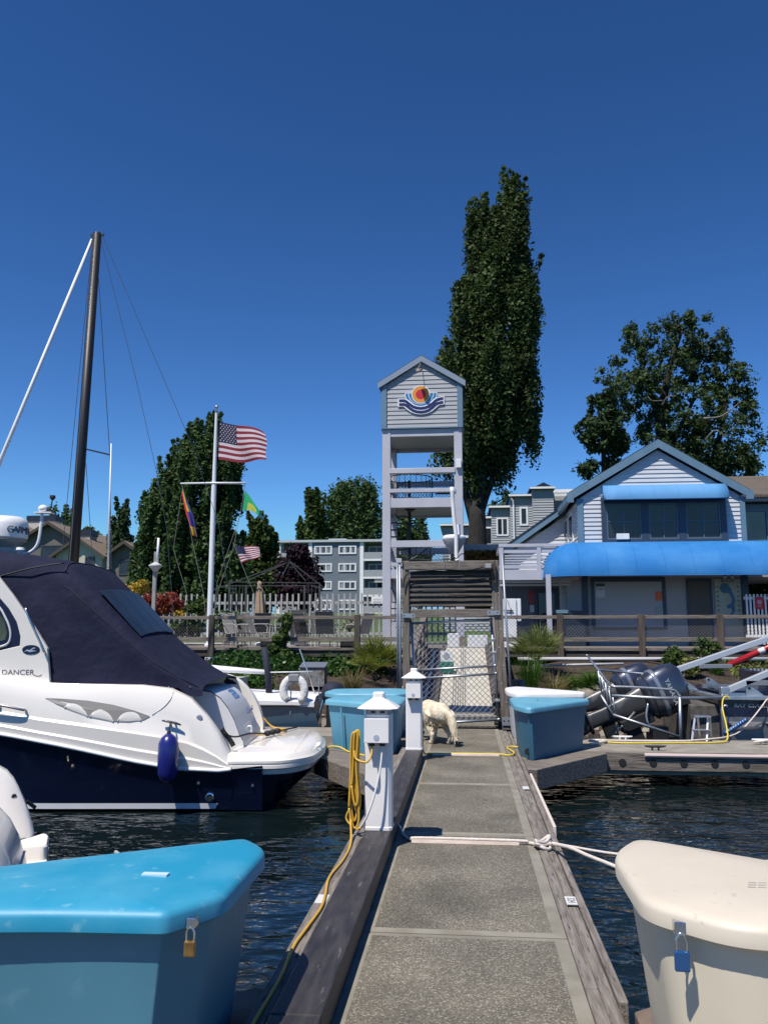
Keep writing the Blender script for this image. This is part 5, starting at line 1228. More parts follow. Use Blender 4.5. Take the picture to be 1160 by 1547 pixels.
def awin(u, s): 
    # the after panel surface at (u, s)
    return (u - .008, s, max(ztop(u), 1.35) + .05 * (1 - s * s) + .018 + .002 * math.sin(14 * s + 3 * u))
mb = MB(); mb.grid(lambda a, b: awin(2.16 + .54 * b + .03 * (a - .5), .90 - 1.8 * a), 40, 10)
vm = mat('clear_vinyl', (.007, .009, .014), .30, col2=(.036, .043, .055), scale=3.0, stretch=(1.2, 12, 1), mixr=(.45, .75), bump=.35, bscale=4, bdist=.015, spec=.15)
mb.build('vinyl_window', vm, cv, smooth=True)
# side: the white arch leg, cabin window in a dark frame, badge and lettering
YP = 1.175
mb = MB(); mb.prism([(3.83, 2.74), (3.62, 2.49), (3.40, 2.20), (3.17, 1.86), (3.11, 1.42), (3.7, 1.44), (5.6, 1.70), (5.8, 1.86), (3.76, 1.83), (3.50, 1.89), (3.50, 2.0), (3.555, 2.17), (3.66, 2.33), (3.79, 2.47), (4.3, 2.62), (4.3, 2.74)], YP - .06, YP, 'y')
al = mb.build('arch_leg', gel, B, bev=.008)
mb = MB(); mb.prism([(3.76, 1.835), (3.505, 1.895), (3.505, 2.0), (3.56, 2.17), (3.665, 2.33), (3.79, 2.465), (4.3, 2.615), (5.3, 2.55), (5.75, 1.87)], YP - .05, YP - .006, 'y')
wf = mb.build('window_frame', mat('navy_frame', (.008, .010, .04), .35), B)
mb = MB(); mb.prism([(3.80, 1.93), (3.68, 1.96), (3.66, 2.05), (3.71, 2.2), (3.85, 2.36), (4.3, 2.52), (5.2, 2.46), (5.5, 1.96)], YP - .05, YP - .002, 'y')
mb.build('glass', mat('dark_glass', (.03, .04, .035), .05, col2=(.12, .14, .10), scale=2), wf)
mb = MB(); mb.tube([(3.765, 1.87, 0), (3.64, 1.92, 0), (3.62, 2.05, 0), (3.69, 2.22, 0), (3.84, 2.395, 0), (4.3, 2.555, 0)], .014, 6, smooth_pts=4); mb.v = [(a, YP + c, b_) for a, b_, c in mb.v]; mb.build('trim', gel2, wf, smooth=True)
mb = MB(); mb.tube([(3.44, YP, 2.34), (3.43, YP + .05, 2.32), (3.36, YP + .06, 2.17), (3.26, YP + .05, 1.98), (3.19, YP + .05, 1.83), (3.185, YP, 1.80)], .013, 8, smooth_pts=4); mb.build('grab_rail', steel, B, smooth=True)
mb = MB(); mb.lathe([(.001, 0), (.105, 0), (.105, .007), (.001, .007)], (0, 0, 0), 26, 'y', sx=1, sy=.52); mb.v = [(a + 3.36, b_ + YP, c + 1.845) for a, b_, c in mb.v]; bd = mb.build('oval_badge', mat('badge_navy', (.008, .012, .04), .3), B)
mb = MB(); mb.prism([(3.44, 1.82), (3.40, 1.85), (3.385, 1.835), (3.33, 1.87), (3.30, 1.866), (3.36, 1.84), (3.29, 1.83), (3.38, 1.815), (3.40, 1.83)], YP + .007, YP + .009, 'y'); mb.build('bird_mark', mat('pale_blue', (.35, .45, .55), .4), bd)
# lettering, read from outside (towards +y local)
text('DANCER', 'lettering', mat('letter_grey', (.10, .10, .13), .5), al, .085, (3.50, YP + .001, 1.575), (R(90), 0, math.pi), xs=1.15)
mb = MB(); mb.tube([(3.325, YP + .002, 1.56), (3.29, YP + .002, 1.54), (3.25, YP + .002, 1.535), (3.215, YP + .002, 1.55)], .004, 6, smooth_pts=4); mb.build('flourish', MATS['letter_grey'], al)
# side vent: a set-on panel, recess shade in its grey, with three moulded lobes
def side(u, z): b = beam(u); z0 = lerp(rub, u); H_ = lerp(gun, u) - z0; q = (z - z0) / H_; return b + lerp([(0, 0), (.36, .004), (.40, -.018), (.68, -.03), (.93, -.075), (1, -.11)], q)
upper = [(3.10, 1.292), (2.9, 1.285), (2.6, 1.262), (2.3, 1.215), (2.05, 1.15), (1.86, 1.085)]
lower = [(1.93, 1.045), (2.1, 1.02), (2.3, 1.028), (2.55, 1.075), (2.8, 1.16), (2.95, 1.225)]
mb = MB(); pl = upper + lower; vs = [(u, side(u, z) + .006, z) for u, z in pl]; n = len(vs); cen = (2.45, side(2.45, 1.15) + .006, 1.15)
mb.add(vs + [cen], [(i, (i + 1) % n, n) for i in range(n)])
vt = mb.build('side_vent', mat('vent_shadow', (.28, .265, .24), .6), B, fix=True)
for (u0, h_) in ((2.72, .085), (2.42, .11), (2.10, .12)):
    mb = MB(); ss = []
    for i in range(9):
        t = i / 8; u = u0 + .14 - .28 * t; zb = lerp([(1.93, 1.045), (2.1, 1.02), (2.3, 1.028), (2.55, 1.075), (2.8, 1.16), (2.95, 1.225)], u); hh = h_ * math.sin(math.pi * min(1, t * 1.0)) ** .6
        ss.append([(u, side(u, zb) + .004, zb - .006), (u, side(u, zb + hh * .5) + .014, zb + hh * .55), (u, side(u, zb + hh) + .004, zb + hh + .004)])
    mb.loft(ss, closed=False); mb.build('vent_lobe', gel, vt, smooth=True)
mb = MB(); mb.tube([(u, side(u, z) + .004, z) for u, z in [(1.84, 1.10), (1.72, 1.18), (1.64, 1.28), (1.62, 1.36)]], .004, 6, smooth_pts=4); mb.build('panel_line', mat('seam_grey', (.42, .41, .39), .6), top)
mb = MB(); mb.lathe([(.001, 0), (.036, 0), (.034, .012), (.001, .014)], (1.30, side(1.32, 1.05) - .012, 1.06), 18, 'y'); mb.build('filler_cap', mat('cap_grey', (.35, .38, .46), .3, .5), B, smooth=40)
# cleats, handrail bracket, exhaust and drains
def bcleat(u, z):
    s = side(u, z)
    mb = MB(); mb.tube([(u + .11, s + .05, z + .02), (u + .05, s + .045, z + .01), (u - .05, s + .045, z - .01), (u - .11, s + .05, z - .03)], [.009, .014, .014, .009], 8); mb.tube([(u + .03, s - .02, z), (u + .03, s + .05, z + .005)], .012, 8); mb.tube([(u - .03, s - .02, z - .01), (u - .03, s + .05, z - .005)], .012, 8)
    mb.build('cleat', mat('dark_cleat', (.10, .10, .12), .3, .7), B, smooth=True)
bcleat(1.60, 1.02)
mb = MB(); mb.tube([(3.31, 1.36, 1.16), (3.32, 1.42, 1.165), (3.6, 1.44, 1.225), (4.2, 1.42, 1.32), (4.25, 1.35, 1.33)], .015, 8, smooth_pts=4); mb.lathe([(.001, 0), (.03, 0), (.02, .05), (.001, .06)], (3.62, 1.33, 1.19), 12, 'y'); mb.build('side_rail', mat('rail_steel', (.40, .38, .40), .25, .9), B, smooth=True)
mb = MB()
mb.lathe([(.030, -.01), (.048, -.01), (.05, .02), (.036, .024), (.030, .0)], (1.15, 1.285, .17), 18, 'y'); mb.build('exhaust_port', chrome, B, smooth=40)
mb = MB(); mb.lathe([(.001, 0), (.031, 0), (.031, .012), (.001, .012)], (1.15, 1.288, .17), 14, 'y'); mb.build('exhaust_bore', black_m, B)
mb = MB(); mb.lathe([(.001, 0), (.02, 0), (.018, .012), (.001, .014)], (1.28, 1.318, .33), 12, 'y'); mb.lathe([(.001, 0), (.02, 0), (.018, .012), (.001, .014)], (.66, 1.30, .30), 12, 'y'); mb.build('drain', chrome, B)
# line across the stern
mb = MB(); mb.tube([(1.02, 1.20, .88), (.98, 1.13, .84), (.92, .9, .80), (.84, .4, .78), (.72, -.10, .72), (.62, -.5, .70), (.42, -1.2, .68)], .011, 6, smooth_pts=5)
for k in range(3): mb.ell((.70 - .05 * k, -.16 - .13 * k, .715), .05, .05, .04, 8, 6)
mb.build('stern_line', black_l, B, smooth=True)
mb = MB(); mb.tube([(1.06, 1.16, .92), (1.02, 1.15, .86), (.97, 1.13, .80), (.92, 1.13, .72)], .028, 8, smooth_pts=4); mb.build('chafe_sleeve', black_l, B, smooth=True)
mb = MB(); mb.tube([(1.05, -1.18, 1.0), (.80, -1.20, .70), (.55, -1.0, .67), (.62, -.4, .70)], .013, 6, smooth_pts=4); mb.tube([(.93, .02, .75), (.80, -.05, .70), (.68, -.2, .70)], .008, 6); mb.build('yellow_line', yel, B, smooth=True)
# radar on the hardtop, light mast, antennas
mb = MB(); mb.lathe([(.001, .30), (.20, .305), (.26, .275), (.285, .20), (.29, .10), (.285, .02), (.25, -.01), (.001, -.02)], (4.30, 0, 3.30), 32); rd = mb.build('radar_dome', white_p, B, smooth=45)
mb = MB(); mb.lathe([(.285, 0), (.15, -.10), (.14, -.2)], (4.30, 0, 3.285), 24); mb.bx(4.10, 4.30, -.07, .07, 3.05, 3.2); mb.build('radar_bracket', mat('bracket_grey', (.42, .42, .42), .5), rd, bev=.01)
gm = mat('lettering_black', (.03, .03, .05), .5)
for i, ch in enumerate('GARMIN'):
    # the lettering reads left to right as seen from the dock
    ang = R(126) + R(13.5) * i
    x = 4.30 + .2925 * math.cos(ang); y = .2925 * math.sin(ang)
    text(ch, 'dome_letter', gm, rd, .13, (x, y, 3.41), (R(90), 0, ang + R(90)))
mb = MB(); mb.tube([(4.05, .02, 3.10), (3.92, .02, 3.14), (3.84, .02, 3.26), (3.815, .02, 3.5), (3.81, .02, 3.66)], .022, 8, smooth_pts=5); mb.bx(3.66, 3.90, -.05, .09, 3.655, 3.67); lm = mb.build('light_mast', white_p, B, smooth=40)
mb = MB(); mb.ell((3.80, .02, 3.72), .065, .065, .055); mb.build('gps_dome', white_p, lm, smooth=True)
mb = MB(); mb.bx(3.70, 3.74, 0, .04, 3.67, 3.72); mb.tube([(3.70, .02, 3.70), (3.68, .02, 3.85)], .008, 6); mb.lathe([(.001, .04), (.035, .035), (.04, .0), (.015, -.03)], (3.68, .02, 3.87), 12); mb.build('anchor_light', black_m, lm)
mb = MB(); mb.lathe([(.001, .09), (.05, .085), (.06, .05), (.02, 0), (.02, -.06)], (3.97, .25, 3.08), 14); mb.build('antenna_mushroom', white_p, B, smooth=40)
# fender hanging from the cleat
fe = thing('fender', 'dark blue fender hanging on the side of the cabin cruiser', 'fender', (0, 0, 0), local=True)
def BW(u, s, z): a = A0; return Vector((-1.95 + u * math.cos(a) - s * math.sin(a), 11.05 + u * math.sin(a) + s * math.cos(a), z - .45))
FZ = .64; fc = BW(1.595, 1.50, FZ)
fe.location = fc
mb = MB(); mb.lathe([(.02, .27), (.035, .265), (.085, .225), (.112, .16), (.118, 0), (.112, -.17), (.085, -.235), (.03, -.265), (.015, -.275)], (0, 0, 0), 22); mb.build('fender_body', mat('blue_vinyl', (.012, .016, .15), .3, coat=.3), fe, smooth=50)
pt_ = BW(1.60, 1.40, 1.03) - fc
mb = MB(); mb.tube([(0, 0, .26), (pt_.x * .5, pt_.y * .3, .33), tuple(pt_)], .009, 6); mb.lathe([(.001, 0), (.028, 0), (.02, .035), (.001, .04)], (0, 0, .262), 10); mb.build('fender_line', black_l, fe)

# ---- the white boat whose stern shows at the left edge
W = thing('white_boat', 'white motor boat whose stern shows behind the big blue dock box', 'motor boat', (-2.7, 5.9, -.45), local=True, rz=math.pi + R(25)); W.scale = (.9, .9, .9)
def wb(u): return lerp([(0, .88), (.6, .97), (1, 1.02), (3, 1.05), (4.5, .85), (5.8, .35), (6.3, .02)], u)
rings = []
for u in (.30, .34, .45, .7, 1.2, 2, 3, 4, 5, 5.8, 6.3):
    b = wb(u) - (.10 if u < .32 else .03 if u < .36 else 0); z = lerp([(0, .40), (.75, .40), (2, .60), (6.3, .95)], u)
    rings.append([(u, s, zz) for s, zz in ((.02, -.4), (b * .85, -.05), (b * .93, .1), (b - .02, z - .10), (b + .02, z - .06), (b + .02, z), (b, z + .03))] + [(u, -s, zz) for s, zz in ((b, z + .03), (b + .02, z), (b + .02, z - .06), (b - .02, z - .10), (b * .93, .1), (b * .85, -.05), (.02, -.4))])
mb = MB(); mb.loft(rings); mb.build('hull', gel, W, smooth=35)
mb = MB(); mb.loft([[(u, s * 1.0, z) for u, s in rpoly([(.30, -.86), (.30, -.42), (.75, -.42), (.75, -.97), (.42, -.97)], [.12, .06, .02, .02, .12], 5)] for z in (.40, .53)] + [[(u + .012, s, .545) for u, s in rpoly([(.30, -.85), (.30, -.43), (.74, -.43), (.74, -.96), (.42, -.96)], [.12, .06, .02, .02, .12], 5)]]); mb.build('platform_step', gel, W, smooth=40)
mb = MB(); rr = []
for u, zt in ((.42, .52), (.44, .62), (.47, .72), (.52, .84), (.57, .94), (.62, 1.03), (.68, 1.10), (.80, 1.17), (1.2, 1.3), (2, 1.4), (4, 1.5), (5.6, 1.55)):
    b = wb(u); rr.append([(u, -s, z) for s, z in ((b, .44), (b + .02, .5), (b, (zt + .5) / 2), (b - .05, zt - .02), (b - .08, zt), (b - .13, zt - .01), (b - .16, zt - .08), (b - .26, .44))])
mb.loft(rr); mb.build('coaming', gel, W, smooth=38)
mb = MB(); rr = []
for s_ in (-.12, -.08, 0, .3, .6, .88, .93):
    k_ = .03 if s_ in (-.12, .93) else 0
    rr.append([(u + k_, s_, z) for u, z in ((.50, .42), (.44, .44), (.43, .50), (.445, .56), (.46, .60), (.50, .72), (.57, .85), (.66, .95), (.78, 1.02 - k_), (1.0, 1.06 - k_), (1.4, 1.08 - k_), (1.4, .42))])
mb.loft(rr); em_ = mb.build('engine_hatch', gel, W, smooth=40)
mb = MB(); mb.tube([(.452, -.11, .585), (.45, .3, .585), (.45, .92, .585)], .007, 6); mb.build('seam', mat('seam_grey', (.42, .41, .39), .6), em_)
mb = MB(); mb.bx(.60, .75, -.41, -.13, .42, .56); mb.build('transom_step', gel2, W, bev=.03)
mb = MB(); mb.tube([(.62, -.86, .90), (.60, -.80, .88)], .022, 8); mb.tube([(.60, -.86, .74), (.58, -.80, .72)], .022, 8); mb.build('grab_handle', black_m, W)
mb = MB(); mb.tube([(.58, -.88, .82), (.50, -.97, .80), (.44, -1.02, .74)], .018, 8); mb.build('dark_strap', black_m, W)
ln = MB(); ln.tube([G(175, 1288, -.1), G(185, 1296, -.05), G(205, 1304, .05), G(230, 1308, .12), (-2.2, 4.4, .02), (-2.1, 3.6, .0)], .016, 8, smooth_pts=5)
ln.build('mooring_rope', mat('grey_rope', (.45, .45, .45), .85, col2=(.2, .2, .2), scale=60), label='short grey rope rising from the water behind the big blue dock box', cat='rope', org=(-2.2, 4.4, 0), smooth=True)

# ---- the little blue-grey boat behind the cruiser
S = thing('small_boat', 'small blue-grey hulled boat with a white deck behind the cruiser', 'boat', (-2.72, 15.25, -.45), local=True, rz=math.pi + R(4))
rings = []
for u in (0, .5, 1.2, 2.2, 3.2, 4.2, 5):
    b = lerp([(0, .78), (1.5, .95), (3, .9), (4.2, .5), (5, .03)], u); z = lerp([(0, .80), (5, 1.0)], u); q = -.12 * (1 if u == 0 else 0)
    rings.append([(u + (.22 * (.8 - zz) / .8 if u == 0 else 0) * -1 + (.2 if u == 0 else 0) * 0, s, zz) for s, zz in ((.02, -.3), (b * .8, -.05), (b * .92, .3), (b, z))] + [(u, -s, zz) for s, zz in ((b, z), (b * .92, .3), (b * .8, -.05), (.02, -.3))])
mb = MB(); mb.loft(rings); mb.build('hull', mat('blue_grey_hull', (.045, .10, .16), .35, coat=.3), S, smooth=35)
mb = MB(); rr = []
for u in (-.02, .5, 1.2, 2.2, 3.2, 4.2, 5.02):
    b = lerp([(0, .81), (1.5, .98), (3, .93), (4.2, .53), (5, .05)], u); z = lerp([(0, .80), (5, 1.0)], u)
    rr.append([(u, s, zz) for s, zz in ((b, z - .03), (b, z + .05), (b * .6, z + .13), (-b * .6, z + .13), (-b, z + .05), (-b, z - .03))])
mb.loft(rr); mb.build('deck', white_p, S, smooth=35)
mb = MB(); mb.tube([(.05, .8, .79), (1, .93, .80), (2, .95, .82)], .018, 6); mb.build('gunwale_rope', black_l, S)
mb = MB(); mb.tube([(.86, .20, .90), (.90, .18, 1.35), (.98, .15, 1.78)], .062, 10); mb.build('covered_post', mat('navy_cover', (.010, .012, .03), .8), S, smooth=True)
mb = MB(); mb.tube([(2.4, -.3, 1.40), (.88, .18, 1.33)], [.075, .04], 10); mb.tube([(.85, .2, 1.33), (.1, .0, 1.335)], .012, 6); mb.build('white_boom', white_p, S, smooth=True)
mb = MB(); mb.tube([(.05, -.2, .80), (.15, -.1, 1.2), (.35, 0, 1.75)], .012, 6); mb.tube([(-.05, .3, .85), (-.05, .3, 1.25)], .012, 6); mb.build('stern_staff', steel, S)
hb = thing('life_buoy', 'white horseshoe life buoy on the stern of the small blue-grey boat', 'life buoy', tuple(U(444, 1043, 14.40)), local=True)
pts = []
for i in range(17):
    a = R(-52) + R(284) * i / 16; pts.append((.185 * math.cos(a), 0, .205 * math.sin(a) + (.0 if math.sin(a) > 0 else -.02)))
mb = MB(); mb.tube([pts[0]] + pts + [pts[-1]], [.04] + [.072] * 17 + [.04], 10, smooth_pts=False); mb.v = [(x, y * .75, z) for x, y, z in mb.v]; mb.build('buoy_cover', mat('buoy_fabric', (.62, .62, .60), .8, bump=.8, bscale=14, bdist=.02), hb, smooth=True)
mb = MB(); mb.bx(-.10, .10, -.06, .06, .13, .28); mb.build('cloth_band', mat('grey_band', (.20, .21, .23), .8), hb, bev=.03)
mb = MB(); mb.tube([(-.06, .02, -.42), (-.055, .03, .2)], .012, 6); mb.build('holder', steel, hb)
# ---- outboard with a navy cover
ob = thing('outboard_motor', 'dark outboard motor under a navy cover, left of the faded blue boxes', 'outboard motor', tuple(U(503, 1060, 15.0)), local=True)
mb = MB(); mb.loft([[(x * 1.0, y, z) for x, y, z in [(rx * math.cos(2 * math.pi * k / 18), ry * math.sin(2 * math.pi * k / 18), zz) for k in range(18)]] for rx, ry, zz in ((.16, .22, -.02), (.20, .27, .08), (.205, .28, .2), (.17, .24, .29), (.10, .16, .335), (.02, .03, .345))]); mb.build('motor_cover', MATS['navy_cover'], ob, smooth=True)
mb = MB(); mb.bx(-.10, .08, -.14, .16, -.45, 0); mb.bx(-.13, .10, -.09, .10, -.62, -.45); mb.bx(-.09, .07, -.06, .09, -1.5, -.62); 
for i in range(4): mb.bx(-.14, .11, -.12, .13, -.28 - .17 * i, -.25 - .17 * i)
mb.build('motor_leg', black_m, ob, bev=.02)
mb = MB(); mb.tube([(-.16, 0, .1), (-.24, -.04, -.2), (-.28, -.05, -.34)], .03, 8); mb.build('steering_arm', steel, ob)
sk_ = thing('skiff', 'low dark skiff moored behind the faded blue dock boxes', 'boat', (-1.5, 15.1, -.45), local=True, rz=0)
mb = MB(); mb.loft([[(u - .75 + (0 if zz > 0 else .1), s, zz) for s, zz in ((b * .7, -.15), (b, .35), (b * .94, .35), (b * .6, -.05), (-b * .6, -.05), (-b * .94, .35), (-b, .35), (-b * .7, -.15))] for u, b in ((0, .5), (.8, .55), (1.6, .45), (2.3, .1))]); mb.build('hull', mat('skiff_grey', (.06, .065, .07), .6), sk_)

# ---- the aluminium boat on the right: twin tilted outboards, guard rails, folding beams
Rb = thing('aluminium_boat', 'dark blue and aluminium boat with tilted outboards on the right', 'motor boat', (3.85, 15.0, -.45))
YN = 13.95
hullb = mat('dark_blue_paint', (.006, .010, .035), .25, coat=.4)
mb = MB(); mb.bx(3.98, 12, YN, 16.3, -.05, .55); mb.build('hull_side', hullb, Rb, bev=.02)
mb = MB(); mb.loft([[(4.0, YN - .02, -.5), (4.0, YN - .05, -.30), (4.0, YN - .02, .27), (4.0, 16.2, .27), (4.0, 16.2, -.6)], [(12, YN - .02, -.5), (12, YN - .05, -.30), (12, YN - .02, .27), (12, 16.2, .27), (12, 16.2, -.6)]])
lowm = mat('dull_aluminium', (.22, .23, .25), .45, .7, col2=(.15, .16, .17), scale=5)
lh = mb.build('lower_hull', lowm, Rb)
mb = MB()
for (x0, x1, z) in ((4.05, 4.62, .20), (4.64, 6.5, .20), (4.12, 4.6, -.10), (4.63, 6.5, -.10)): mb.add([(x0, YN - .02, z), (x1, YN - .02, z), (x1 - .05, YN - .14, z - .06), (x0 + .10, YN - .14, z - .06), (x0 + .1, YN - .06, z - .12), (x1 - .05, YN - .06, z - .12)], [(0, 1, 2, 3), (3, 2, 5, 4)])
mb.build('chine_step', alu, lh)
mb = MB(); mb.bx(3.90, 12, YN - .06, YN + .10, .535, .60); mb.bx(3.9, 4.05, YN, 16.2, .535, .60); mb.build('gunwale', alu, Rb, bev=.01)
text('RAY CLASSER', 'lettering', mat('pale_letter', (.45, .47, .5), .5), Rb, .075, (4.50, YN - .005, .445), FRONT, xs=1.3, shear=.2)
mb = MB(); mb.bx(4.15, 5.2, YN + .3, YN + 2.0, .55, .66); mb.bx(4.9, 12, YN + .5, YN + 1.9, .55, .95); mb.build('deck_box', hullb, Rb, bev=.02)
mb = MB(); mb.bx(4.05, 4.45, YN + .06, YN + .14, .60, .64); mb.bx(4.0, 5.6, YN + .9, YN + 1.0, .66, .72); mb.build('deck_rail', alu, Rb)
def bracket(x, y, z, s=1.0):
    mb = MB(); mb.prism([(x, z), (x + .28 * s, z), (x + .10 * s, z + .14 * s), (x + .03 * s, z + .16 * s), (x, z + .13 * s)], y, y + .03); b = mb.build('hinge_bracket', alu, Rb, bev=.004)
    mb = MB(); mb.lathe([(.001, -.006), (.022 * s, -.006), (.022 * s, .0), (.001, .0)], (x + .05 * s, y, z + .115 * s), 12, 'y'); mb.build('pivot_hole', black_m, b)
bracket(4.42, YN + .02, .60); bracket(4.02, YN + .8, .70, .9); bracket(3.72, YN + 1.0, .62, .8)
# folding beams with red strut
bm_ = mat('painted_beam', (.55, .57, .60), .4, .5)
mb = MB(); mb.bar((3.50, 14.9, .93), (6.2, 14.9, 1.86), .10, .10); mb.bar((4.08, YN + .05, .655), (6.2, YN + .05, 1.56), .10, .10); bb = mb.build('folding_beam', bm_, Rb, bev=.01)
mb = MB(); mb.bar((3.95, 14.88, 1.02), (4.50, 14.88, 1.03), .07, .07); mb.bar((4.42, YN + .03, .80), (5.6, YN + .03, .80), .06, .08); mb.build('beam_link', mat('link_grey', (.30, .31, .32), .45, .6), Rb, bev=.006)
mb = MB(); mb.tube([(4.45, 14.9, 1.04), (6.0, 14.9, 1.74)], .055, 10); mb.build('red_strut', mat('red_paint', (.38, .012, .018), .35), Rb, smooth=True)
mb = MB(); mb.tube([(4.95, 14.9, 1.266), (5.05, 14.9, 1.311)], .0575, 10); mb.build('white_band', white_p, Rb, smooth=True)
mb = MB(); mb.bx(3.47, 3.60, 14.82, 14.98, .82, 1.0); mb.bx(4.02, 4.16, YN - .02, YN + .10, .60, .74); mb.build('beam_foot', alu, Rb, bev=.02)
# guard rails round the motors
mb = MB()
tl = (2.27, 13.75, .70); ml = (2.28, 13.75, .585)
mb.tube([(1.93, 13.9, 1.24), (2.02, 13.9, 1.12), (2.30, 13.78, .72)], .017, 8, smooth_pts=4)
mb.tube([(2.30, 13.78, .74), (2.6, 13.78, .735), (3.2, 13.8, .70), (3.3, 13.8, .66), (3.36, 13.8, .58)], .019, 8, smooth_pts=4)
mb.tube([(2.29, 13.78, .60), (3.0, 13.78, .565), (4.02, 13.85, .575)], .024, 8)
mb.tube([(2.30, 13.78, .22), (2.7, 13.75, .11), (3.31, 13.8, -.07)], .022, 8) if False else mb.tube([(2.30, 13.78, .30), (2.8, 13.76, .14), (3.31, 13.8, -.03)], .022, 8)
mb.tube([(3.345, 13.8, .58), (3.325, 13.8, -.25)], .026, 8)
mb.tube([(2.10, 13.9, 1.0), (2.5, 14.4, .95), (3.1, 14.4, .90)], .019, 8, smooth_pts=4)
for i in range(5): mb.tube([(2.10 + .05 * i, 13.86 - .02 * i, .98 - .09 * i), (2.15 + .045 * i, 13.86 - .02 * i, .60 - .085 * i)], .014, 8)
mb.tube([(2.13, 13.86, .60), (2.32, 13.78, .26)], .018, 8); mb.tube([(2.1, 13.88, .95), (2.3, 13.78, .62)], .018, 8)
mb.build('guard_rail', metal_g, Rb, smooth=True)
# outboards: cowl, leg, propeller, tilted up
cowl_m = mat('silver_blue_cowl', (.075, .085, .115), .30, .75, coat=.7, col2=(.10, .11, .14), scale=2)
def outboard(o, tilt, label, name='outboard_motor', lettered=False, s=1.0):
    t = bpy.data.objects.new(name, None); COL.objects.link(t); t.location = o; t.rotation_euler = (0, tilt, R(6)); ORG[t.name] = Vector((0, 0, 0))
    tag(t, label, 'outboard motor', 'tilted outboards on the dark blue boat')
    def sec(w, d, z, ox=0): return [(ox + d * (abs(math.cos(a)) ** .7) * (1 if math.cos(a) > 0 else -1) * s, w * (abs(math.sin(a)) ** .7) * (1 if math.sin(a) > 0 else -1) * s, z * s) for a in [2 * math.pi * k / 24 for k in range(24)]]
    mb = MB(); mb.loft([sec(.16, .24, -.10), sec(.20, .31, 0), sec(.215, .34, .15), sec(.21, .34, .32, -.01), sec(.18, .30, .46, -.02), sec(.11, .20, .53, -.03), sec(.02, .04, .55, -.04)]); c = mb.build('cowl', cowl_m, t, smooth=True)
    mb = MB(); mb.loft([sec(.217, .343, .10), sec(.219, .345, .12), sec(.219, .345, .14), sec(.217, .343, .16)]); mb.build('cowl_band', mat('pale_cowl_band', (.28, .30, .33), .25, .5), c, smooth=True)
    mb = MB(); mb.loft([sec(.205, .33, .30), sec(.20, .326, .33)]) if False else None
    mb = MB(); mb.prism([(.06 * s, .36 * s), (.24 * s, .30 * s), (.27 * s, .44 * s), (.10 * s, .47 * s)], -.203 * s, -.12 * s, 'y'); mb.build('air_intake', black_m, c, bev=.01)
    mb = MB(); mb.loft([sec(.205, .318, -.012), sec(.212, .328, .0), sec(.205, .318, .012)]); mb.build('cowl_seam', black_m, c, smooth=True)
    if lettered: text('YAMAHA', 'lettering', mat('cowl_letter', (.55, .57, .6), .3, .3), c, .105, (.02, -.252, .30), (R(90), 0, 0), ext=.004)
    mb = MB(); mb.loft([sec(.10, .19, -.10), sec(.075, .15, -.30), sec(.055, .105, -.7), sec(.045, .11, -.95)]); mb.build('mid_section', mat('grey_leg', (.055, .056, .06), .4, .3, col2=(.15, .15, .145), scale=3, mixr=(.5, .6)), t, smooth=40)
    mb = MB(); mb.loft([sec(.13, .22, -.93, -.05), sec(.13, .22, -.955, -.05)]); mb.loft([sec(.05, .12, -.95), sec(.06, .15, -1.05), sec(.02, .10, -1.35)]); mb.build('gearcase', mat('dark_leg', (.05, .05, .055), .35, .3), t, smooth=40)
    mb = MB()
    mb.lathe([(.02, -.36), (.055, -.3), (.06, -.1), (.05, 0)], (0, 0, -1.06 * s), 14, 'x')
    for k in range(3):
        a = 2 * math.pi * k / 3 + .4; c_, s_ = math.cos(a), math.sin(a)
        mb.add([(-.27, .05 * c_ - .05 * s_, -1.06 * s + .05 * s_ + .05 * c_), (-.22, .19 * c_ - .09 * s_, -1.06 * s + .19 * s_ + .09 * c_), (-.27, .22 * c_, -1.06 * s + .22 * s_), (-.32, .17 * c_ + .08 * s_, -1.06 * s + .17 * s_ - .08 * c_), (-.33, .05 * c_ + .04 * s_, -1.06 * s + .05 * s_ - .04 * c_)], [(0, 1, 2, 3, 4)])
    mb.build('propeller', chrome, t, smooth=40, solid=.008)
    mb = MB(); mb.bx(.15 * s, .32 * s, -.12, .12, -.55 * s, -.08 * s); mb.bx(.26 * s, .6 * s, -.07, .07, -.5 * s, -.3 * s); mb.build('clamp_bracket', black_m, t, bev=.02)
    mb = MB(); mb.tube([(.10 * s, -.10, -.30 * s), (.30 * s, -.10, -.75 * s)], .02, 8); mb.tube([(.10 * s, .10, -.30 * s), (.30 * s, .10, -.75 * s)], .02, 8); mb.tube([(.05, -.16, -.1), (.3, -.2, -.25), (.7, -.25, -.2), (.95, -.1, -.45)], .018, 8, smooth_pts=4); mb.build('hydraulic_tube', metal_g, t, smooth=True)
    return t
outboard((2.98, 14.30, .55), R(68), 'silver and blue outboard nearest the dock, behind the little folding ladder', lettered=True, s=1.17)
outboard((2.72, 15.3, .56), R(70), 'silver and blue outboard farther from the dock, beyond the lettered one', s=1.12)
mb = MB(); mb.bx(3.55, 4.0, 14.0, 16.0, -.35, .45); mb.build('motor_well', mat('well_dark', (.05, .045, .04), .7, col2=(.11, .10, .085), scale=9), Rb, bev=.02)
mb = MB(); mb.bx(3.2, 3.6, 14.0, 15.8, -.45, -.18); mb.bx(2.95, 3.2, 14.0, 14.3, -.45, .1); mb.build('stern_bracket', black_m, Rb, bev=.02)
mb = MB(); mb.tube([(4.05, 13.75, .45), (4.02, 13.75, .46), (3.96, 13.75, .40), (3.98, 13.75, .15), (4.02, 13.75, -.1)], .017, 8, smooth_pts=4); mb.build('hooked_rail', alu, Rb, smooth=True)
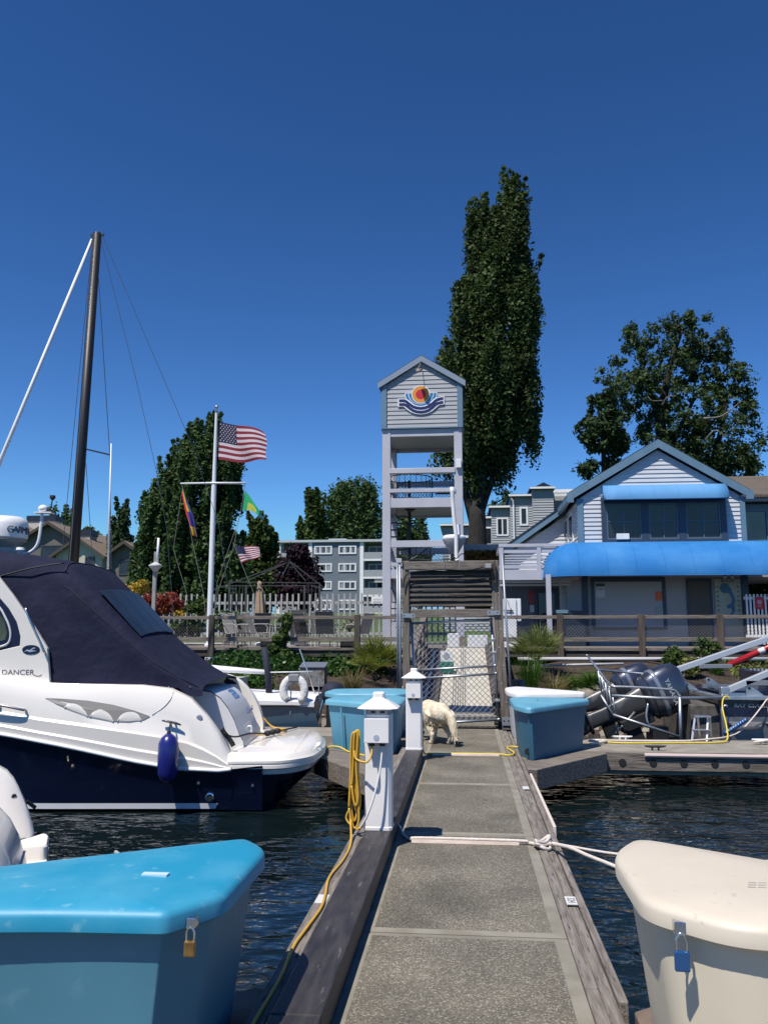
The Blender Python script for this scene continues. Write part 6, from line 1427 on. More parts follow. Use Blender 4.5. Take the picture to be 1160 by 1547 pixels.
# folding step ladder on the float
ld = thing('step_ladder', 'small aluminium step standing on the right float', 'step', (3.42, 13.0, 0))
mb = MB()
for (a, b) in (((3.28, 12.95, 0), (3.38, 13.08, .36)), ((3.50, 12.97, 0), (3.57, 13.10, .35)), ((3.46, 13.16, 0), (3.42, 13.10, .34)), ((3.62, 13.16, 0), (3.60, 13.12, .34))): mb.bar(a, b, .03, .02)
mb.build('step_leg', alu, ld, bev=.003)
mb = MB(); mb.bx(3.36, 3.60, 13.02, 13.16, .345, .365); mb.bx(3.31, 3.56, 12.97, 13.06, .16, .178); mb.build('tread', alu, ld, bev=.004)
# snubber line and ropes of this boat
mb = MB(); mb.tube([(1.95, 12.9, .012), (3.0, 12.85, .02), (3.6, 12.95, .05), (3.9, 13.2, .06), (4.15, 13.5, .10), (4.4, 13.72, .26), (4.6, 13.82, .45), (4.72, 13.88, .56), (4.95, 13.95, .6)], .012, 6, smooth_pts=6)
mb.build('mooring_rope', rope_w, label='pale rope from the right float up to the gunwale of the dark blue boat', cat='rope', org=(3.6, 12.95, 0), smooth=True)
mb = MB(); mb.tube([(3.88, 13.40, .07), (4.26, 13.52, .27)], .033, 10); sn = mb.build('mooring_snubber', mat('blue_rubber', (.01, .07, .22), .5), label='blue rubber mooring snubber on the pale rope of the dark blue boat', cat='snubber', org=(4.07, 13.45, .15), smooth=True)
mb = MB()
for i in range(9): f = i / 9; mb.tube([(3.90 + .36 * f, 13.362 + .12 * f, .09 + .195 * f), (3.905 + .36 * f, 13.375 + .12 * f, .118 + .195 * f)], .008, 6)
mb.build('raised_mark', mat('pale_mark', (.30, .42, .55), .5), sn)
mb = MB()
for k in range(2):
    mb.tube([(4.72 + .02 * k, 13.85, .58), (4.69, 13.80, .40), (4.64, 13.6, .24), (4.58, 13.3, .12), (4.46, 12.95, .06), (4.40, 12.78, .05)], .014, 6, smooth_pts=6)
mb.tube([(4.1, 12.75, .03), (4.2, 12.72, .05), (4.35, 12.78, .06), (4.25, 12.8, .03), (4.5, 12.72, .03), (4.8, 12.7, .02), (5.4, 12.75, .015)], .017, 6, smooth_pts=5)
mb.build('mooring_rope', rope_w, label='pale rope wound on the white cleat at the right edge of the photo', cat='rope', org=(4.3, 12.76, 0), smooth=True)
mb = MB(); mb.tube([(4.70, 13.84, .52), (4.66, 13.6, .30), (4.58, 13.25, .15), (4.52, 13.0, .07)], .02, 6, smooth_pts=4)
mb.build('mooring_rope', black_l, label='black and white rope beside the pale one at the right edge', cat='rope', org=(4.52, 13.0, 0), smooth=True)
mb = MB(); mb.tube([(1.75, 12.45, .01), (1.9, 12.55, .03), (2.0, 12.7, .03), (1.85, 12.75, .03), (1.75, 12.6, .04), (1.92, 12.6, .05)], .02, 6, smooth_pts=5)
mb.build('rope_coil', rope_w, label='pale coiled rope beside the blue box on the right float', cat='rope', org=(1.85, 12.6, 0), smooth=True)

# ---- sailing boat beyond the cruiser: black mast, furled headsail, shrouds
MY = 18.0
sb_ = thing('sailing_boat', 'sailing boat with a tall black mast rising behind the cruiser', 'sailing boat', (-8.9, MY, -.45))
rings = []
for u in (0, 1, 2.5, 4.5, 6.5, 8, 9):
    b = lerp([(0, .9), (2.5, 1.4), (5, 1.4), (7, .9), (9, .02)], u); x = -5.0 - u
    rings.append([(x, MY + s, zz) for s, zz in ((.02, -.9), (b * .9, -.45), (b, .55), (b * .95, .6))] + [(x, MY - s, zz) for s, zz in ((b * .95, .6), (b, .55), (b * .9, -.45), (.02, -.9))])
mb = MB(); mb.loft(rings); mb.build('hull', gel, sb_, smooth=40)
mast_m = mat('black_mast', (.007, .007, .009), .5)
a, b = U(110, 860, MY), U(147, 352, MY); d = (b - a); base = a - d * ((a.z - .5) / d.z)
mb = MB(); mb.tube([base, b], [.125, .10], 12); ms = mb.build('mast', mast_m, sb_, smooth=True)
mb = MB(); mb.tube([base + Vector((-.03, -.10, 0)), b + Vector((-.03, -.09, 0))], .018, 6); mb.build('luff_track', mat('track_grey', (.10, .10, .11), .3), ms)
mb = MB(); mb.bx(b.x - .16, b.x + .17, MY - .02, MY + .02, b.z - .07, b.z - .02); mb.bx(b.x - .13, b.x - .08, MY - .03, MY + .03, b.z - .22, b.z - .02); mb.build('masthead', mast_m, ms)
q = U(0, 697, MY - .0); mb = MB(); f = b + Vector((-.12, 0, -.15)); dd = (q - f); mb.tube([f, f + dd * 1.9], [.035, .06], 8); mb.build('furled_sail', mat('sail_white', (.70, .72, .76), .6), sb_, smooth=True)
s1, s2 = U(128, 678, MY), U(166, 687, MY); mb = MB(); mb.bar(s1, s2, .05, .03); mb.build('spreader', mast_m, sb_)
wire = mat('steel_wire', (.10, .11, .13), .4, .6)
mb = MB()
mb.tube([U(149, 420, MY), s2, U(168, 860, MY)], .009, 5); mb.tube([U(139, 370, MY), U(120, 560, MY), U(93, 845, MY)], .007, 5); mb.tube([U(146, 380, MY), U(104, 845, MY)], .005, 5)
mb.tube([U(152, 360, MY), U(205, 570, MY), U(238, 720, MY), U(252, 800, MY), U(262, 930, MY)], .006, 5); mb.tube([U(155, 356, MY), U(225, 520, MY), U(287, 665, MY), U(330, 790, MY), U(355, 960, MY)], .006, 5); mb.tube([U(130, 700, MY), U(140, 850, MY)], .007, 5)
mb.build('rigging', wire, sb_)
mb = MB(); mb.tube([U(168, 670, MY), U(163, 860, MY)], [.014, .028], 8); mb.build('white_antenna', white_p, sb_, smooth=True)
# ================================================================= trees and planting
bark_d = mat('shade_darkened_bark', (.010, .009, .008), .9, col2=(.030, .025, .021), scale=3, stretch=(6, 6, 1), bump=.8, bscale=6, bdist=.04)  # bark colour darkened to stand in for crown shade on the poplar trunk
bark_p = mat('pale_bark', (.20, .19, .165), .85, col2=(.09, .08, .07), scale=3, stretch=(3, 3, 1), bump=.5, bscale=8, bdist=.02)
lf_pop = leaf_mat('poplar_leaf', (.036, .064, .016), (.076, .112, .034))
lf_cot = leaf_mat('cottonwood_leaf', (.034, .062, .018), (.070, .105, .040))
lf_pine = leaf_mat('pine_needle', (.022, .045, .016), (.04, .07, .022), trans=.1)
lf_dark = leaf_mat('dark_leaf', (.036, .070, .022), (.074, .126, .038))
lf_mid = leaf_mat('mid_leaf', (.042, .075, .016), (.078, .125, .03))
lf_plum = leaf_mat('plum_leaf', (.014, .006, .012), (.032, .012, .022), trans=.12)
def crown_from_sil(Y, sil, n, rc, seed, depth=1.0, shell=.55, jit=.25, up=0.0):
    g = np.random.default_rng(seed)
    rows = [(U(a, py, Y), U(b, py, Y)) for py, a, b in sil]
    zs = [p.z for p, q in rows]; L_ = [p.x for p, q in rows]; R_ = [q.x for p, q in rows]
    o = np.argsort(zs); zs = np.array(zs)[o]; L_ = np.array(L_)[o]; R_ = np.array(R_)[o]
    out = []
    wmax = (R_ - L_).max()
    while len(out) < n:
        z = g.uniform(zs[0], zs[-1]); l = np.interp(z, zs, L_); r = np.interp(z, zs, R_)
        if g.random() * wmax > (r - l): continue
        hw = max((r - l) / 2 - rc * .7, .05); a = g.uniform(0, 2 * math.pi); q = (shell + (1 - shell) * g.random()) if g.random() < .75 else g.random() ** .5
        q *= 1 + g.normal() * jit * .35
        if g.random() < .07: q = 1.0 + g.random() * .22
        out.append(((l + r) / 2 + hw * q * math.cos(a), Y + hw * depth * q * math.sin(a), z))
    return np.array(out)
def crown_from_blobs(Y, blobs, n, seed, depth=1.0, yj=.5, shell=.5):
    g = np.random.default_rng(seed); out = []
    k = Y / FPX * 1.02
    w_ = np.array([b[2] ** 2 for b in blobs], float); w_ /= w_.sum()
    cs = [(U(b[0], b[1], Y + g.uniform(-yj, yj) * b[2] * k * 1.2), b[2] * k) for b in blobs]
    for i in g.choice(len(blobs), n, p=w_):
        c, r = cs[i]; d = g.normal(size=3); d /= np.linalg.norm(d); q = r * (shell + (1 - shell) * g.random() ** .7)
        out.append((c.x + d[0] * q, c.y + d[1] * q * depth, c.z + d[2] * q))
    return np.array(out)
def foliage(name, m, cl, rc, per, size, par, seed, flat=(1, 1, 1), aspect=1.5, up=.35, sj=.35):
    g = np.random.default_rng(seed + 100)
    N = len(cl); rr = rc * (1 + .4 * g.normal(size=(N, 1, 1))).clip(.4, 1.8)
    d = g.normal(size=(N, per, 3)); d /= np.linalg.norm(d, axis=2, keepdims=True); q = g.random((N, per, 1)) ** .45
    P_ = (cl[:, None, :] + d * q * rr * np.array(flat)).reshape(-1, 3)
    S = size * (1 + sj * g.normal(size=len(P_))).clip(.4, 2)
    o = d.reshape(-1, 3) * .9
    return leaf_mesh(name, m, P_, S, par, up=up, seed=seed, aspect=aspect, out=o)
def plumes(C_, L_, r0, k, seed, lean=.12):
    # upward-pointing sprays: each centre becomes a string of clumps that narrows to a tip
    g = np.random.default_rng(seed); P_ = []; R_ = []
    for c in C_:
        l = L_ * g.uniform(.6, 1.25); dx, dy = g.normal() * lean, g.normal() * lean
        for i in range(k):
            t = i / (k - 1); P_.append((c[0] + dx * t * l + g.normal() * .05, c[1] + dy * t * l + g.normal() * .05, c[2] + l * (t - .5))); R_.append(r0 * (1 - .72 * t ** 1.3))
    return np.array(P_), np.array(R_)
def spray(name, m, C_, L_, r0, k, per, size, par, seed, lean=.12, aspect=1.5):
    P_, R_ = plumes(C_, L_, r0, k, seed, lean); g = np.random.default_rng(seed + 7)
    d = g.normal(size=(len(P_), per, 3)); d /= np.linalg.norm(d, axis=2, keepdims=True); q = g.random((len(P_), per, 1)) ** .5
    V = (P_[:, None, :] + d * q * R_[:, None, None] * np.array((1, 1, 1.3))).reshape(-1, 3)
    return leaf_mesh(name, m, V, size * (1 + .35 * g.normal(size=len(V))).clip(.4, 2), par, up=.35, seed=seed, aspect=aspect, out=d.reshape(-1, 3) * .9)
def limbs(mb, pts_list):
    for pts, r0, r1 in pts_list: mb.tube(pts, [r0, r1], 8, smooth_pts=5)

# --- the tall poplar
PY = 36
t = thing('poplar_tree', 'very tall dark poplar rising behind the tower', 'tree', tuple(U(722, 930, PY)))
sil = [(278, 765, 786), (290, 758, 791), (310, 750, 797), (330, 742, 800), (348, 710, 801), (372, 700, 800), (400, 691, 807), (440, 686, 812), (480, 681, 813), (515, 672, 815), (548, 662, 821), (575, 662, 822), (610, 666, 818), (640, 668, 810), (665, 692, 785), (684, 704, 764), (692, 712, 742)]
c1 = crown_from_sil(PY, sil, 470, .42, 1, 1.1, .62, .1)
c2 = crown_from_sil(PY - .5, [(308, 722, 729), (322, 713, 731), (340, 706, 735), (365, 700, 740)], 24, .25, 2)
c3 = crown_from_blobs(PY, [(668, 688, 14), (683, 690, 14), (802, 650, 14), (765, 688, 16), (735, 700, 18), (712, 700, 16), (750, 705, 12), (690, 720, 8), (800, 630, 16)], 36, 3)
spray('crown', lf_pop, np.concatenate([c1, c2, c3]), 1.7, .44, 7, 40, .10, t, 4)
mb = MB()
P4 = lambda a, b, dy=0: tuple(U(a, b, PY + dy))
mb.tube([P4(722, 930), P4(722, 850), P4(721, 815), P4(721, 780), P4(720, 758)], [.58, .45, .40, .36, .33], 12)
limbs(mb, [([P4(718, 775), P4(717, 740), P4(716, 700), P4(722, 640), P4(738, 540), P4(762, 380)], .22, .06),
  ([P4(724, 778), P4(733, 750), P4(748, 715), P4(757, 690), P4(775, 640)], .22, .07), ([P4(718, 800), P4(709, 765), P4(702, 730), P4(697, 700), P4(692, 640)], .16, .06),
  ([P4(722, 765, -.2), P4(729, 730, -.2), P4(735, 700, -.2), P4(748, 600)], .18, .07), ([P4(719, 765, .2), P4(711, 730, .2), P4(707, 700, .2), P4(700, 600)], .16, .07), ([P4(721, 760, .3), P4(724, 720, .3), P4(725, 690, .3), P4(728, 600)], .17, .07),
  ([P4(714, 800, .4), P4(704, 760, .4), P4(690, 705, .4), P4(672, 690, .4)], .11, .04), ([P4(738, 735, .2), P4(752, 712, .2), P4(766, 690, .2)], .12, .04), ([P4(757, 690), P4(772, 660), P4(790, 645), P4(802, 642)], .09, .03)])
mb.build('trunk', bark_d, t, smooth=True)
# --- cottonwood and pine behind the clubhouse
CYY = 52
t = thing('cottonwood_tree', 'broad cottonwood with pale bare twigs behind the clubhouse roof', 'tree', tuple(U(1020, 905, CYY)))
bl_ = [(1032, 512, 34), (958, 512, 24), (985, 505, 18), (1090, 512, 15), (945, 500, 12), (1010, 485, 12), (1062, 490, 14), (1118, 575, 18), (1120, 600, 16), (1148, 668, 10), (905, 560, 8), (1140, 705, 12), (938, 625, 16), (1000, 558, 44), (1070, 555, 36), (915, 572, 14), (950, 590, 32), (1045, 612, 44), (1095, 590, 22), (1145, 655, 16), (1125, 625, 18), (1000, 640, 38), (1085, 670, 52), (1130, 690, 20), (1030, 690, 36), (985, 660, 22), (1062, 715, 48), (1105, 720, 34), (1035, 480, 10), (1115, 560, 16), (935, 545, 12)]
foliage('crown', lf_cot, crown_from_blobs(CYY, bl_, 820, 21, .9), .38, 56, .13, t, 22)
mb = MB(); Q = lambda a, b, y=CYY: tuple(U(a, b, y))
limbs(mb, [([Q(1008, 905), Q(1005, 740), Q(998, 650), Q(1010, 560), Q(1030, 500)], .55, .08), ([Q(1002, 680), Q(985, 600), Q(965, 530)], .25, .05), ([Q(1040, 905), Q(1060, 760), Q(1082, 680), Q(1100, 600)], .45, .07), ([Q(1003, 700), Q(1030, 640), Q(1065, 570)], .22, .05)])
mb.build('trunk', bark_d, t, smooth=True)
mb = MB()
limbs(mb, [([Q(1062, 632, 49), Q(1085, 630, 48.6), Q(1100, 622, 48.6), Q(1120, 605, 48.6)], .07, .02), ([Q(1098, 625, 48.6), Q(1106, 618, 48.5), Q(1118, 627, 48.5)], .05, .02), ([Q(1000, 612, 49), Q(1008, 600, 48.6), Q(1018, 597, 48.6)], .06, .02), ([Q(1065, 665, 48.6), Q(1080, 650, 48.4), Q(1098, 662, 48.4)], .05, .02), ([Q(1000, 605, 49), Q(985, 605, 48.6), Q(978, 598, 48.6)], .04, .015)])
mb.build('bare_branch', bark_p, t, smooth=True)
t = thing('pine_tree', 'small dark pine left of the clubhouse gable', 'tree', tuple(U(913, 905, 46)))
foliage('crown', lf_pine, crown_from_blobs(46, [(905, 625, 26), (925, 640, 24), (890, 650, 18), (905, 660, 26), (930, 668, 18), (885, 668, 12), (938, 680, 10), (892, 703, 10), (925, 700, 12), (885, 712, 9), (918, 605, 16)], 260, 31), .26, 40, .12, t, 32, aspect=2.4)
mb = MB(); limbs(mb, [([tuple(U(913, 905, 46)), tuple(U(912, 700, 46)), tuple(U(908, 620, 46))], .22, .06), ([tuple(U(912, 705, 46)), tuple(U(900, 698, 46)), tuple(U(886, 712, 46))], .06, .02), ([tuple(U(912, 700, 46)), tuple(U(930, 690, 46)), tuple(U(940, 680, 46))], .06, .02)]); mb.build('trunk', bark_d, t, smooth=True)
# --- trees on the left
def tree_sil(name, label, Y, sil, n, rc, per, size, m, seed, depth=.9, group=None, base=920, flat=(1, 1, 1), r=.35, plume=False):
    mid = sil[-1]; bx_ = (mid[1] + mid[2]) / 2
    t = thing(name, label, 'tree', tuple(U(bx_, base, Y)), group)
    if plume: spray('crown', m, crown_from_sil(Y, sil, n // 4, rc * .9, seed, depth, .6, .1), rc * 3.2, rc * .95, 6, per, size, t, seed, lean=.2)
    else: foliage('crown', m, crown_from_sil(Y, sil, n, rc * .7, seed, depth), rc, per, size, t, seed, flat=flat)
    mb = MB(); limbs(mb, [([tuple(U(bx_, base, Y)), tuple(U(bx_, sil[-1][0], Y)), tuple(U((sil[len(sil) // 2][1] + sil[len(sil) // 2][2]) / 2, sil[len(sil) // 2][0], Y)), tuple(U((sil[0][1] + sil[0][2]) / 2, sil[0][0] + 8, Y))], r, .05)])
    mb.build('trunk', bark_d, t, smooth=True); return t
tree_sil('broadleaf_tree', 'big dark green tree behind the flagpole', 56, [(632, 319, 329), (655, 300, 342), (672, 276, 352), (690, 258, 368), (715, 245, 366), (740, 226, 360), (770, 214, 360), (800, 206, 366), (830, 200, 374), (870, 200, 380), (905, 205, 385)], 1700, .52, 44, .17, lf_dark, 41, plume=True)
tree_sil('broadleaf_tree', 'lighter green tree between the flagpole and the apartment block', 66, [(782, 392, 404), (795, 375, 418), (820, 364, 424), (860, 362, 428), (905, 360, 430)], 300, .55, 42, .19, lf_mid, 43, plume=True)
tree_sil('poplar_tree', 'pointed green poplar behind the apartment block, left of the broad clump', 150, [(738, 472, 478), (755, 464, 486), (780, 458, 492), (810, 448, 495), (845, 448, 500)], 240, 1.0, 44, .36, lf_mid, 44, plume=True, flat=(1, 1, 1.4))
tree_sil('broadleaf_tree', 'broad round-topped tree clump behind the apartment block', 155, [(728, 530, 562), (738, 500, 572), (755, 492, 576), (780, 484, 578), (810, 476, 580), (845, 470, 585)], 640, 1.1, 46, .36, lf_dark, 45, flat=(1, 1, 1.3))
tree_sil('conifer_tree', 'dark conifer left of the big tree behind the flagpole', 75, [(768, 183, 187), (785, 172, 195), (805, 166, 203), (830, 158, 212), (870, 150, 220)], 260, .6, 34, .25, lf_pine, 46, plume=True)
for i, (x, y0, lb) in enumerate(((82, 768, 'leftmost of three thin poplars beyond the houses'), (100, 766, 'tallest of three thin poplars beyond the houses'), (111, 772, 'rightmost of three thin poplars, just left of the black mast'))):
    tree_sil('poplar_tree', lb, 110, [(y0, x - 1.5, x + 1.5), (y0 + 15, x - 5, x + 5), (y0 + 35, x - 7, x + 7), (y0 + 70, x - 6, x + 6)], 70, .5, 26, .35, lf_dark, 47 + i, base=880, flat=(1, 1, 1.6), group='thin poplars beyond the houses', r=.25)
tree_sil('broadleaf_tree', 'low dark tree between the black mast and the white antenna', 95, [(800, 130, 140), (812, 122, 152), (840, 118, 160), (870, 116, 165)], 120, .8, 30, .35, lf_dark, 51, base=890)
tree_sil('conifer_tree', 'small conifer behind the flats roof, nearer the poplar trunk', 75, [(760, 744, 747), (772, 738, 752), (785, 734, 758), (820, 730, 764)], 60, .5, 30, .22, lf_pine, 52)
tree_sil('conifer_tree', 'taller small conifer behind the flats roof, by the gutter corner', 75, [(742, 764, 767), (758, 757, 773), (775, 750, 778), (820, 746, 784)], 80, .5, 30, .22, lf_pine, 53)
tree_sil('conifer_tree', 'distant conifer seen between the lower rails of the tower', 120, [(778, 634, 637), (795, 628, 643), (815, 620, 650), (850, 615, 655)], 70, .8, 28, .35, lf_pine, 54)
tree_sil('broadleaf_tree', 'pale round tree seen low through the tower rails', 100, [(775, 600, 625), (795, 588, 632), (820, 585, 636), (855, 582, 640)], 90, .9, 28, .35, lf_mid, 55)
tree_sil('broadleaf_tree', 'leafy tree in the gap right of the clubhouse ground floor', 32, [(868, 1130, 1185), (890, 1125, 1195), (920, 1125, 1195), (955, 1128, 1190)], 90, .35, 36, .14, lf_dark, 56, base=970, r=.12)
t = thing('plum_tree', 'dark purple plum tree in front of the apartment block', 'tree', tuple(U(450, 935, 58)))
foliage('crown', lf_plum, crown_from_blobs(58, [(452, 838, 16), (445, 855, 24), (462, 862, 22), (432, 875, 20), (455, 888, 28), (475, 885, 16), (425, 893, 12), (462, 905, 16), (440, 900, 18)], 240, 61), .34, 36, .17, t, 62)
mb = MB(); limbs(mb, [([tuple(U(450, 935, 58)), tuple(U(450, 905, 58)), tuple(U(450, 850, 58))], .12, .03)]); mb.build('trunk', bark_d, t, smooth=True)
# --- shrubs by the fence
def shrub(name, label, Y, blobs, n, rc, per, size, m, seed, base, cat='shrub', group=None):
    t = thing(name, label, cat, tuple(U(blobs[0][0], base, Y)), group)
    foliage('foliage', m, crown_from_blobs(Y, blobs, n, seed, shell=.3), rc, per, size, t, seed)
    mb = MB()
    for b in blobs[:4]: mb.tube([tuple(U(blobs[0][0], base, Y)), tuple(U((b[0] + blobs[0][0]) / 2, (b[1] + base) / 2, Y)), tuple(U(b[0], b[1], Y))], [.03, .01], 6)
    mb.build('stem', bark_d, t); return t
shrub('japanese_maple', 'rust-red maple shrub behind the left railing', 25.5, [(245, 912, 14), (228, 910, 12), (262, 910, 12), (238, 920, 12), (255, 902, 9), (222, 918, 9)], 90, .16, 30, .075, leaf_mat('maple_leaf', (.19, .035, .03), (.28, .075, .035)), 71, 950)
shrub('golden_shrub', 'yellow-leaved shrub beside the canvas top', 27, [(205, 890, 9), (215, 887, 7), (198, 893, 7), (268, 924, 7)], 50, .14, 28, .08, leaf_mat('gold_leaf', (.36, .24, .03), (.46, .34, .05)), 72, 945)
for i, (x, y, lb) in enumerate(((300, 915, 'green shrub by the foot of the flagpole'), (225, 945, 'green shrub below the rust-red maple'), (345, 938, 'green shrub behind the railing beside the flagpole'), (285, 945, 'green shrub left of the flagpole foot, under the top rail'))):
    shrub('garden_shrub', lb, 26.3, [(x, y, 14), (x - 14, y + 4, 11), (x + 13, y + 5, 11)], 40, .14, 30, .08, lf_mid, 73 + i, 965, group='green shrubs behind the left railing')
shrub('hydrangea', 'pale flowering hydrangea behind the railing near the tower', 26.4, [(528, 940, 9), (522, 944, 6), (535, 943, 6)], 26, .09, 26, .06, leaf_mat('hydrangea_bloom', (.50, .50, .36), (.36, .40, .22)), 79, 955)
# vine climbing a railing post
vn = thing('climbing_vine', 'green vine climbing a post of the left railing', 'vine', tuple(U(428, 990, 21.8)))
foliage('foliage', lf_mid, crown_from_blobs(21.75, [(432, 935, 6), (434, 945, 6), (430, 955, 7), (424, 965, 9), (418, 975, 10), (410, 985, 12), (430, 990, 12)], 80, 81), .10, 26, .065, vn, 82)
# --- ivy on the bank (nobody could count it)
g = np.random.default_rng(9)
def scatter(n, x0, x1, y0, y1, lift, seed, hole=None):
    g = np.random.default_rng(seed); P_ = []
    while len(P_) < n:
        x, y = g.uniform(x0, x1), g.uniform(y0, y1)
        v = math.sin(x * 2.1 + 1) + math.sin(y * 3.3 + x) + math.sin(x * .7 - y)
        if v < -.25 + g.normal() * .3: continue
        if hole and hole(x, y): continue
        P_.append((x, y, bank_h(x, y) + abs(g.normal()) * lift))
    return np.array(P_)
iv = scatter(9000, -9.5, -1.3, 19.4, 21.9, .12, 91, lambda x, y: (-3.5 < x < -1.6 and y < 20.6) or (-4.3 < x < -3.1 and y < 20.2))
leaf_mesh('ivy', leaf_mat('ivy_leaf', (.020, .060, .012), (.06, .135, .03), rough=.35), iv, .085, None, up=.8, seed=92, aspect=1.2, org=(-5, 20.5, .6), label='ivy and low creepers on the bank below the boardwalk', cat='ground cover', kind='stuff')
iv = scatter(1500, 6.3, 9.5, 19.5, 21.6, .10, 93)
leaf_mesh('creeper', leaf_mat('creeper_leaf', (.10, .14, .03), (.18, .20, .05)), iv, .07, None, up=.8, seed=94, org=(8, 20, .5), label='low yellow-green plants on the right bank', cat='ground cover', kind='stuff')
# --- blades: grass tufts and palms
def tuft(name, label, o, n, L_, wd, m, seed, droop=.5, spread=.6, cat='grass tuft', group=None, parts='blade_cluster'):
    t = thing(name, label, cat, tuple(o), group); g = np.random.default_rng(seed); mb = MB()
    for i in range(n):
        a = g.uniform(0, 2 * math.pi); e = abs(g.normal()) * spread; l = L_ * g.uniform(.6, 1.1); dx, dy = math.cos(a), math.sin(a); b = Vector(o) + Vector((g.normal() * .07 * L_, g.normal() * .07 * L_, 0)); px_ = Vector((-dy, dx, 0)) * wd / 2; rr = []
        for k in range(5):
            s = k / 4; h_ = l * s; p = b + Vector((dx * h_ * math.sin(e + droop * s), dy * h_ * math.sin(e + droop * s), h_ * math.cos(e + droop * s * .9))); q = px_ * (1 - s * .85); rr.append([p - q, p + q])
        mb.loft(rr, closed=False)
    mb.build(parts, m, t, fix=False); return t
def fanpalm(name, label, o, nl, L_, m, seed, hd=.35):
    t = thing(name, label, 'palm', tuple(o)); g = np.random.default_rng(seed); mb = MB(); st = MB()
    mb_tr = MB(); mb_tr.tube([tuple(o), (o[0], o[1], o[2] + hd)], [.08, .06], 8); mb_tr.build('trunk', bark_d, t)
    for i in range(nl):
        a = 2 * math.pi * i / nl + g.normal() * .3; e = g.uniform(.1, 1.25); d = Vector((math.cos(a) * math.sin(e), math.sin(a) * math.sin(e), math.cos(e))); c = Vector(o) + Vector((0, 0, hd)); h_ = c + d * L_ * .45
        st.tube([c, h_], .008, 5)
        sd = d.cross(Vector((0, 0, 1))); sd = sd.normalized() if sd.length > .1 else Vector((1, 0, 0)); nn = sd.cross(d).normalized()
        for k in range(15):
            b = (k - 7) / 7 * 1.35; v = (d * math.cos(b) + sd * math.sin(b)).normalized(); l = L_ * .6 * (1 - .25 * abs(b) / 1.35); w_ = v.cross(nn).normalized() * .016
            tip = h_ + v * l - nn * -.02 + Vector((0, 0, -.12 * l * g.random()))
            mid_ = h_ + v * l * .5; mb.add([h_, mid_ - w_, tip, mid_ + w_], [(0, 1, 2, 3)])
    st.build('stalk', m, t); mb.build('frond', m, t, fix=False); return t
pal = leaf_mat('palm_leaf', (.10, .14, .03), (.24, .27, .09)); yg = leaf_mat('yellow_green_blade', (.12, .16, .02), (.24, .26, .05)); gg = leaf_mat('green_blade', (.045, .115, .014), (.10, .21, .03)); tg = leaf_mat('tan_blade', (.14, .13, .045), (.26, .22, .09))
o = U(566, 1030, 20.3); fanpalm('fan_palm', 'bushy palm on the bank left of the gateway', (o.x, 20.3, bank_h(o.x, 20.3) - .05), 26, .95, yg, 101, .25)
o = U(812, 1020, 20.4); fanpalm('fan_palm', 'pale fan palm on the bank right of the gateway', (o.x, 20.4, bank_h(o.x, 20.4)), 26, .95, pal, 102, .40)
for (x, y, Y, n, L_, m, lb, s, dr, sp_) in ((533, 1042, 19.2, 220, .62, tg, 'tan and green grass tuft on the bank below the left palm', 103, .4, .35), (800, 1040, 19.0, 260, .85, gg, 'dark green reedy tuft beside the right gate post', 104, .25, .18), (836, 1045, 18.9, 260, .62, tg, 'tan grass tuft below the pale fan palm', 105, .5, .35), (868, 1022, 19.8, 380, .45, gg, 'bright green grass tuft, inner one of the pair on the right bank', 106, .8, .5), (892, 1018, 19.9, 380, .45, gg, 'bright green grass tuft, outer one of the pair on the right bank', 107, .8, .5), (1082, 1012, 20.6, 120, .35, gg, 'small grass tuft under the railing near the red strut', 108, .5, .4)):
    o = U(x, y, Y); tuft('grass_tuft', lb, (o.x, Y, bank_h(o.x, Y) - .02), int(n * 1.3), L_ * 1.25, .018, m, s, dr, sp_, group='grass tufts on the bank')
for (x, y, Y, bb, lb, s) in ((1018, 1012, 20.8, [(1018, 993, 10), (1008, 997, 8), (1028, 995, 8), (1018, 985, 6)], 'small rose bush on the right bank, nearer the clubhouse window', 111), (1066, 1015, 20.9, [(1066, 985, 14), (1056, 990, 12), (1076, 988, 12), (1065, 972, 10), (1080, 975, 8), (1050, 1000, 10)], 'larger rose bush in front of a right railing post', 112), (1045, 1020, 20.2, [(1040, 1006, 10), (1050, 1008, 9)], 'yellowish rose bush below the larger one', 113)):
    shrub('rose_bush', lb, Y, bb, 46, .11, 24, .06, lf_mid if s != 113 else leaf_mat('rose_yellow', (.10, .13, .025), (.20, .20, .06)), s, y, group='rose bushes on the right bank')
# --- stones along the waterline
def rock_mesh(mb, c, r, g):
    n, m_ = 8, 5; rings = []
    ax = [r * g.uniform(.7, 1.25), r * g.uniform(.7, 1.1), r * g.uniform(.5, .85)]; ph = g.uniform(0, 6)
    for i in range(m_ + 1):
        t_ = -math.pi / 2 + math.pi * i / m_; q = max(math.cos(t_), .02)
        rings.append([(c[0] + ax[0] * q * math.cos(2 * math.pi * k / n + ph) * (1 + .22 * g.normal() * q), c[1] + ax[1] * q * math.sin(2 * math.pi * k / n + ph) * (1 + .22 * g.normal() * q), c[2] + ax[2] * math.sin(t_) * (1 + .1 * g.normal())) for k in range(n)])
    mb.loft(rings)
stone = mat('bank_stone', (.13, .115, .095), .9, col2=(.30, .27, .22), scale=1.6, bump=.7, bscale=18, bdist=.02)
g = np.random.default_rng(17); mb = MB()
for (x0, x1, n, y0, y1) in ((1.0, 12, 330, 17.2, 19.3), (-8, -1.0, 120, 17.3, 18.6), (-1.9, -1.0, 40, 18.2, 19.6), (2.2, 3.6, 60, 18.6, 19.9)):
    for i in range(n):
        x, y = g.uniform(x0, x1), g.uniform(y0, y1); r = .05 + .13 * g.random() ** 2; rock_mesh(mb, (x, y, bank_h(x, y) + r * .2), r, g)
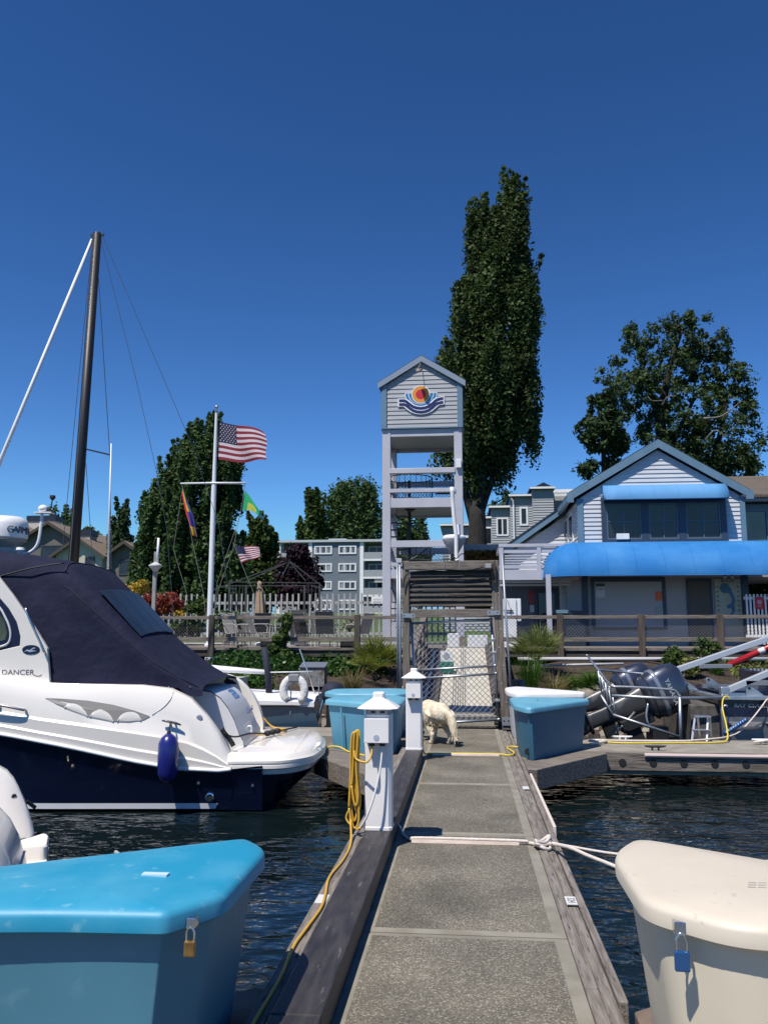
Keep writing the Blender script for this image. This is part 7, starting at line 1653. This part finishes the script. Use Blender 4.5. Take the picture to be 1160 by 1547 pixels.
mb.build('rubble_stones', stone, kind='stuff', label='rubble stones along the foot of the bank', cat='stones', org=(0, 18, -.2), smooth=35)
for (x, y, r, lb) in ((905, 1060, .34, 'big pale boulder at the water edge beside the guard rail'), (938, 1035, .22, 'boulder on the bank above the big pale one'), (925, 1078, .26, 'boulder in the shade under the guard rail'), (588, 1050, .22, 'boulder beside the left gate post, by the faded blue boxes')):
    Y = 18.4; o = U(x, y, Y); mb = MB(); rock_mesh(mb, (o.x, Y, bank_h(o.x, Y) + r * .4), r, g); mb.build('boulder', stone, label=lb, cat='boulder', group='boulders on the bank', org=(o.x, Y, bank_h(o.x, Y)), smooth=30)
# ================================================================= shore furniture, fences, flags
def railing(x0, x1, posts, label):
    t = thing('boardwalk_railing', label, 'railing', ((x0 + x1) / 2, 21.9, 1.2), 'weathered railings along the boardwalk')
    for x in posts:
        mb = MB(); mb.bx(x - .075, x + .075, 21.87, 21.985, .72, 2.06); mb.build('post', mat('brown_post', (.062, .045, .034), .9, col2=(.115, .088, .068), scale=2, stretch=(12, 12, 1), bump=.6, bscale=8) if x > 0 else mat('dark_post', (.045, .038, .032), .9, col2=(.085, .072, .06), scale=2, stretch=(12, 12, 1), bump=.6, bscale=8), t, bev=.008)
    pp = [x0] + posts + [x1]
    mb = MB()
    for a, b in zip(pp, pp[1:]):
        a2 = a + (.078 if a in posts else 0); b2 = b - (.078 if b in posts else 0)
        mb.bx(a2, b2, 21.90, 21.98, 1.945, 2.035); mb.bx(a2, b2, 21.90, 21.96, 1.36, 1.475)
    mb.build('rail', wood_x, t, bev=.006)
    mb = MB()
    for a, b in zip(pp, pp[1:]): mb.bx(a - (.0 if a == x0 else .0), b - .01, 21.86, 21.99, 2.06, 2.085) if False else None
    chain(mb, x0, x1, 1.475, 1.945, 21.99, .085, .0028); mb.build('chain_link', mat('wire_mesh', (.22, .22, .22), .5, .6), t)
    return t
railing(-13, -1.15, [-10.9, -8.85, -6.83, -4.85, -2.88], 'weathered railing left of the gateway')
railing(.78, 13, [2.40, 4.45, 6.39, 8.40, 10.4], 'weathered railing right of the gateway, in front of the clubhouse')
# flagpole with yardarm
fp = thing('flagpole', 'white flagpole with a crossbar and gold ball top', 'flagpole', (-7.53, 24, 1.19))
wp = mat('pole_white', (.70, .72, .74), .3, coat=.2)
mb = MB(); mb.tube([(-7.545, 24, 1.19), (-7.535, 24, 6.06)], [.085, .075], 14); mb.tube([(-7.535, 24, 6.06), (-7.525, 24, 8.28)], [.062, .042], 12); mb.lathe([(.13, 0), (.13, .05), (.09, .09)], (-7.545, 24, 1.19), 14); mb.build('pole', wp, fp, smooth=40)
mb = MB(); mb.ell((-7.525, 24, 8.44), .055, .055, .055); mb.lathe([(.05, 0), (.065, .02), (.065, .04), (.02, .06), (.02, .12)], (-7.525, 24, 8.27), 14); mb.build('ball_finial', mat('dull_silver', (.42, .42, .40), .3, .8), fp, smooth=45)
mb = MB(); mb.tube([(-8.57, 23.98, 6.07), (-7.53, 23.94, 6.06), (-6.545, 23.98, 6.045)], [.026, .034, .026][:2], 8); mb.build('yardarm', wp, fp, smooth=True)
mb = MB()
for pts in ([(-8.54, 23.98, 6.05), (-8.40, 23.98, 5.6), tuple(U(290, 815, 23.98)), tuple(U(308, 900, 24)), (-7.6, 24, 1.5)], [(-6.57, 23.98, 6.03), tuple(U(370, 738, 24)), tuple(U(363, 775, 24)), tuple(U(352, 830, 24)), tuple(U(330, 890, 24)), (-7.5, 24, 1.5)], [(-7.48, 23.93, 8.2), (-7.45, 23.93, 7.2)], [tuple(U(352, 820, 24)), tuple(U(365, 852, 24)), tuple(U(385, 900, 24)), (-6.6, 24.2, 1.25)], [tuple(U(362, 780, 24.02)), tuple(U(328, 880, 24.02)), (-7.45, 24, 1.5)], [(-8.5, 24, 6.05), tuple(U(262, 830, 24)), tuple(U(283, 900, 24)), (-8.2, 24, 1.25)]):
    mb.tube(pts, .007, 5)
mb.build('halyard', mat('halyard_grey', (.20, .20, .19), .7), fp)
fr_ = mat('flag_red', (.21, .012, .025), .8); fw_ = mat('flag_white', (.58, .51, .54), .8); fb_ = mat('flag_blue', (.012, .016, .06), .8)
def usflag(name, label, P_, W_, H_, y, wav, seed, stars=True, cat='flag', par=None):
    # P_(u,v): cloth position; u along the fly, v up the hoist
    t = thing(name, label, cat, tuple(P_(0, 1)))
    nu, nv = 50, 26; mb = MB()
    mb.v = [tuple(P_(i / nu, j / nv)) for j in range(nv + 1) for i in range(nu + 1)]
    for j in range(nv):
        for i in range(nu):
            mb.f.append((j * (nu + 1) + i, j * (nu + 1) + i + 1, (j + 1) * (nu + 1) + i + 1, (j + 1) * (nu + 1) + i))
            mb.mi.append(2 if (i < nu * .4 and j >= nv * 6 / 13 - .1) else (0 if (j // 2) % 2 == 0 else 1))
    cl = mb.build('flag_cloth', [fr_, fw_, fb_], t, smooth=True)
    if stars:
        mb = MB()
        for r_ in range(9):
            for c_ in range(6 if r_ % 2 == 0 else 5):
                u = .4 * (c_ * 2 + 1 + (r_ % 2)) / 12; v = 1 - (7 / 13) * (r_ + 1) / 10
                for sg in (-1, 1):
                    ring = []
                    for k in range(10):
                        rr = .024 if k % 2 == 0 else .010; a = math.pi / 2 + math.pi * k / 5
                        q = P_(u + rr * math.cos(a) * H_ / W_ , v + rr * math.sin(a)); ring.append((q[0], q[1] + sg * .006, q[2]))
                    mb.add(ring, [tuple(range(10))])
        mb.build('star', fw_, cl, kind='stuff', fix=False)
    return t
a0, a1, b0_, b1_ = U(331, 637, 24), U(330, 694, 24), U(400, 655, 24), U(404, 697, 24)
def big(u, v):
    top = a0.lerp(U(397, 652, 24), u); bot = a1.lerp(U(406, 697, 24), u); p = bot.lerp(top, v)
    s = math.sin(6.0 * u + 1.6 * v - .4); p.y += .16 * u ** .6 * s; p.x += .05 * math.sin(5.5 * v + 4 * u) * u; p.z += .05 * u * math.sin(7 * u + 2) - .04 * math.sin(math.pi * u) * (1 - v) + .06 * math.sin(math.pi * u) * v * .4
    return p
usflag('stars_and_stripes_flag', 'large stars and stripes flag flying at the top of the flagpole', big, 1.5, 1.1, 24, 0, 1)
c0, c1 = U(354, 824, 24), U(365, 851, 24)
def small(u, v):
    h_ = c1.lerp(c0, v); f = U(392, 841, 24).lerp(U(391, 826, 24), v); p = h_.lerp(f, u); p.y += .08 * u * math.sin(7 * u + 2 * v); p.z += .02 * math.sin(6 * u + 3 * v); return p
usflag('stars_and_stripes_flag', 'small stars and stripes flag low on a halyard right of the flagpole', small, .6, .45, 24, 0, 2, stars=False)
# rainbow flag hanging limp
rb = thing('rainbow_flag', 'rainbow flag hanging limp from the left end of the crossbar', 'flag', tuple(U(276, 742, 24)))
cols = [mat('rainbow_%s' % n_, c, .8) for n_, c in (('red', (.62, .05, .03)), ('orange', (.75, .20, .03)), ('yellow', (.75, .50, .04)), ('green', (.08, .30, .07)), ('blue', (.03, .05, .28)), ('violet', (.14, .02, .20)))]
mb = MB(); nu, nv = 24, 24
lt = [(742, 275), (755, 276), (775, 280), (795, 286), (808, 290)]; rt_ = [(742, 277), (755, 283), (775, 292), (795, 297), (805, 299)]
def rbp(u, v):
    py = 742 + 66 * v; xl = lerp([(a, b) for a, b in lt], py); xr = lerp([(a, b) for a, b in rt_], py); p = U(xl + (xr - xl) * u, py + 4 * u * v, 24); p.y += .10 * math.sin(9 * u + 2 * v) * v; return p
mb.v = [tuple(rbp(i / nu, j / nv)) for j in range(nv + 1) for i in range(nu + 1)]
for j in range(nv):
    for i in range(nu):
        k = int((i / nu * .62 + .38 * (j / nv) * 0 + (0.0)) * 10) 
        f = i / nu
        k = 0 if f < .25 else 1 if f < .42 else 2 if f < .56 else 3 if f < .68 else 4 if f < .88 else 5
        if j > nv * .45 and .25 < f < .75: k = {1: 5, 2: 4, 3: 4}.get(k, k)
        if j > nv * .75 and f < .62: k = 1 if f < .3 else 2
        mb.f.append((j * (nu + 1) + i, j * (nu + 1) + i + 1, (j + 1) * (nu + 1) + i + 1, (j + 1) * (nu + 1) + i)); mb.mi.append(k)
mb.build('flag_cloth', cols, rb, smooth=True)
# green and yellow burgee
bg_ = thing('burgee', 'green and yellow pennant at the right end of the crossbar', 'flag', tuple(U(371, 740, 24)))
g1 = mat('burgee_green', (.02, .36, .14), .8); g2 = mat('burgee_yellow', (.50, .50, .06), .8); g3 = mat('burgee_teal', (.01, .10, .12), .8)
mb = MB(); nu, nv = 24, 16
def bp(u, v):
    h_ = U(366, 771, 24).lerp(U(370.5, 741, 24), v); f = U(397, 786, 24).lerp(U(398, 783, 24), v); p = h_.lerp(f, u); p.y += .09 * math.sin(6 * u + 2 * v) * u; p.z += .12 * math.sin(math.pi * u) * (1 - v) + .05 * math.sin(math.pi * u) * v; return p
mb.v = [tuple(bp(i / nu, j / nv)) for j in range(nv + 1) for i in range(nu + 1)]
for j in range(nv):
    for i in range(nu):
        u, v = i / nu, j / nv
        mb.f.append((j * (nu + 1) + i, j * (nu + 1) + i + 1, (j + 1) * (nu + 1) + i + 1, (j + 1) * (nu + 1) + i)); mb.mi.append(2 if u > .78 else 1 if (.2 < u < .66 and v < .62 - .3 * abs(u - .43) * 2) else 0)
mb.build('flag_cloth', [g1, g2, g3], bg_, smooth=True)
# pale picket fence behind the patio
pf = thing('picket_fence', 'pale slatted fence along the back of the patio', 'fence', (-7, 30, 1.2))
pk_ = mat('pale_picket', (.36, .36, .355), .6, col2=(.28, .28, .28), scale=2)
mb = MB(); x = -13.0; n_ = 0
for i in range(92):
    x = -19.5 + .212 * i + .0; mb.bx(x, x + .062, 30.0, 30.03, 1.3, 3.0 + .02 * math.sin(i * 2.3))
mb.build('picket', pk_, pf)
mb = MB(); mb.bx(-19.6, -.1, 30.035, 30.08, 1.5, 1.6); mb.bx(-19.6, -.1, 30.035, 30.08, 2.62, 2.72); mb.build('rail', pk_, pf)
mb = MB(); mb.bx(-3.42, -2.98, 29.93, 29.97, 2.63, 2.88); sg_ = mb.build('fence_sign', white_p, label='white notice on the pale slatted fence left of the tower', cat='sign', org=(-3.2, 29.95, 2.75))
mb = MB(); 
for z in (2.80, 2.73, 2.68): mb.bx(-3.36, -3.04, 29.926, 29.9295, z - .015, z)
mb.build('printed_lines', mat('grey_ink', (.2, .2, .21), .6), sg_)
# white gate by the clubhouse with red sign
wg = thing('picket_gate', 'white picket fence at the right end of the clubhouse', 'fence', (9, 25, 1.2))
mb = MB()
for i in range(18): mb.bx(8.12 + .105 * i, 8.17 + .105 * i, 25.2, 25.23, 1.25, 2.70)
mb.build('picket', white_p, wg)
mb = MB(); mb.bx(8.08, 10.1, 25.235, 25.27, 1.45, 1.53); mb.bx(8.08, 10.1, 25.235, 25.27, 2.55, 2.63); mb.build('rail', white_p, wg)
mb = MB(); mb.bx(8.37, 8.60, 25.16, 25.19, 2.27, 2.62); rs = mb.build('red_sign', mat('sign_red', (.52, .02, .04), .45), label='red sign on the white picket fence beside the clubhouse', cat='sign', org=(8.48, 25.18, 2.45))
mb = MB(); mb.lathe([(.055, -.0015), (.068, -.0015), (.068, .001), (.055, .001)], (8.485, 25.158, 2.47), 20, 'y'); mb.bx(8.43, 8.54, 25.156, 25.159, 2.33, 2.345); mb.bx(8.43, 8.54, 25.156, 25.159, 2.36, 2.375); mb.build('white_print', mat('sign_print', (.6, .3, .32), .5), rs)
for i in range(3):
    pass
# gazebo frame
gz = thing('gazebo_frame', 'dark steel frame of a garden gazebo without its roof cloth', 'gazebo', (-7.2, 28.2, 1.2))
st_d = mat('dark_steel', (.07, .07, .068), .5, .4)
k_ = 28.2
def GZ(px, py): return tuple(U(px, py, k_))
mb = MB()
for px in (347, 372, 460, 483):
    p = U(px, 884, k_); mb.bx(p.x - .032, p.x + .032, k_ - .032, k_ + .032, 1.2, p.z)
for px in (352, 357, 362, 367, 466, 471, 477): p = U(px, 884, k_); mb.bx(p.x - .008, p.x + .008, k_ - .012, k_ + .012, 1.2, p.z)
mb.build('post', st_d, gz)
mb = MB()
for a, b in (((345, 879), (484, 881)), ((345, 885), (462, 885)), ((438, 848), (487, 886)), ((436, 847), (462, 878)), ((438, 848), (320, 892)), ((438, 848), (372, 878)), ((438, 848), (425, 872))): mb.bar(GZ(*a), GZ(*b), .028, .03)
q0 = U(438, 848, k_); 
for x in (-8.6, -5.3): mb.bar((x, 30.2, 3.2), (x, k_, 3.2), .05, .05)
mb.build('roof_frame', st_d, gz)
mb = MB(); mb.bx(-5.95, -5.4, k_ - .3, k_ - .25, 1.2, 2.35); mb.bx(-8.3, -7.8, k_ - .3, k_ - .25, 1.2, 2.3); mb.build('low_panel', mat('screen_dark', (.06, .06, .06), .7), gz)
# closed parasol
ps = thing('closed_parasol', 'closed tan parasol on the patio', 'parasol', tuple(U(394, 968, 25.5)), local=False)
o = U(394, 968, 25.5); o.z = 1.2; tp = U(392, 878, 25.5)
mb = MB(); rr = []
for (f, r) in ((0, .02), (.03, .07), (.07, .05), (.15, .10), (.45, .15), (.75, .20), (.82, .19)):
    z = tp.z + (1.2 - tp.z) * f; rr.append([(tp.x + (o.x - tp.x) * f + r * (1 + .22 * math.cos(8 * a)) * math.cos(a), 25.5 + r * (1 + .22 * math.cos(8 * a)) * math.sin(a), z) for a in [2 * math.pi * k / 32 for k in range(32)]])
mb.loft(rr); mb.build('folded_cloth', mat('tan_cloth', (.36, .26, .18), .85, col2=(.28, .20, .14), scale=4), ps, smooth=True)
mb = MB(); mb.tube([(o.x, 25.5, 1.2), (tp.x, 25.5, tp.z)], .02, 8); mb.lathe([(.22, 0), (.22, .06), (.05, .1)], (o.x, 25.5, 1.2), 16); mb.build('pole', white_p, ps)
# patio chairs
ck = mat('chair_sling', (.07, .07, .068), .8); ckl = mat('chair_sling_pale', (.38, .35, .31), .8); cf = mat('chair_frame', (.40, .38, .35), .5)
def make_chair(label, sl_, m_f):
    t = thing('patio_chair', label, 'chair', (0, 0, 0), 'chairs on the patio', local=True)
    mb = MB(); mb.bar((0, -.24, .40), (0, .22, .37), .50, .02); mb.build('seat', sl_, t)
    mb = MB(); mb.bar((0, .22, .38), (0, .44, .98), .50, .02, up=(0, 1, 0)); mb.build('backrest', sl_, t)
    for s in (-1, 1):
        for yy, q in ((-.22, -.26), (.20, .30)):
            mb = MB(); mb.tube([(s * .27, yy, .40), (s * .28, q, 0)], .016, 6); mb.build('leg', m_f, t)
        mb = MB(); mb.tube([(s * .27, -.24, .40), (s * .285, -.22, .62), (s * .28, .24, .64), (s * .27, .30, .60)], .017, 6, smooth_pts=3); mb.tube([(s * .26, .22, .37), (s * .26, .45, 1.0)], .016, 6); mb.build('arm_frame', m_f, t)
    return t
cA = make_chair('pale framed chair nearest the vine, facing the water', ckl, cf); cA.location = (-4.15, 24.0, 1.192); cA.rotation_euler = (0, 0, R(175))
cB = make_chair('dark sling chair right of the vine post, its back to the water', ck, cf); cB.location = (-3.95, 23.4, 1.192); cB.rotation_euler = (0, 0, R(180))
dup(cA, (-6.75, 24.2, 1.192), R(60), 'pale sling chair below the closed parasol, turned sideways'); dup(cB, (-6.35, 25.0, 1.21 - .018), R(215), 'dark sling chair behind the closed parasol')
dup(cA, (-5.9, 23.7, 1.192), R(120), 'pale sling chair in front of the parasol, turned towards it'); dup(cB, (-7.1, 25.9, 1.192), R(10), 'dark sling chair farthest left, by the gazebo post'); dup(cA, (-3.3, 25.2, 1.192), R(240), 'pale sling chair beside the hydrangea'); dup(cB, (-4.9, 25.4, 1.192), R(150), 'dark sling chair behind the vine post')
tb_ = thing('patio_table', 'round dark table among the patio chairs under the parasol', 'table', (-5.2, 24.6, 1.192)); mb = MB(); mb.lathe([(.5, .70), (.5, .73), (.02, .735)], (-5.2, 24.6, 1.192), 24); mb.build('table_top', ck, tb_); mb = MB(); mb.lathe([(.25, 0), (.25, .03), (.03, .05), (.03, .70)], (-5.2, 24.6, 1.192), 14); mb.build('leg', cf, tb_)
for (x0, x1, lb) in ((-5.6, -5.05, 'low black planter on the boardwalk left of the vine'), (-4.3 + .9, -2.95, 'low black planter on the boardwalk left of the tower')):
    mb = MB(); mb.bx(x0, x1, 22.35, 22.6, 1.192, 1.40); mb.build('planter', black_m, label=lb, cat='planter', group='low black planters', org=((x0 + x1) / 2, 22.5, 1.192), bev=.015)
# white cabinets beside the ramp head
cb = thing('white_cabinet', 'tall white cabinet right of the gateway', 'cabinet', (1.2, 23.2, 1.19))
mb = MB(); mb.bx(1.02, 1.37, 23.2, 23.7, 1.19, 2.52); mb.bx(1.375, 1.50, 23.25, 23.6, 1.9, 2.52); mb.build('cabinet_body', white_p, cb, bev=.012)
mb = MB(); mb.bar((1.02, 23.17, 2.20), (1.28, 23.17, 2.19), .02, .03); mb.bar((1.20, 23.17, 2.12), (1.22, 23.17, 2.26), .02, .02); mb.tube([(1.12, 23.18, 2.5), (1.18, 23.18, 2.3)], .006, 5); mb.build('latch', black_m, cb)
# potted grass and bench
pg = thing('potted_grass', 'tan grass in a wooden pot in front of the clubhouse', 'potted plant', (2.25, 24.0, 1.19))
mb = MB(); mb.loft([[(2.25 + sx * .24, 24 + sy * .2, 1.19) for sx, sy in ((-1, -1), (1, -1), (1, 1), (-1, 1))], [(2.25 + sx * .30, 24 + sy * .25, 1.50) for sx, sy in ((-1, -1), (1, -1), (1, 1), (-1, 1))]]); mb.build('pot', wood_dark, pg)
tuft_t = tuft('x', 'x', (2.25, 24.0, 1.48), 240, .62, .012, tg, 121, .5, .35)
for c_ in list(tuft_t.children):
    c_.parent = pg; c_.name = 'grass_blades'
bpy.data.objects.remove(tuft_t)
# grey lamp post left of the flagpole
lp2 = thing('dock_lamp_post', 'old grey post with a cone shade and white rod, left of the flagpole', 'lamp post', (-9.05, 23.5, 1.19))
mb = MB(); mb.bx(-9.12, -9.02, 23.45, 23.55, .9, 3.46); mb.bx(-9.11, -9.04, 23.46, 23.54, 3.5, 3.95); mb.build('post', mat('grey_post', (.22, .22, .21), .8, col2=(.30, .30, .29), scale=4), lp2)
mb = MB(); mb.lathe([(.06, -.06), (.10, 0), (.19, .10), (.19, .13), (.03, .22)], (-9.05, 23.45, 3.42), 20); mb.build('lamp_shade', mat('pale_shade', (.5, .5, .48), .5), lp2, smooth=40)
mb = MB(); mb.tube([(-9.0, 23.45, 3.55), (-8.99, 23.45, 4.35)], .035, 8); mb.build('white_rod', white_p, lp2, smooth=True)
# pipes and grey box on the bank
pm = mat('pale_pipe', (.42, .43, .43), .5)
for (a, b, Y, r, lb) in (((782, 996), (1165, 996), 21.5, .05, 'long pale pipe under the right boardwalk edge'), ((805, 1006), (942, 1003), 20.9, .03, 'shorter white pipe lying on the right bank'), ((310, 996), (400, 997), 21.5, .05, 'pale pipe under the left boardwalk edge')):
    p, q = U(*a, Y), U(*b, Y); mb = MB(); mb.tube([p, q], r, 8); mb.build('pipe', pm, label=lb, cat='pipe', group='pipes on the bank', org=tuple(p), smooth=True)
gbx = thing('bank_box', 'weathered grey metal box on the ivy bank behind the life buoy', 'utility box', tuple(U(471, 1020, 19.3)))
p, q = U(453, 1021, 19.3), U(490, 1004, 19.3)
mb = MB(); mb.bx(p.x, q.x, 19.3, 19.7, p.z - .25, q.z - .06); mb.build('box_body', mat('rusty_grey', (.20, .20, .19), .7, col2=(.09, .07, .055), scale=7, mixr=(.5, .65)), gbx)
mb = MB(); mb.add([(p.x - .02, 19.27, q.z - .07), (q.x + .02, 19.27, q.z - .07), (q.x + .02, 19.72, q.z + .03), (p.x - .02, 19.72, q.z + .03)], [(0, 1, 2, 3)]); mb.build('box_lid', mat('lid_grey', (.26, .28, .31), .35, .5), gbx, solid=.02)
# old piles at the gateway, carrying it and the ramp foot
for (x, y, lb) in ((-1.25, 15.3, 'dark pile left of the gate post, by the stones'), (.92, 15.4, 'grey pile right of the gate post, behind the white-lidded box')):
    mb = MB(); mb.tube([(x, y, -2.2), (x, y, .55 if x < 0 else .75)], [.13, .12], 12); mb.build('mooring_pile', wood_z, label=lb, cat='pile', group='timber piles at the ramp foot', org=(x, y, -.45), smooth=40)
